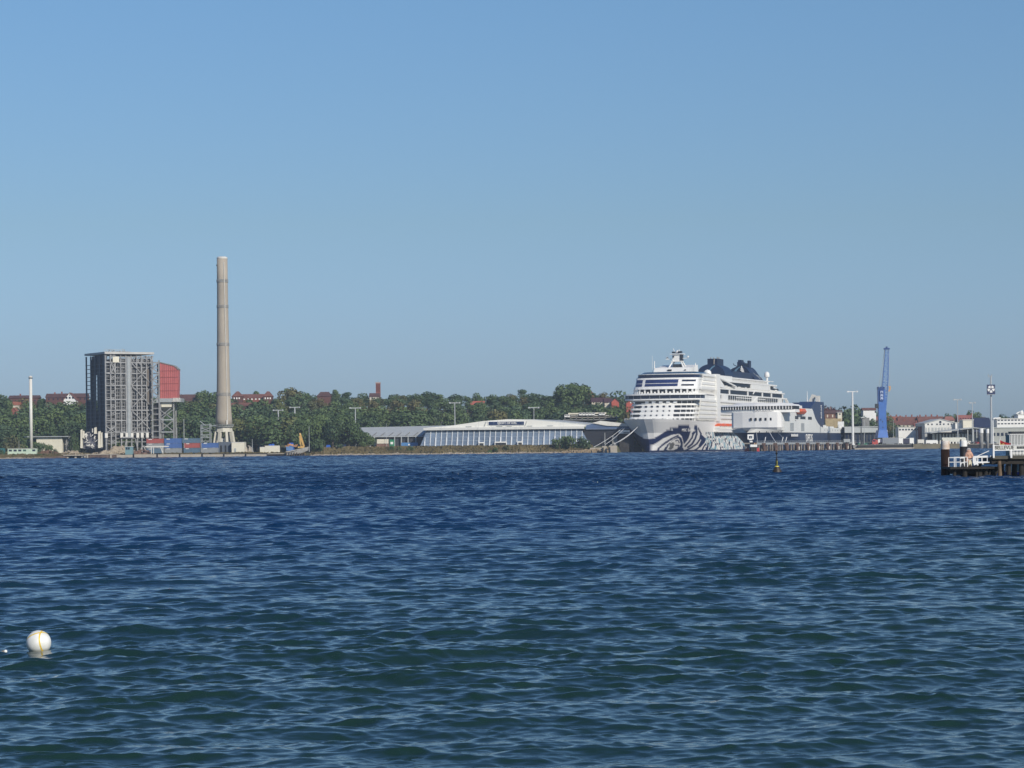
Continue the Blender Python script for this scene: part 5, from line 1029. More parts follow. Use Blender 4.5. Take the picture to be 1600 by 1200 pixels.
for (a, b, n) in ((-10,140,1500),(140,480,1500),(486,925,5200)):
    for i in range(n):
        px = rr.uniform(a, b); D = 1504+rr.uniform(0, 34)*rr.random(); x = PX(px, D, 3); z = hz(x, D); s = rr.uniform(.4, 1.5)*(1 if px > 480 or px < 140 else .5); w_ = rr.uniform(.4, 1.3); an = rr.uniform(-1,1)
        o = len(q.v); q.add([(x-w_*math.cos(an), D-w_*math.sin(an), z-.2),(x+w_*math.cos(an), D+w_*math.sin(an), z-.2),(x+w_*.7*math.cos(an)+rr.uniform(-.3,.3), D+w_*.7*math.sin(an), z+s*.8),(x-w_*.4*math.cos(an), D-w_*.4*math.sin(an)-.2, z+s)], [(0,1,2,3)])
tag(q.build('rough_grass', mat('dry_grass', (.12,.10,.04), .9, .5, .07, col2=(.19,.15,.07))), 'dry green and brown grass covering the shore bank', None, None, 'stuff')
# ---------------------------------------------------------------- houses on the ridge
DBR = mat('dark_brick', (.11,.05,.04), .85, .25, .5)  # plain dark brown brick for the ridge houses
CRW = mat('cream_wall', (.55,.50,.40), .8, .1, .3)
def wrow(xs, w_, y0, y1): return [(a, a+w_, y0, y1) for a in xs]
house('long_roofed_house', 14, 60, 1900, 622, 617.5, 'long brown roofed block at the far left skyline', 'house', DBR, ROOFB, wins=wrow(range(18,58,6),2,625,627), chim=((30,1.2),))
house('orange_roofed_house', 20, 31, 1850, 633, 627.5, 'small house with bright orange roof among the left trees', 'house', CRW, ROOFO, dep=8)
house('orange_roofed_house', 17, 26, 1800, 643, 637, 'lower orange gabled house half hidden in the left trees', 'house', BRICK, ROOFO, dep=8, gable=True)
house('long_roofed_house', 72, 136, 1905, 621, 614.5, 'long brown roofed house behind the white gable', 'house', DBR, ROOFB, wins=wrow(range(76,134,7),2,622,625), chim=((84,1),(95,1.4)))
house('white_gabled_house', 100, 119, 1893, 625, 613.5, 'house with white gable under a dark red roof left of the steel frame', 'house', WHITE, ROOFR, dep=10, gable=True, wins=[(103,106,620,623),(108,111,620,623),(113,116,620,623),(108.5,110.5,616.5,618)])
house('long_roofed_house', 282, 305, 1900, 627, 616, 'brown roofed house right of the red casing', 'house', DBR, ROOFB, wins=[(280.5,283,622,626)], wm=WHITE)
house('long_brick_house', 378, 416, 1895, 622, 615.5, 'long red brick house with white windows between two turrets', 'house', BRICK, ROOFR, wins=wrow((381,387,393,399,404.5,410),2.4,622.6,624.6), wm=WHITE, dep=10)
for a, b, lb_ in ((363,379,'left turret wing of the long brick house with pyramid roof'),(411.5,426,'right turret wing of the long brick house with pointed roof')):
    house('turret_house', a, b, 1888, 619.5, 611.2, lb_, 'house', DBR, ROOFR, dep=9, hip=.92, wins=wrow((a+2.5,a+6.5,a+10.3),2,621,623.6), wm=WHITE)
house('low_brick_house', 362, 400, 1862, 634, 629, 'low red roof in the trees below the left turret', 'house', DBR, ROOFR, dep=8)
house('brown_roofed_house', 496, 518, 1900, 619, 612, 'brown hipped roof on the ridge right of the big round tree', 'house', DBR, ROOFB, hip=.5)
tw = empty('brick_tower', (PX(590.5,1960,30), 1960, 20), 0, 'square red brick tower with pale cap rising above the ridge', 'tower')
MB().box(PX(587.4,1960,40), PX(594.4,1960,40), 1960, 1964, 18, PZ(590,599,1960)).build('shaft', BRICK, tw); MB().box(PX(587,1960,40), PX(594.8,1960,40), 1959.8, 1964.2, PZ(590,599,1960), PZ(590,597.2,1960)).build('cap', mat('faded_cap', (.36,.27,.24), .8, .1, 1), tw)
for a in (588.6,591.8): MB().box(PX(a,1960,40), PX(a+1.5,1960,40), 1959.85, 1960.1, PZ(590,612,1960), PZ(590,600.2,1960)).build('louvre_opening', mat('dark_brick_opening', (.08,.03,.025), .8, .2, 1), tw)
MB().tube((PX(591,1960,40),1962,PZ(590,597.5,1960)), (PX(591,1960,40),1962,PZ(590,594,1960)), .15).build('antenna', GREYM, tw)
house('brown_roofed_house', 578, 592, 1900, 620, 614, 'small roof at the foot of the brick tower', 'house', CRW, ROOFB, wins=[(581,583,621,623)])
house('red_roofed_house', 735, 757, 1870, 633, 626.5, 'red roofed house showing between trees above the terminal', 'house', BRICK, mat('warm_red_tiles', (.40,.11,.07),.8,.2,.3), gable=False)
house('orange_brick_house', 915, 929, 1880, 616, 609.5, 'orange brick house on the ridge beside the highest tree', 'house', mat('orange_brick', (.36,.15,.08), .85, .2, .5), ROOFO, gable=True, dep=9, wins=[(918,920,616,619),(923,925,616,619)])
house('dark_roofed_terrace', 925, 946, 1865, 628, 621, 'dark maroon roofed terrace right of the orange house', 'house', CRW, mat('maroon_tiles', (.07,.035,.045),.8,.2,.3), wins=wrow((927,931,938),1.6,628.4,630))
house('dark_roofed_terrace', 945, 957, 1862, 629, 622, 'short dark roofed house left of the red gable', 'house', CRW, MATS['maroon_tiles'], wins=[(951,955,629.5,632)], wm=WHITE)
house('red_gabled_house', 956, 967.5, 1850, 628, 622, 'house with a tall bare red gable wall', 'house', mat('bright_brick', (.42,.10,.07), .85, .12, .5), ROOFB, gable=True, dep=12)
house('small_red_house', 979, 990, 1850, 630, 626, 'small red house half hidden behind the ship bridge wing', 'house', MATS['bright_brick'], ROOFR, gable=True, wins=[(985,987,628,630)], wm=WHITE)
# right hand buildings
e = house('domed_brick_house', 1289, 1316, 1800, 646, 641, 'old brown brick house with pale dormer behind the ferry stern', 'house', mat('brown_brick', (.17,.085,.06), .85, .25, .5), ROOFB, wins=wrow((1292,1300,1306),2,648,652), wm=CRW)
house('square_stone_tower', 1309, 1315.5, 1798, 644.5, 643.5, 'pale square tower wing of the brown brick house', 'tower', CREAM, OFFW, wins=[(1311,1313.5,646,648)])
MBe = empty('stone_retaining_wall', (PX(1302,1790,8),1790,5), 0, 'sunlit ochre stone wall below the brown brick house', 'wall'); MB().box(PX(1290,1790,10), PX(1315,1790,10), 1790, 1793, 4, PZ(1302,654,1790)).build('wall', mat('ochre_stone', (.38,.30,.17), .9, .2, .5), MBe)
house('hillside_villa', 1349, 1369, 1850, 641, 637, 'pale villa with tiled roof left of the crane top of the hill', 'house', WHITE, ROOFR, wins=[(1367,1369,642,645)])
e = empty('slanted_white_roof', (PX(1354,1760,12),1760,12), 0, 'slanted white roof among trees left of the crane', 'roof'); MB().slab([(PX(1346,1760,12),1760,PZ(1354,652.4,1760)),(PX(1361,1760,12),1760,PZ(1354,649.2,1760)),(PX(1361,1760,12),1760,PZ(1354,650,1760)),(PX(1346,1760,12),1760,PZ(1354,653.2,1760))], [(PX(1346,1760,12),1768,PZ(1354,652.4,1760)),(PX(1361,1760,12),1768,PZ(1354,649.2,1760)),(PX(1361,1760,12),1768,PZ(1354,650,1760)),(PX(1346,1760,12),1768,PZ(1354,653.2,1760))]).build('roof', WHITE, e); MB().box(PX(1348,1760,12), PX(1359,1760,12), 1761, 1767, 6, PZ(1354,652.6,1760)).build('wall', GREYC, e)
for i, (a, b, D, ye, yr, mt, lb_) in enumerate(((1372,1412,1850,657,650.5,ROOFO,'long orange red roof directly right of the crane mast'),(1405,1440,1845,659,651,ROOFR,'red roof in the middle of the roof row'),(1436,1475,1840,660,650.5,ROOFR,'red roof behind the left half of the white gabled hall'),(1384,1430,1820,664,657,ROOFR,'nearer red roof in front of the long orange red one'),(1430,1448,1815,668,660,BRICK,'brick coloured roof left of the white gabled hall'))):
    house('red_roofed_terrace', a, b, D, ye, yr, lb_, 'terrace house', CRW, mt, dep=14, chim=tuple((a+4+k*9, rnd(.8,1.6)) for k in range(int((b-a-6)/9)+1)), wins=wrow(range(int(a)+3, int(b)-3, 6), 2, ye+1, ye+3))
house('red_roofed_terrace', 1476, 1493, 1830, 657, 650.5, 'pinkish roof rising behind the gabled hall ridge', 'terrace house', CRW, mat('pink_tiles', (.30,.13,.10),.8,.15,.3), hip=.5, wins=wrow(range(1478,1490,3),1.4,657,658))
house('red_roofed_terrace', 1498, 1521, 1825, 658, 648.2, 'tall terracotta roof with dormers behind the white block', 'terrace house', CRW, mat('terracotta', (.27,.10,.08),.8,.2,.3), dep=14, chim=((1521,1.5),), wins=wrow(range(1500,1518,4),1.8,653,654.6))
house('red_roofed_terrace', 1520, 1534, 1800, 666, 654, 'bright red sloping roof at the edge of the navy roof', 'terrace house', CRW, mat('red_roof_bright', (.36,.085,.06),.8,.15,.3), gable=True, dep=12)
house('navy_roofed_hall', 1522, 1550, 1790, 668, 652.5, 'dark navy roofed hall behind the sign mast', 'hall', mat('navy_sheet', (.02,.03,.07), .6, .2, .2), MATS['navy_sheet'], dep=20, hip=.1)
house('low_grey_house', 1523, 1540, 1860, 652, 650.4, 'flat grey building just above the navy roof', 'building', CRW, GREYM)
def flat_block(name, a, b, D, y1, label, cat, wall, roof, dep=14, rows=(), n=10, wz=None, z0=None):
    x0, x1 = PX(a, D, 8), PX(b, D, 8); pm = (a+b)/2; zb_ = hz((x0+x1)/2, D)-1 if z0 is None else z0; e = empty(name, ((x0+x1)/2, D, zb_), 0, label, cat)
    MB().box(x0, x1, D, D+dep, zb_, PZ(pm, y1, D)).build('wall', wall, e); MB().box(x0-.4, x1+.4, D-.4, D+dep+.4, PZ(pm,y1,D), PZ(pm,y1,D)+.45).build('roof', roof, e)
    for (r0, r1) in rows:
        for i in range(n):
            u0, u1 = (i+.18)/n, (i+.82)/n; MB().box(x0+(x1-x0)*u0, x0+(x1-x0)*u1, D-.1, D+.1, PZ(pm,r1,D), PZ(pm,r0,D)).build('window', GLASSD, e)
    return e
flat_block('white_office_block', 1558, 1606, 1700, 654.5, 'long white office block with two dark window bands at the right edge', 'office', WHITE, OFFW, rows=((655.6,657.4),(661,662.8)), n=9)
flat_block('roof_pavilion', 1591, 1608, 1712, 648, 'small white rooftop deckhouse at the right edge of the photo', 'building', WHITE, OFFW, z0=PZ(1595,654,1712))
e = empty('satellite_dish', (PX(1596,1712,20),1712,PZ(1596,648,1712)), 0, 'white dish and dome on the rooftop deckhouse', 'antenna'); MB().lathe([(.3,0),(1.4,.4),(1.5,1.6),(.8,2.4)], (PX(1597,1712,20),1714,PZ(1596,647.5,1712)), 12).build('dome', WHITE, e); MB().bar((PX(1589,1712,20),1714,PZ(1590,646,1712)), (PX(1599,1712,20),1714,PZ(1596,641.5,1712)), .7).build('arm', WHITE, e)
flat_block('white_low_block', 1404, 1437, 1715, 668, 'low white block with window rows left of the gabled hall', 'building', WHITE, OFFW, rows=((670,672.4),), n=7)
flat_block('brick_annex', 1437, 1446, 1708, 667, 'small brick annex against the white gabled hall', 'building', BRICK, GREYC)
gh = house('gabled_harbour_hall', 1445, 1494, 1695, 661, 654.5, 'large white gabled hall with small square windows and one dark clock', 'hall', mat('hall_white', (.66,.65,.60), .6, .05, .1), LGREY, dep=40, gable=True, wins=wrow((1449,1455,1463,1468,1473.5,1480.5,1485.5),2.2,661.7,664)+[(1467.5,1470.8,657.6,661)], yb=None)
for px in (1447.5, 1451.8): MB().box(PX(px-1,1695,8), PX(px+1,1695,8), 1694.8, 1695.1, 3, PZ(1450,668,1695)).build('tall_window', LGREY, gh)
for k in range(7): MB().box(PX(1456+k*5,1695,8), PX(1459+k*5,1695,8), 1694.8, 1695.1, PZ(1470,673,1695), PZ(1470,668,1695)).build('window', LGREY, gh)
flat_block('plain_cream_block', 1505, 1521, 1688, 656.5, 'plain windowless cream block in front of the terracotta roof', 'building', CREAM, OFFW)
flat_block('white_link_building', 1493, 1506, 1692, 661, 'white link between gabled hall and cream block', 'building', WHITE, OFFW)
# long canopy shed
cs = empty('canopy_shed', (PX(1500,1660,5),1660,3), 0, 'long open shed with a thin grey canopy roof rising to a peak', 'shed')
XC = lambda px: PX(px, 1660, 8); ZC = lambda py: PZ(1500, py, 1660)
for (a, b, c, d) in ((1452,675.5,1520,668),(1520,668,1538,670)): MB().slab([(XC(a),1655,ZC(b)),(XC(c),1655,ZC(d)),(XC(c),1655,ZC(d+1.3)),(XC(a),1655,ZC(b+1.3))], [(XC(a),1690,ZC(b)),(XC(c),1690,ZC(d)),(XC(c),1690,ZC(d+1.3)),(XC(a),1690,ZC(b+1.3))]).build('canopy', LGREY, cs)
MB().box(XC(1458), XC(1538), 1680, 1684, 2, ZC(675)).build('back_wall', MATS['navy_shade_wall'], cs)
for px in range(1460, 1512, 5): MB().box(XC(px), XC(px+2.2), 1664, 1668, 2.5, ZC(677.5)).build('loading_door', WHITE, cs)
for px in (1510,1519,1524,1528.5): MB().box(XC(px), XC(px)+.5, 1656, 1656.5, 2.5, ZC(670)).build('post', LGREY, cs)
MB().box(XC(1511), XC(1530), 1666, 1676, 2, ZC(679)).build('office_wall', OFFW, cs)
e = flat_block('grey_harbour_shed', 1550, 1608, 1640, 668.6, 'long pale grey shed behind the pier at the right edge', 'shed', mat('pale_grey_sheet', (.36,.37,.34), .7, .1, .3), LGREY, dep=30, rows=((676,681),), n=9)
flat_block('quay_shed', 1320, 1372, 1690, 667.5, 'long low grey roofed quay shed left of the crane', 'shed', mat('dark_open_front', (.05,.055,.06), .7, .4, .5), LGREY, dep=20, rows=((677,690),), n=9)
_fo = MB().slab([(PX(1320,1688,8),1688,PZ(1345,667.5,1688)),(PX(1372,1688,8),1688,PZ(1345,668.5,1688)),(PX(1372,1688,8),1688,PZ(1345,676,1688)),(PX(1320,1688,8),1688,PZ(1345,676,1688))], [(PX(1320,1688,8),1689.4,PZ(1345,667.5,1688)),(PX(1372,1688,8),1689.4,PZ(1345,668.5,1688)),(PX(1372,1688,8),1689.4,PZ(1345,676,1688)),(PX(1320,1688,8),1689.4,PZ(1345,676,1688))]).build("shed_fascia", LGREY)
tag(_fo, 'broad light grey fascia along the front of the quay shed left of the crane', 'roof fascia')
# small things parked in front of the trees
for i, (px, w_, mt, lb_) in enumerate(((511,4,WHITE,'white boat hull stored under the trees right of the round bush'),(527,3.5,WHITE,'small white boat stored before the light green trees'),(531.5,3,WHITE,'white cabin boat beside a navy tent'),(537,5,NAVY,'navy tarpaulin tent between stored boats'),(513,4,BLU,'bright blue tarpaulin behind a white boat'),(455,5,BLU,'bright blue tarpaulin above the debris skip'))):
    D = 1540; x = PX(px, D, 3); g = hz(x, D); e = empty('stored_boat' if mt is WHITE else 'tarpaulin_tent', (x, D, g), 0, lb_, 'boat' if mt is WHITE else 'tent'); ww = w_*D/F; up = 3.4 if px == 455 else 0
    if mt is WHITE: MB().slab([(x-ww,D,g+1.3),(x+ww,D,g+1.6),(x+ww*.6,D+1,g+.3),(x-ww*.8,D+1,g+.3)], [(x-ww*.9,D+3,g+1.3),(x+ww,D+2,g+1.6),(x+ww*.6,D+2,g+.3),(x-ww*.8,D+2,g+.3)]).build('hull', WHITE, e); MB().box(x-ww*.4, x+ww*.4, D+.5, D+2, g+1.3, g+2.3).build('cabin', OFFW, e)
    else: MB().slab([(x-ww,D,g),(x+ww,D,g),(x+ww*.6,D,g+2.6+up),(x-ww*.6,D,g+2.6+up)], [(x-ww,D+3,g),(x+ww,D+3,g),(x+ww*.6,D+3,g+2.6+up),(x-ww*.6,D+3,g+2.6+up)]).build('cover', mt, e)
# floodlight masts
def mast(px, D, ytop, ybase, label, w_=.45, head=2, name='floodlight_mast', mt=None, grp='tall masts around the harbour', arm=3.2):
    x = PX(px, D, 12); g = hz(x, D) if ybase is None else PZ(px, ybase, D); g = min(g, 4) if ybase is None else g; zt2 = PZ(px, ytop, D); mt = mt or mat('galvanised', (.40,.42,.42), .5, .08, .5); e = empty(name, (x, D, g-.5), 0, label, 'mast', grp)
    MB().tube((x,D,g-.5), (x,D,zt2), w_, w_*.55, 8).build('pole', mt, e)
    if head: q = MB(); q.bar((x-arm,D,zt2), (x+arm,D,zt2), .4, .5); q.build('lamp_arm', mt, e); [MB().box(x+sx-.5, x+sx+.5, D-.7, D+.3, zt2-.4, zt2+.5).build('floodlight', mt, e) for sx in ((-arm,arm) if head == 2 else (-arm,0,arm))]
    return e
mast(555.5, 1590, 637.5, None, 'floodlight mast rising above the left end of the warehouse', .5)
mast(461, 1730, 636.5, 655, 'floodlight mast top showing above trees, right of a pair', .7, ); mast(435, 1730, 641, 656, 'floodlight mast top showing above trees, left of a pair', .7)
mast(711, 1640, 629.5, None, 'floodlight mast behind the left half of the terminal', .45); mast(834.5, 1650, 637, None, 'floodlight mast behind the terminal right of its sign', .35)
mast(483, 1540, 666, None, 'thin pole in front of the trees right of the excavator', .2, 0); mast(394, 1530, 686, None, 'short pole right of the gravel cone', .2, 0); mast(604, 1570, 661, None, 'thin flagpole in front of the warehouse', .12, 0); mast(29.5, 1520, 688, None, 'thin pole behind the pale green cabin', .12, 0)
mast(287.5, 1560, 655, None, 'slender grey pipe post right of the red casing legs', .3, 0); mast(945, 1572, 676, None, 'short mast before the dark shed', .3, 0)
mast(1332.5, 1600, 612, None, 'tall white floodlight mast at the root of the ferry pier', .95, 2, mt=mat('mast_white', (.66,.66,.64), .5, .05, .5), arm=3)
mast(1496.5, 1640, 624.5, None, 'slim floodlight mast before the gabled hall', .4, 2, arm=2.2); mast(1519.6, 1645, 629.5, None, 'slim floodlight mast before the cream block', .42, 2, arm=1.7); mast(1384, 1640, 656, None, 'thin pole right of the crane base', .15, 0); mast(1396, 1640, 656, None, 'second thin pole right of the crane base', .15, 0); mast(1350.5, 1640, 656, None, 'thin lamp pole left of the crane', .2, 0)
mast(1345.5, 1600, 667, None, 'short dark pole left of the crane on the quay', .5, 0, mt=DARK); mast(1432, 1600, 666, None, 'dark pole on the quay in front of the low white block', .6, 0, mt=DARK)
sm = mast(1549, 1600, 588, None, 'tallest grey mast carrying the square flower sign at the right', .85, 0, name='sign_mast')
XS = lambda px: PX(px, 1600, 40); ZS = lambda py: PZ(1547, py, 1600)
q = MB()
for s in (-4, 4): q.bar((XS(1547.3),1600,ZS(588)), (XS(1547.3+s),1600,ZS(585.5)), .25)
for s in (-2.5, 2.5): q.bar((XS(1547.3+s),1600,ZS(589)), (XS(1547.3+s),1600,ZS(585)), .3)
q.bar((XS(1543.5),1600,ZS(589)), (XS(1551),1600,ZS(589)), .25); q.build('lamp_bracket', GREYM, sm)
MB().box(XS(1541.3), XS(1554), 1598.2, 1599, ZS(616.2), ZS(601)).build('square_sign', mat('sign_navy', (.022,.03,.085), .4, .1, .2), sm); MB().box(XS(1541.6), XS(1553.8), 1598, 1599, ZS(617.3), ZS(616.4)).build('sign_service_deck', GREYM, sm)
c0 = (XS(1547.6), 1598.1, ZS(608))
for k in range(5):
    t = math.pi/2+math.pi/5+k*2*math.pi/5; a = .9; q = MB(); pts = []
    for (r, da) in ((.45,0),(1.5,-.5),(2.25,-.42),(2.4,-.15),(2.15,0),(2.4,.15),(2.25,.42),(1.5,.5)): pts.append((c0[0]+r*math.cos(t+da), c0[2]+r*math.sin(t+da)))
    q.slab([(x,1598.0,z) for x, z in pts], [(x,1598.2,z) for x, z in pts]); q.build('petal', WHITE, sm)
# blue harbour crane
cr = empty('harbour_crane', (PX(1378,1610,3),1610,3), 0, 'blue mobile harbour crane with a raised lattice boom and hanging hook', 'crane')
BLC = mat('crane_blue', (.045,.135,.40), .45, .12, .25); BLD = mat('crane_blue_dark', (.02,.06,.20), .5, .15, .5)
XQ = lambda px: PX(px, 1610, 30); ZQ = lambda py: PZ(1378, py, 1610)
MB().prism([(XQ(1368.5),1603),(XQ(1385),1603),(XQ(1385),1617),(XQ(1368.5),1617)], ZQ(684), ZQ(672), [(XQ(1371),1605),(XQ(1384),1605),(XQ(1384),1616),(XQ(1371),1616)]).build('undercarriage', BLC, cr)
MB().prism([(XQ(1372.2),1607),(XQ(1384.2),1607),(XQ(1384.2),1613),(XQ(1372.2),1613)], ZQ(672), ZQ(608), [(XQ(1371.6),1607.4),(XQ(1382.4),1607.4),(XQ(1382.4),1612.6),(XQ(1371.6),1612.6)]).build('tower', BLC, cr)
q = MB(); q.box(XQ(1371.3), XQ(1381.5), 1606.8, 1613, ZQ(608), ZQ(606)); q.box(XQ(1371.2), XQ(1373.2), 1607, 1612, ZQ(606), ZQ(604.4)); q.box(XQ(1375.6), XQ(1377.6), 1607, 1612, ZQ(606), ZQ(604.4)); q.box(XQ(1380), XQ(1381.6), 1607, 1612, ZQ(606), ZQ(604.4)); q.build('tower_head', BLD, cr)
MB().box(XQ(1366.8), XQ(1371.6), 1606, 1610, ZQ(638), ZQ(631)).build('operator_cab', DARK, cr); MB().box(XQ(1382.6), XQ(1386), 1609, 1613, ZQ(678), ZQ(672)).build('machinery_box', OFFW, cr)
MB().box(XQ(1373.3), XQ(1379.6), 1606.6, 1607.4, ZQ(626.5), ZQ(609.5)).build('lettered_panel', BLD, cr)
for k, yy in enumerate((613, 618.3, 623)):
    q = MB(); x0, x1, z0, z1 = XQ(1374.7), XQ(1378.6), ZQ(yy+1.7), ZQ(yy-2); w_ = .42
    for bx in ((x0,x0+w_,z0,z1),(x1-w_,x1,z0,z1),(x0+w_,x1-w_,z1-w_,z1)) + (((x0+w_,x1-w_,z0+.7,z0+.7+w_),) if k else ()): q.box(bx[0], bx[1], 1606.5, 1606.6, bx[2], bx[3])
    q.build('panel_lettering', mat('lettering_pale', (.45,.52,.66), .5, .05, 1), cr)
for px, z0, z1 in ((1374.5,657,655),(1377.2,660,658),(1377.5,669,667)): MB().box(XQ(px), XQ(px+1), 1606.9, 1607.2, ZQ(z0), ZQ(z1)).build('tower_window', DARK, cr)
q = MB(); bA = Vector((XQ(1380.8),1609,ZQ(640))); bB = Vector((XQ(1386.4),1609,ZQ(547)))
n = 22; prev = None
for i in range(n+1):
    t = i/n; w2 = 1.1+.5*math.sin(math.pi*min(1,t*1.15)); c = bA.lerp(bB, t); cs4 = [c+Vector((sx*w2, sy*1.3, 0)) for sx in (-1,1) for sy in (-1,1)]
    c.x += 0
    if prev:
        for a, b in zip(prev, cs4): q.bar(a, b, .26)
        q.bar(prev[0], cs4[2], .22) if i % 2 else q.bar(prev[2], cs4[0], .22); q.bar(prev[1], cs4[3], .16); q.bar(prev[0], prev[2], .28)
    prev = cs4
q.build('lattice_boom', BLC, cr)
q = MB(); q.box(XQ(1381.4), XQ(1390.4), 1608, 1610, ZQ(546.5), ZQ(543.8)); q.box(XQ(1384.6), XQ(1387), 1608, 1610, ZQ(544), ZQ(541.6)); q.build('boom_head', BLD, cr)
q = MB(); q.bar((XQ(1383),1609,ZQ(546)), (XQ(1373),1609,ZQ(605)), .22); q.bar((XQ(1384),1610,ZQ(546)), (XQ(1377),1609,ZQ(605)), .22); q.bar((XQ(1389.6),1609,ZQ(545)), (XQ(1390.3),1609,ZQ(606)), .16); q.bar((XQ(1388.2),1609,ZQ(545)), (XQ(1388.8),1609,ZQ(606)), .16); q.build('hoist_ropes', GREYM, cr)
MB().slab([(XQ(p),1608.6,ZQ(y)) for p, y in ((1388,604),(1391.4,603),(1391.6,608),(1389.5,612.4),(1387.4,611),(1389.3,608))], [(XQ(p),1609.4,ZQ(y)) for p, y in ((1388,604),(1391.4,603),(1391.6,608),(1389.5,612.4),(1387.4,611),(1389.3,608))]).build('hook', mat('hook_orange', (.55,.30,.12), .5, .1, 1), cr)
# quay edge on the right
e = empty('fendered_quay', (PX(1380,1592,0),1592,0), 0, 'dark fendered quay wall with pale foot below the blue crane', 'quay wall')
MB().slab([(PX(1341,1590,0),1590,PZ(1341,699.8,1590)),(PX(1426,1590,0),1590,PZ(1426,699.2,1590)),(PX(1426,1590,0),1590,PZ(1426,695,1590)),(PX(1341,1590,0),1590,PZ(1341,695.6,1590))], [(PX(1341,1590,0),1600,PZ(1341,699.8,1590)),(PX(1426,1590,0),1600,PZ(1426,699.2,1590)),(PX(1426,1590,0),1600,PZ(1426,695,1590)),(PX(1341,1590,0),1600,PZ(1341,695.6,1590))]).build('fender_wall', BLACK, e); MB().box(PX(1335,1588,0), PX(1428,1588,0), 1587, 1600, -1, 1.2).build('foot', CONC, e); MB().box(PX(1335,1588,0), PX(1430,1588,0), 1593, 1600, 1.2, 3.2).build('deck', GREYC, e)
e = empty('concrete_mole', (PX(1480,1590,0),1590,0), 0, 'plain olive grey concrete mole wall right of the dark fendered quay', 'quay wall'); MB().box(PX(1426.5,1590,0), PX(1510,1590,0), 1589, 1600, -1, PZ(1465,693.4,1590)).build('wall', mat('olive_concrete', (.17,.15,.10), .9, .25, .3), e)
e = empty('dark_quay', (PX(1560,1600,0),1600,0), 0, 'dark quay wall under parked vehicles at the far right', 'quay wall'); MB().box(PX(1510.5,1598,0), PX(1612,1598,0), 1597, 1606, -1, PZ(1550,694,1598)).build('wall', BLACK, e); MB().box(PX(1510.5,1598,0), PX(1612,1598,0), 1598, 1606, PZ(1550,694,1598), PZ(1550,693.2,1598)).build('kerb', CONC, e)
ZG = 2.9
def box_thing(name, a, b, D, y1, y0, mt, label, cat, wheels=True, grp=None):
    x0, x1 = PX(a, D, 4), PX(b, D, 4); z0, z1 = PZ((a+b)/2, y0, D), PZ((a+b)/2, y1, D); e = empty(name, ((x0+x1)/2, D, z0), 0, label, cat, grp); MB().box(x0, x1, D, D+2.5, z0+(.5 if wheels else 0), z1).build('cargo_box', mt, e)
    MB().box(x0-.03, x1+.03, D-.04, D+2.54, z1-.14, z1+.03).build('top_rail', GREYM, e)
    if wheels:
        for xx in (x0+.8, x0+1.9, x1-2.2, x1-1.1): MB().tube((xx,D-.05,z0+.5), (xx,D+.3,z0+.5), .5, .5, 10).build('wheel', BLACK, e)
    return e
for row in (('trailer',1379,1404,1600,684,695,mat('trailer_grey', (.20,.22,.24),.6,.1,.3),'long grey trailer parked below the crane'),('trailer',1404.3,1411,1600,684,695,WHITE,'short white trailer end beside the grey one'),('trailer',1411.5,1421,1600,685,695,mat('trailer_navy', (.03,.03,.06),.6,.1,.3),'dark navy trailer between two white ones'),('trailer',1421.4,1428,1600,684,695,WHITE,'white trailer right of the navy one'),('lorry',1434,1444,1600,686.5,694.5,OFFW,'grey white lorry behind the dark pole'),('trailer',1447,1464.5,1600,687.4,694.5,WHITE,'white trailer on the mole left of the first pile'),('trailer',1472,1508.5,1602,683.4,691.5,mat('cream_trailer', (.62,.62,.54),.6,.05,.3),'very long cream trailer behind the two near piles'),
        ('lorry',1361,1365,1602,690,694.5,WHITE,'small white van between red cab and crane'),('lorry',1372,1379,1602,686,693.6,WHITE,'white lorry at the crane foot'),('trailer',1318.5,1328.5,1590,686,693,GREYM,'grey green box at the end of the ferry pier')):
    box_thing(row[0], *row[1:7], row[7], 'trailer' if row[0] == 'trailer' else 'lorry')
e = empty('red_lorry_cab', (PX(1367,1598,4),1598,ZG), 0, 'red lorry cab in front of the crane undercarriage', 'lorry'); MB().slab([(PX(1363,1598,4),1598,3.3),(PX(1372,1598,4),1598,3.3),(PX(1371.5,1598,4),1598,6.2),(PX(1365,1598,4),1598,6.8),(PX(1363,1598,4),1598,5.5)], [(PX(1363,1598,4),1601,3.3),(PX(1372,1598,4),1601,3.3),(PX(1371.5,1598,4),1601,6.2),(PX(1365,1598,4),1601,6.8),(PX(1363,1598,4),1601,5.5)]).build('cab', mat('lorry_red', (.40,.06,.05),.5,.1,1), e); MB().box(PX(1364,1598,4), PX(1368,1598,4), 1597.9, 1598, 5.2, 6.1).build('windscreen', GLASSD, e)
for xx in (1364.5,1370): MB().tube((PX(xx,1598,4),1597.9,3.2), (PX(xx,1598,4),1598.4,3.2), .5, .5, 10).build('wheel', BLACK, e)
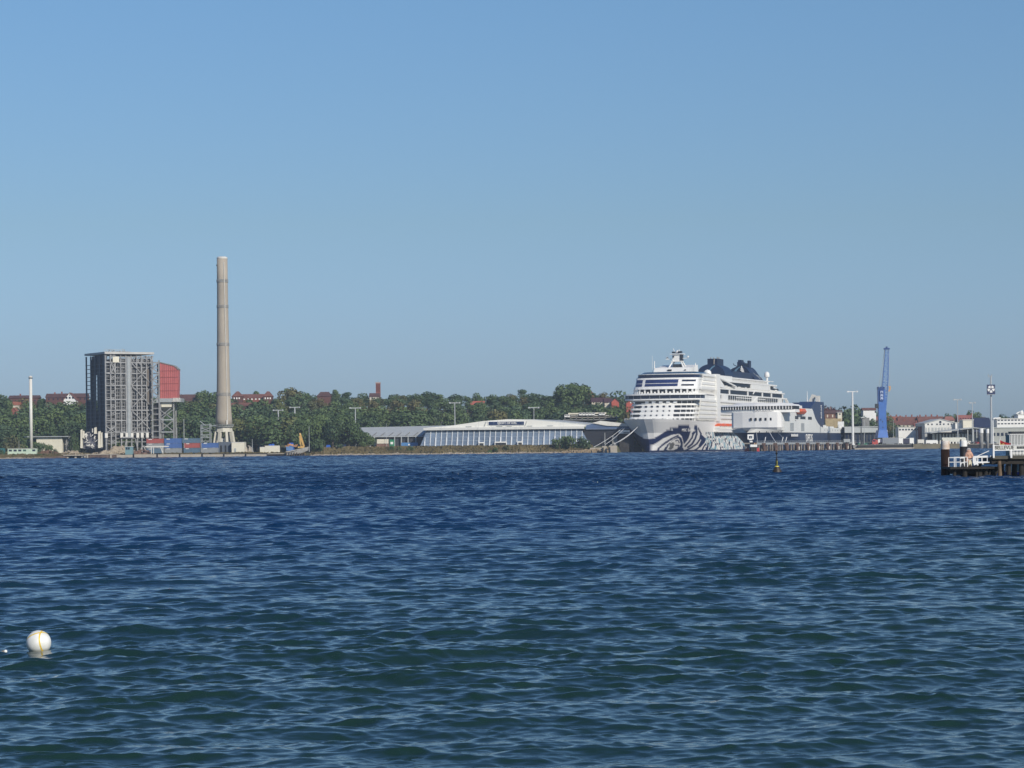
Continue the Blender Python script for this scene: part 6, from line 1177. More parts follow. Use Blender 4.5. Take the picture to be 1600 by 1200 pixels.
for i, (px, mt, lb_) in enumerate(((1336,WHITE,'white car beside the white floodlight mast'),(1355,mat('green_van', (.05,.22,.12),.5,.1,1),'green van left of the red lorry cab'),(1341,MATS['green_van'],'small green van by the dark pole'),(1516,WHITE,'white car left of the far mooring pile'),(1521,GREYM,'grey car next to the far mooring pile'),(1527,mat('car_red', (.3,.03,.03),.4,.1,1),'red car just left of the far mooring pile'),(1538,GREYM,'grey car between the two far piles'),(1552,NAVY,'blue car right of the far piles'))):
    D = 1604; x = PX(px, D, 4); e = empty('parked_car', (x, D, ZG), 0, lb_, 'car'); MB().slab([(x-2.1,D,ZG+.3),(x+2.1,D,ZG+.3),(x+2.1,D,ZG+.9),(x+1.2,D,ZG+1),(x+.7,D,ZG+1.5),(x-1,D,ZG+1.5),(x-1.6,D,ZG+1),(x-2.1,D,ZG+.8)], [(x-2.1,D+1.7,ZG+.3),(x+2.1,D+1.7,ZG+.3),(x+2.1,D+1.7,ZG+.9),(x+1.2,D+1.7,ZG+1),(x+.7,D+1.7,ZG+1.5),(x-1,D+1.7,ZG+1.5),(x-1.6,D+1.7,ZG+1),(x-2.1,D+1.7,ZG+.8)]).build('body', mt, e); MB().box(x-1, x+.7, D-.02, D+.02, ZG+1, ZG+1.4).build('window', GLASSD, e)
    for sx in (-1.3, 1.3): MB().tube((x+sx,D-.03,ZG+.33), (x+sx,D+.2,ZG+.33), .33, .33, 10).build('wheel', BLACK, e)
# far mooring piles with white caps
for i, (px, w_, yt, yc, yb_, lb_) in enumerate(((1533.3,6,669.3,676.5,701,'thicker far mooring pile with a white cap'),(1543,4.6,670,677,690,'slimmer far mooring pile with a white cap near the sign mast'))):
    D = 1540-i*8; e = empty('mooring_pile', (PX(px,D,5),D,0), 0, lb_, 'pile'); r = w_/2*D/F; x = PX(px, D, 6); MB().tube((x,D,-2), (x,D,PZ(px,yc,D)), r, r, 16).build('pile', GREYC, e, True); MB().tube((x,D,PZ(px,yc,D)), (x,D,PZ(px,yt,D)), r*1.12, r*1.12, 16).build('cap', WHITE, e)
HAZE = .00008
# ---------------------------------------------------------------- ferry pier on piles
pa = Vector((PX(1172,1400,0), 1400)); pb_ = Vector((PX(1337,1640,0), 1640)); pd = (pb_-pa).normalized(); pn = Vector((pd.y, -pd.x)); L_ = (pb_-pa).length; pang = math.atan2(pd.y, pd.x)
pier = empty('piled_pier', (pa.x, pa.y, 0), pang, 'long open pier on many rusty piles in front of the ferry', 'pier')
PILEM = mat('pier_pile', (.15,.115,.09), .85, .4, .6, col2=(.27,.24,.21)); TIRE = mat('fender_mix', (.10,.06,.045), .8, .5, .9)
LB().box(0, L_, -3.5, 3.5, 4.3, 5.0).build('deck', CONC, pier); LB().box(0, L_, -3.7, -3.5, 3.9, 5.1).build('edge_beam', GREYM, pier)
LB().box(0, L_, 1.5, 3.4, -1, 1.2).build('under_deck_shade', BLACK, pier)  # black strip painting in the shade below the pier deck
rr = random.Random(3); x = 1.5
while x < L_:
    LB().tube((x,-3.2,-2), (x,-3.2,4.3), .55, .55, 10).build('pile', PILEM, pier)
    if int(x) % 2: LB().tube((x,3.0,-2), (x,3.0,4.3), .5, .5, 8).build('pile', PILEM, pier)
    x += rr.uniform(4.5, 7.5)
for i in range(10):
    x = 14+i*25; q = LB(); q.tube((x,-4.3,-1), (x,-4.3,4.6), .75, .75, 10); q.box(x-2.6, x+2.6, -4.6, -3.6, 3.5, 4.8); q.tube((x+1.8,-4.3,.3), (x+1.8,-4.3,3.0), .9, .9, 10); q.bar((x-2.4,-4.2,3.4), (x-.6,-4.2,.4), .6); q.build('fender', TIRE, pier)
    if i > 2: q = LB(); q.tube((x+.6,-4.9,.6), (x+.6,-4.9,2.6), .45, .55, 8); q.build('rubber_sleeve', OFFW, pier)
q = LB()
for x in np.arange(1, L_, 5): q.bar((x,-3.4,5), (x,-3.4,6.1), .1)
q.bar((0,-3.4,6.1), (L_,-3.4,6.1), .1); q.bar((0,-3.4,5.6), (L_,-3.4,5.6), .08); q.build('railing', GREYM, pier)
for x, dx in ((20,2.5),(58,3),(66,3.4)): LB().bar((x,-3,5), (x+dx,-3,8.2), .3).build('davit_arm', WHITE, pier)
RMK = mat('marker_red', (.42,.03,.03), .5, .15, 1)
for i, (px, lb_) in enumerate(((1166.5,'red painted float against the ferry bow left of the white banded dolphin'),(1183,'red float between the dolphin and the first pier piles'))):
    D = 1392; e = empty('red_float', (PX(px,D,0),D,0), 0, lb_, 'float'); x = PX(px,D,0); MB().slab([(x-1.4,D,-.5),(x+1.4,D,-.5),(x+1.2,D,2.3),(x-.6,D,1.8)], [(x-1.4,D+1.5,-.5),(x+1.4,D+1.5,-.5),(x+1.2,D+1.5,2.3),(x-.6,D+1.5,1.8)]).build('float_body', RMK, e)
dl = empty('banded_dolphin', (PX(1177,1388,0),1388,0), 0, 'dark mooring dolphin with white band and square signal sign at the pier head', 'dolphin')
for px in (1174, 1177.3, 1180.5):
    for y in (1386.5, 1389.5): MB().tube((PX(px,1388,3),y,-2), (PX(px,1388,3),y,5.2), .6, .6, 10).build('pile', mat('black_pile', (.03,.024,.022), .8, .4, .6), dl)
MB().box(PX(1171.8,1388,3), PX(1182.5,1388,3), 1385.5, 1390.5, PZ(1177,698.4,1388), PZ(1177,694.6,1388)).build('white_band', WHITE, dl)
MB().box(PX(1178,1388,3), PX(1182,1388,3), 1386, 1389, PZ(1177,694.5,1388), PZ(1177,692,1388)).build('lamp_box', mat('pale_orange', (.5,.33,.2), .6, .1, 1), dl)
xs_ = PX(1172.3,1388,6); MB().tube((xs_+.3,1387,PZ(1177,694,1388)), (xs_+.3,1387,PZ(1177,681,1388)), .25, .25, 8).build('sign_post', WHITE, dl)
zs = PZ(1172,681,1388); q = MB(); q.box(xs_-1.7, xs_+1.7, 1386, 1386.3, zs-.1, zs+.8); q.box(xs_-1.7, xs_-.9, 1386, 1386.3, zs-2, zs-.1); q.box(xs_+.9, xs_+1.7, 1386, 1386.3, zs-2, zs-.1); q.box(xs_-.9, xs_+.9, 1386, 1386.3, zs-2.4, zs-1.5); q.box(xs_-.5, xs_+1.1, 1386.05, 1386.3, zs-3.6, zs-2.9); q.build('signal_sign', WHITE, dl)
def fpt(s, t, z): return (FX+math.sin(TH)*s+math.cos(TH)*t, FY+math.cos(TH)*s-math.sin(TH)*t, z)
def prp(x, z=5.2): p = pa+pd*x; return (p.x, p.y, z)
G2 = 'mooring lines from the ferry bow to the pier'
rope(fpt(-4,5,11.8), prp(16), .4, .13, 'mooring_line', 'left thin mooring line from ferry bow to the pier', OFFW, G2); rope(fpt(4,11,11.8), prp(56), .4, .2, 'mooring_line', 'brightest mooring line from ferry bow slanting down right', WHITE, G2); rope(fpt(14,14,11.4), prp(84), .4, .1, 'mooring_line', 'right faint mooring line from ferry bow', GREYM, G2)
# ---------------------------------------------------------------- spar buoy
D = 308; xb = PX(1214, D, 1); zb2 = lambda y: PZ(1214, y, D)
bu = empty('spar_buoy', (xb, D, .28), 0, 'black and yellow spar buoy with dark topmark out on the water', 'buoy'); bu.rotation_euler = (0, R(-1), 0)
BYE = mat('buoy_yellow', (.66,.56,.06), .4, .12, 3); BBK = mat('buoy_black', (.012,.012,.012), .5, .4, 2, col2=(.05,.035,.02))
LB().lathe([(.45,-.8),(.62,-.1),(.52,.12),(.28,.58)], (0,0,0), 20).build('float_base', BBK, bu); LB().lathe([(.29,.56),(.26,.64),(.15,.68)], (0,0,0), 20).build('yellow_collar', BYE, bu)
LB().tube((0,0,.68), (0,0,1.30), .085, .085, 12).build('yellow_column', BYE, bu)
q = LB()
for i in range(3): a = .6+i*2.09; q.tube((.17*math.cos(a),.17*math.sin(a),.66), (.08*math.cos(a),.08*math.sin(a),1.6), .035, .035, 6)
q.build('support_strut', BBK, bu); LB().tube((0,0,1.30), (0,0,2.4), .055, .04, 8).build('black_column', BBK, bu)
q = LB(); q.lathe([(.02,2.0),(.17,2.25)], (0,0,0), 12); q.lathe([(.17,2.35),(.02,2.6)], (0,0,0), 12); q.tube((0,0,2.2), (0,0,2.65), .035, .035, 6); q.build('topmark', BBK, bu)
# ---------------------------------------------------------------- ball buoy and small float
bb = empty('ball_buoy', (PX(60.3,43.6,.2), 43.6, 0), 0, 'big round white buoy with yellow stripes floating near the left edge', 'buoy')
m = bpy.data.materials.new('buoy_white'); m.use_nodes = True; n = m.node_tree; b = n.nodes['Principled BSDF']; b.inputs['Roughness'].default_value = .45
tc = n.nodes.new('ShaderNodeTexCoord'); no = n.nodes.new('ShaderNodeTexNoise'); no.inputs['Scale'].default_value = 9; no.inputs['Detail'].default_value = 5; n.links.new(tc.outputs['Object'], no.inputs[0])
sxb = n.nodes.new('ShaderNodeSeparateXYZ'); n.links.new(tc.outputs['Object'], sxb.inputs[0])
rp = n.nodes.new('ShaderNodeValToRGB'); rp.color_ramp.elements[0].position = .3; rp.color_ramp.elements[0].color = (.66,.66,.60,1); rp.color_ramp.elements[1].position = .75; rp.color_ramp.elements[1].color = (.80,.80,.78,1); n.links.new(no.outputs[0], rp.inputs[0])
zr_ = n.nodes.new('ShaderNodeValToRGB'); zr_.color_ramp.elements[0].position = .0; zr_.color_ramp.elements[0].color = (.16,.17,.08,1); zr_.color_ramp.elements[1].position = .10; zr_.color_ramp.elements[1].color = (1,1,1,1)
ad = n.nodes.new('ShaderNodeMath'); ad.operation = 'ADD'; ad.inputs[1].default_value = .185; n.links.new(sxb.outputs[2], ad.inputs[0]); n.links.new(ad.outputs[0], zr_.inputs[0])
mx = n.nodes.new('ShaderNodeMix'); mx.data_type = 'RGBA'; mx.blend_type = 'MULTIPLY'; mx.inputs[0].default_value = 1; n.links.new(rp.outputs[0], mx.inputs[6]); n.links.new(zr_.outputs[0], mx.inputs[7]); n.links.new(mx.outputs[2], b.inputs['Base Color'])
q = LB(); Rb = .217; q.lathe([(max(.001, Rb*math.sin(math.pi*i/24)), -Rb*math.cos(math.pi*i/24)) for i in range(25)], (0,0,0), 48, cap=False); sh = q.build('shell', m, bb, True); sh.location = (0,0,.185)
YS = mat('stripe_yellow', (.70,.48,.05), .5, .2, 12)
def stripe(nrm, off, w_, a0, a1):
    nrm = Vector(nrm).normalized(); u = nrm.orthogonal().normalized(); v = nrm.cross(u); q = LB(); pr = None; k = 60
    for i in range(k+1):
        a = a0+(a1-a0)*i/k; row = []
        for s in (-.5, .5): d = off+s*w_; c = nrm*d + (u*math.cos(a)+v*math.sin(a))*math.sqrt(max(1-d*d, 0)); row.append(tuple(c*(Rb+.0015)))
        if pr: q.add([pr[0], pr[1], row[1], row[0]], [(0,1,2,3)])
        pr = row
    o = q.build('yellow_stripe', YS, bb, True); o.location = (0,0,.185)
stripe((1,-.22,.16), .47, .10, 0, 2*math.pi)
_a, _b, _c = Vector((-.95,-.25,.2)).normalized(), Vector((-.42,-.62,.66)).normalized(), Vector((.25,-.46,.85)).normalized(); _n = (_b-_a).cross(_c-_a).normalized(); stripe(_n, _n.dot(_a), .11, 0, 2*math.pi)
e = empty('small_float', (PX(8.8,43.4,0), 43.4, .035), 0, 'tiny white line float with a brown end at the extreme left', 'float')
q = LB(); q.lathe([(max(.001,.03*math.sin(math.pi*i/10)), -.03*math.cos(math.pi*i/10)) for i in range(11)], (0,0,.02), 14, cap=False); q.build('float_ball', WHITE, e, True); q = LB(); q.tube((-.02,0,.018), (-.085,.01,.005), .026, .018, 10); q.build('float_neck', mat('brown_rope', (.15,.09,.05), .8, .3, 20, col2=(.6,.55,.45)), e)
# ---------------------------------------------------------------- bathing pier on the right
DP = 257
XP = lambda px, D=DP, z=1.5: PX(px, D, z); ZP = lambda py, px=1530, D=DP: PZ(px, py, D)
def bigpile(px, D, w_, ytop, ycap, lb_, capm, bodym):
    x = PX(px, D, 2); r = w_/2*D/F; e = empty('mooring_pile', (x, D, 0), 0, lb_, 'pile'); zt2, zc2 = PZ(px, ytop, D), PZ(px, ycap, D)
    MB().tube((x,D,-2), (x,D,zc2), r, r, 24).build('pile', bodym, e, True); MB().lathe([(r*1.02,0),(r*1.02,zt2-zc2-.06),(r*.9,zt2-zc2)], (x,D,zc2), 24).build('cap', capm, e)
    MB().tube((x-r*.75,D-.1,zt2-.02), (x-r*.75,D-.1,zt2+.12), .09, .09, 8).build('cap_stud', DARK, e); return e
bigpile(1477, 262, 13.6, 688.6, 702, 'thick near pile with a rust stained white cap, left of the bathing pier', mat('rusty_cap', (.45,.26,.12), .6, .05, 1.3, col2=(.74,.72,.69)), mat('rusty_pile', (.010,.009,.009), .85, .4, .9, col2=(.06,.028,.02), stretch=(1,1,.4), spec=.15))
bigpile(1505.5, 276, 11.4, 688.2, 697.6, 'thick black pile with a clean white cap behind the bather', WHITE, mat('tar_black', (.006,.006,.007), .6, .4, 1.5, col2=(.014,.014,.016)))
bp = empty('bathing_pier', (XP(1549), DP, 0), 0, 'dark timber bathing pier with white rails and a name board', 'pier')
TIM = mat('wet_timber', (.008,.007,.006), .8, .45, 1.2, col2=(.025,.02,.014)); TIMG = mat('grey_timber', (.08,.075,.06), .85, .25, 1.2); TIMB = mat('brown_timber', (.09,.06,.035), .85, .4, 1.5, col2=(.19,.13,.08)); WR = mat('rail_white', (.74,.74,.72), .5, .05, 2)
zl, zu = ZP(729.6, 1500), ZP(712.5, 1560)
MB().box(XP(1484), XP(1562), DP-.3, DP+5, zl-.22, zl).build('lower_deck', TIM, bp)
MB().box(XP(1548.5), XP(1640), DP-.5, DP+7, zu-.32, zu).build('upper_deck', TIMG, bp); MB().box(XP(1549), XP(1640), DP-.2, DP+6, zu-.85, zu-.33).build('deck_beam', TIM, bp)
for k, (px, w_) in enumerate(((1492,6),(1508,9),(1527,5),(1541,8),(1577,8),(1597,9),(1619,8))):
    for dy in (.3, 4): MB().tube((XP(px),DP+dy,-2), (XP(px),DP+dy,zl if px < 1550 else zu-.3), w_*.5*.066*.9, w_*.5*.066*.9, 12).build('pile', TIM, bp)
MB().tube((XP(1562),DP-.6,-2), (XP(1559.5),DP-.6,zu-.5), .22, .2, 12).build('pile', TIMB, bp)
MB().slab([(XP(1488),DP+.6,zl-.2),(XP(1560),DP+.6,zl-.2),(XP(1560),DP+.6,zl-.75),(XP(1496),DP+.6,zl-.75)], [(XP(1488),DP+4.8,zl-.2),(XP(1560),DP+4.8,zl-.2),(XP(1560),DP+4.8,zl-.75),(XP(1496),DP+4.8,zl-.75)]).build('cross_beams', TIM, bp)
MB().box(XP(1520), XP(1558), DP+1.6, DP+5, -1, zl-.2).build('plank_screen', TIM, bp)
q = MB()
for i in range(14): a = XP(1524+i*2.4); q.bar((a,DP+.2,-.3), (a+rr.uniform(-.4,.9),DP+.3,zl-.1), .16)
each(q, 'under_brace', TIM, bp)
def rail(pts, z0, z1, name='railing', y=DP-.2, w_=.07, par=bp):
    q = MB()
    for px in pts: q.bar((XP(px),y,z0), (XP(px),y,z1), w_)
    for z in (z1, (z0+z1)/2): q.bar((XP(pts[0]),y,z), (XP(pts[-1]),y,z), w_)
    return q.build(name, WR, par)
zr2 = ZP(714.3, 1500)
rail((1490.5,1493,1500,1511), zl, zr2); rail((1491.6,1500.5,1510), zl, zr2-.05, y=DP+3.5)
MB().box(XP(1500.2), XP(1506.8), DP-.24, DP-.2, zl+.05, zr2).build('white_panel', WR, bp)
q = MB()
for (a, b, c, d) in ((1501.5,716,1503,721),(1504.2,716,1504,721),(1502,728.5,1503.5,723.5),(1505,728.5,1503.7,723.5)): q.bar((XP(a),DP-.26,ZP(b)), (XP(c),DP-.26,ZP(d)), .14)
each(q, 'panel_cutout', DARK, bp)
q = MB(); q.bar((XP(1520.5),DP-.1,ZP(714)), (XP(1548),DP-.1,ZP(713.4)), .16, .2); q.bar((XP(1520.5),DP-.1,ZP(725)), (XP(1527),DP-.1,ZP(722.4)), .3); q.bar((XP(1526),DP-.1,ZP(722.6)), (XP(1545.5),DP-.1,ZP(722)), .12, .16)
for px in (1521,1523.5,1527.5,1534,1542.5): q.bar((XP(px),DP-.1,ZP(724.5 if px < 1526 else 722)), (XP(px),DP-.1,ZP(714)), .17 if px < 1524 else .1)
q.build('gangway_rail', WR, bp)
MB().slab([(XP(1520.5),DP,ZP(724.8)),(XP(1526.5),DP,ZP(722)),(XP(1526.5),DP,ZP(714)),(XP(1520.5),DP,ZP(714))], [(XP(1520.5),DP+.05,ZP(724.8)),(XP(1526.5),DP+.05,ZP(722)),(XP(1526.5),DP+.05,ZP(714)),(XP(1520.5),DP+.05,ZP(714))]).build('gangway_panel', mat('weathered_white', (.55,.56,.53), .6, .3, 3), bp)
MB().slab([(XP(1526),DP+1,zl),(XP(1549),DP+1,ZP(717)),(XP(1549),DP+1,ZP(719)),(XP(1530),DP+1,zl-.2)], [(XP(1526),DP+3,zl),(XP(1549),DP+3,ZP(717)),(XP(1549),DP+3,ZP(719)),(XP(1530),DP+3,zl-.2)]).build('gangway', TIM, bp)
q = MB(); q.bar((XP(1526.5),DP+.9,ZP(714.2)), (XP(1548),DP+.9,ZP(704.6)), .07); q.build('stair_handrail', WR, bp)
for px in (1526.5, 1534.5): MB().lathe([(.01,-.11),(.1,-.05),(.1,.05),(.01,.11)], (XP(px),DP-.3,ZP(726.3 if px < 1530 else 725)), 12).build('round_lamp', WR if px < 1530 else OFFW, bp)
# name board
bd = MB().box(XP(1549.5), XP(1640), DP-.62, DP-.52, ZP(703.8,1560), ZP(695.4,1560)).build('name_board', mat('board_white', (.62,.62,.57), .6, .08, 1.5), bp)
tx = text_mesh('BELLEVUE', .52, BLACK, bd, 'lettering', (0,0,0), sx=.88, thick=.008, bold=.004); tx.location = (XP(1567.6)-XP(1549), -.64, ZP(699.7,1567))
MB().box(XP(1549), XP(1640), DP-.66, DP-.6, ZP(696.2,1560), ZP(695.2,1560)).build('board_rail', WR, bd); MB().box(XP(1549), XP(1640), DP-.66, DP-.6, ZP(704.2,1560), ZP(703,1560)).build('board_rail', WR, bd)
q = MB()
for i in range(12): q.box(XP(1587.4+i*2.3), XP(1588.9+i*2.3), DP-.66, DP-.6, ZP(701,1590), ZP(697.4,1590))
each(q, 'dark_slot', DARK, bd)
for px, y0, y1, w_ in ((1550.6,715.2,695,2.6),(1578,715.6,704,2.8),(1606,715.6,704,2.8)): MB().box(XP(px-w_/2), XP(px+w_/2), DP-.8, DP-.66, ZP(y0,1560), ZP(y1,1560)).build('white_post', WR, bp)
q = MB()
for i in range(14): q.box(XP(1581+i*1.6), XP(1581.8+i*1.6), DP-.45, DP-.4, ZP(709.5,1590), ZP(704,1590))
q.build('lower_railing', WR, bp)
# grey-green slatted cabin on the upper deck
sl = empty('slatted_cabin', (XP(1590), DP+2, zu), 0, 'grey green slatted changing cabin with white bars at the right edge', 'cabin')
MB().box(XP(1582), XP(1630), DP+1.2, DP+3.5, zu, ZP(679.2,1590)).build('wall', mat('grey_teal', (.13,.20,.20), .6, .15, 1), sl)
for i in range(20): MB().box(XP(1581.2+i*2.35), XP(1582.2+i*2.35), DP+1.05, DP+1.2, zu, ZP(678,1590)).build('white_bar', WR, sl)
MB().box(XP(1581), XP(1630), DP+1, DP+1.22, ZP(679,1590), ZP(678,1590)).build('top_rail', WR, sl)
MB().box(XP(1586), XP(1630), DP+1.8, DP+3.4, ZP(677.8,1590), ZP(674,1595)).build('roof_vents', DARK, sl)
# lamp post
lp = empty('pier_lamp', (XP(1555.5), DP+1, zu), 0, 'slim white lamp post with a flat head reaching right above the name board', 'lamp post')
MB().tube((XP(1555.8),DP+1,zu), (XP(1555.0),DP+1,ZP(655,1555)), .062, .05, 10).build('post', WR, lp); q = MB(); q.bar((XP(1554.6),DP+1,ZP(654,1555)), (XP(1567),DP+1,ZP(652.6,1560)), .10, .12); q.build('lamp_arm', WR, lp); MB().slab([(XP(1555),DP+.8,ZP(655.4,1555)),(XP(1560),DP+.8,ZP(653.4,1558)),(XP(1559),DP+.8,ZP(652,1558)),(XP(1555),DP+.8,ZP(653,1555))], [(XP(1555),DP+1.2,ZP(655.4,1555)),(XP(1560),DP+1.2,ZP(653.4,1558)),(XP(1559),DP+1.2,ZP(652,1558)),(XP(1555),DP+1.2,ZP(653,1555))]).build('lamp_head', WR, lp)
# red and yellow flag drooping from a slanted staff
fl = empty('lifeguard_flag', (XP(1564), DP+.5, zu), 0, 'drooping red and yellow flag on a short slanted staff behind the board', 'flag')
MB().bar((XP(1562.5),DP+.5,zu+.6), (XP(1564.5),DP+.5,ZP(684.4,1564)), .05).build('staff', WR, fl)
MB().lathe([(.01,-.07),(.07,0),(.01,.07)], (XP(1564.4),DP+.5,ZP(684.6,1564)), 8).build('finial', WR, fl)
def cloth(pts_top, pts_bot, mt, nm):
    q = MB(); n = len(pts_top)
    for i in range(n-1):
        for k in range(4):
            def P_(j, f): a, b = pts_top[j], pts_bot[j]; x = a[0]+(b[0]-a[0])*f; y = a[1]+(b[1]-a[1])*f; return (XP(x), DP+.5+.12*math.sin(j*1.9+f*2), ZP(y,1570))
            q.add([P_(i,k/4), P_(i+1,k/4), P_(i+1,(k+1)/4), P_(i,(k+1)/4)], [(0,1,2,3)])
    return q.build(nm, mt, fl, True)
cloth([(1564.3,686.8),(1567,688.6),(1570,690.3),(1574,691.6),(1578,692.4),(1581,692.6)], [(1564.3,692.5),(1567,693.4),(1570,694.3),(1574,695),(1578,695.6),(1581,696)], mat('flag_red', (.36,.02,.025), .8, .2, 3), 'red_half'); cloth([(1564,691.6),(1566.5,691.4),(1569,692.2),(1571.5,694)], [(1563.8,695.6),(1566.5,695.8),(1569,695.9),(1571.5,696)], mat('flag_yellow', (.60,.42,.14), .8, .2, 3), 'yellow_half')
# small blue boat under the pier with two white gulls on it
bo = empty('blue_boat', (XP(1585), DP+9, 0), 0, 'bright blue hulled boat lying behind the piles under the pier', 'boat'); bo.location.y = DP+6
XO = lambda px: PX(px, DP+6, 0); q = MB(); q.slab([(XO(1564),DP+6,-.3),(XO(1612),DP+6,-.3),(XO(1614),DP+6,.42),(XO(1562.5),DP+6,.42)], [(XO(1564),DP+8,-.3),(XO(1612),DP+8,-.3),(XO(1614),DP+8,.42),(XO(1562.5),DP+8,.42)]); q.build('hull', mat('boat_blue', (.01,.04,.42), .3, .15, 2), bo)
MB().box(XO(1562), XO(1614), DP+5.95, DP+8.05, .42, .50).build('gunwale', WR, bo)
MB().slab([(XO(1581),DP+6.2,.5),(XO(1593),DP+6.2,.5),(XO(1592),DP+6.2,1.75),(XO(1583),DP+6.2,1.5)], [(XO(1581),DP+7.8,.5),(XO(1593),DP+7.8,.5),(XO(1592),DP+7.8,1.75),(XO(1583),DP+7.8,1.5)]).build('spray_hood', mat('hood_blue', (.16,.34,.50), .4, .2, 2), bo)
for i, (px, s, lb_) in enumerate(((1572.8,1.0,'white gull standing upright on the blue boat under the pier'),(1567.6,.62,'smaller white gull crouched on the blue boat under the pier'))):
    x = XO(px); e = empty('gull', (x, DP+6.2, .5), 0, lb_, 'bird'); q = LB()
    q.lathe([(.01,.02),(.10*s,.12*s),(.16*s,.26*s),(.13*s,.42*s),(.07*s,.54*s),(.075*s,.62*s),(.05*s,.69*s),(.01,.72*s)], (0,0,0), 14); q.bar((.02,0,.28*s),(-.30*s,0,.14*s),.09*s,.05*s); q.build('gull_body', WHITE, e, True); LB().bar((.05*s,0,.63*s),(.15*s,0,.61*s),.025).build('beak', YEL, e)
    for sx in (-.03,.03): LB().tube((sx,0,0),(sx,0,.1*s),.012,.012,5).build('leg', YEL, e)
# ---------------------------------------------------------------- bather seen from behind
def skinned(name, pts, edges, rad, mt, parent, root=0, sub=2):
    me = bpy.data.meshes.new(name); me.from_pydata(pts, edges, []); o = bpy.data.objects.new(name, me); COL.objects.link(o)
    md = o.modifiers.new('skin', 'SKIN'); sk = me.skin_vertices[0] if me.skin_vertices else None
    if sk is None:
        bpy.context.view_layer.objects.active = o
        bm_ = __import__('bmesh').new(); bm_.from_mesh(me); lay = bm_.verts.layers.skin.verify(); bm_.verts.ensure_lookup_table()
        for i, v in enumerate(bm_.verts): v[lay].radius = rad[i] if isinstance(rad[i], tuple) else (rad[i], rad[i]); v[lay].use_root = (i == root)
        bm_.to_mesh(me); bm_.free()
    sb = o.modifiers.new('sub', 'SUBSURF'); sb.levels = sub; sb.render_levels = sub
    dg = bpy.context.evaluated_depsgraph_get(); m2 = bpy.data.meshes.new_from_object(o.evaluated_get(dg)); bpy.data.objects.remove(o); m2.materials.clear(); m2.materials.append(mt)
    for p in m2.polygons: p.use_smooth = True
    o = bpy.data.objects.new(name, m2); COL.objects.link(o); o.parent = parent; return o
SKIN = mat('sunlit_skin', (.52,.30,.21), .55, .08, 6); pe = empty('person', (XP(1515.3), DP+.5, zl), 0, 'bare backed bather in dark shorts standing on the low platform facing away', 'person')
# x right, y away from the viewer, z up; slight lean to the left, left arm hanging wider
body = [(.0,0,.92),(0,0,1.05),(-.005,-.01,1.2),(-.01,0,1.36),(-.01,.01,1.47),(-.01,.02,1.56),(-.01,.03,1.66),(-.01,.02,1.74),
        (-.10,0,.86),(-.115,0,.48),(-.125,.02,.09),(-.13,.12,.03), (.10,0,.86),(.115,.01,.48),(.125,.02,.09),(.13,.12,.03),
        (-.20,0,1.41),(-.30,.02,1.15),(-.27,.10,.93),(.18,0,1.40),(.285,.02,1.14),(.27,.12,.93)]
edg = [(0,1),(1,2),(2,3),(3,4),(4,5),(5,6),(6,7),(0,8),(8,9),(9,10),(10,11),(0,12),(12,13),(13,14),(14,15),(3,16),(16,17),(17,18),(3,19),(19,20),(20,21)]
rad = [(.135,.10),(.12,.09),(.125,.095),(.14,.10),(.065,.06),(.052,.052),(.078,.09),(.055,.065),.085,.055,.038,.03,.085,.055,.038,.03,.05,.038,.028,.05,.038,.028]
skinned('body', body, edg, rad, SKIN, pe)
skinned('shorts', [(0,0,1.0),(0,0,.90),(-.10,0,.82),(-.115,0,.60),(.10,0,.82),(.115,.005,.60)], [(0,1),(1,2),(2,3),(1,4),(4,5)], [(.165,.125),(.17,.13),.115,.11,.115,.11], mat('shorts_blue', (.05,.06,.10), .8, .3, 10), pe)
skinned('hair', [(-.01,.05,1.70),(-.01,0,1.735),(-.01,-.03,1.70)], [(0,1),(1,2)], [(.09,.07),(.092,.08),(.08,.06)], mat('grey_hair', (.45,.42,.40), .8, .2, 20), pe, 1, 2)
for sx in (-1, 1): q = LB(); q.lathe([(.004,-.03),(.018,0),(.004,.03)], (-.01+sx*.088, .02, 1.66), 8); q.build('ear', SKIN, pe, True)
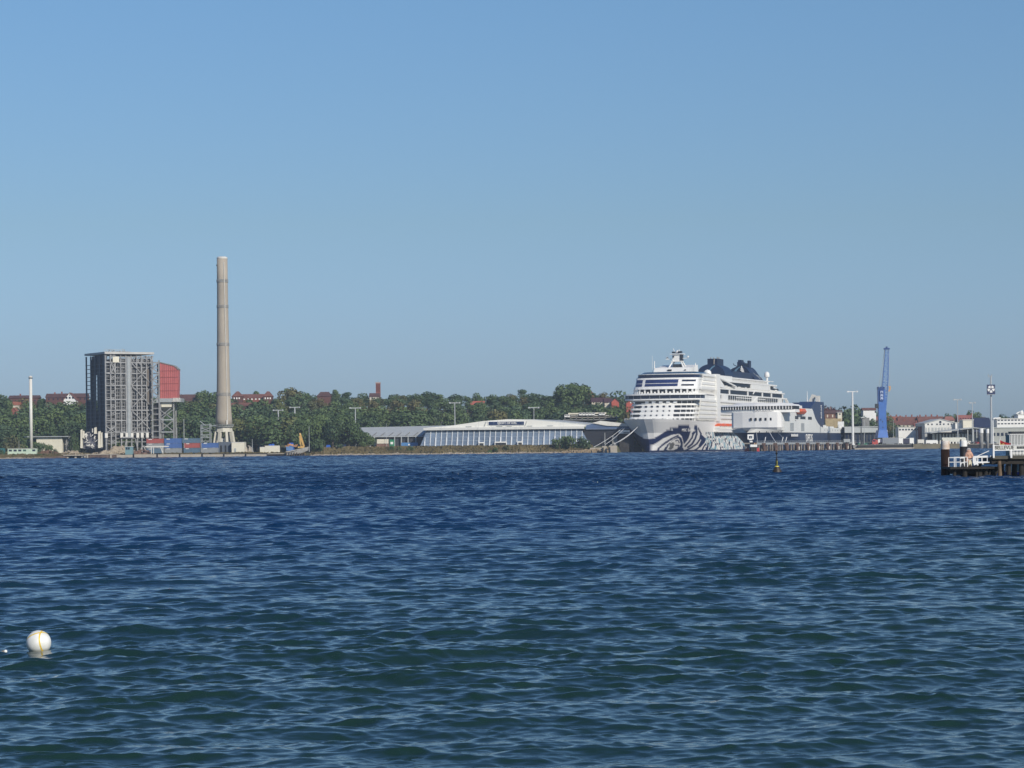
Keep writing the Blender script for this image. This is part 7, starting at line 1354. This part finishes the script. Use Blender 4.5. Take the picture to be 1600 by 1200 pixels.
for sx, bx in ((-1, -.27), (1, .27)):                          # hands on the rail: palm, four fingers and a thumb each
    py_ = .10 if sx < 0 else .12
    for k in range(4): q = LB(); a = (bx+(-.03+.02*k), py_+.03, .90); c = (a[0], a[1]+.035, .86-.006*abs(k-1.5)); q.tube((bx+(-.02+.013*k), py_, .93), a, .012, .011, 6); q.tube(a, c, .011, .009, 6); q.build('finger', SKIN, pe, True)
    q = LB(); q.tube((bx-sx*.02, py_, .92), (bx-sx*.055, py_+.02, .885), .013, .010, 6); q.build('thumb', SKIN, pe, True); q = LB(); q.bar((bx, py_-.01, .955), (bx, py_+.02, .885), .075, .035); q.build('palm', SKIN, pe, True)
bgm = mat('pale_cloth', (.60,.55,.40), .8, .15, 6); e = empty('towel', (XP(1515.6), DP-.1, zl), 0, 'pale yellow towel hung low on the platform rail behind the bather', 'towel')
q = LB(); q.slab([(-.16,0,.08),(-.02,0,.30),(.04,0,.30),(.17,0,.06),(.16,0,.52),(.05,0,.72),(-.06,0,.72),(-.15,0,.50)], [(-.16,.05,.08),(-.02,.05,.30),(.04,.05,.30),(.17,.05,.06),(.16,.05,.52),(.05,.05,.72),(-.06,.05,.72),(-.15,.05,.50)]); q.build('cloth', bgm, e); LB().bar((-.3,.02,.73),(.3,.02,.73),.04).build('hanging_bar', WR, e)
# ---------------------------------------------------------------- clear evening air
hzb = bpy.data.meshes.new('haze'); q = MB(); q.box(-2600, 2600, -60, 3150, -5, 132); hzb.from_pydata(q.v, [], q.f); ho = bpy.data.objects.new('haze', hzb); COL.objects.link(ho); tag(ho, 'thin blue evening haze over the fjord', None, None, 'stuff')
mh = bpy.data.materials.new('haze'); mh.use_nodes = True; mh.node_tree.nodes.clear(); pv = mh.node_tree.nodes.new('ShaderNodeVolumePrincipled'); om = mh.node_tree.nodes.new('ShaderNodeOutputMaterial'); mh.node_tree.links.new(pv.outputs[0], om.inputs['Volume'])
pv.inputs['Color'].default_value = (.72,.85,1,1); pv.inputs['Density'].default_value = HAZE; pv.inputs['Anisotropy'].default_value = .1; hzb.materials.append(mh); ho.display_type = 'WIRE'
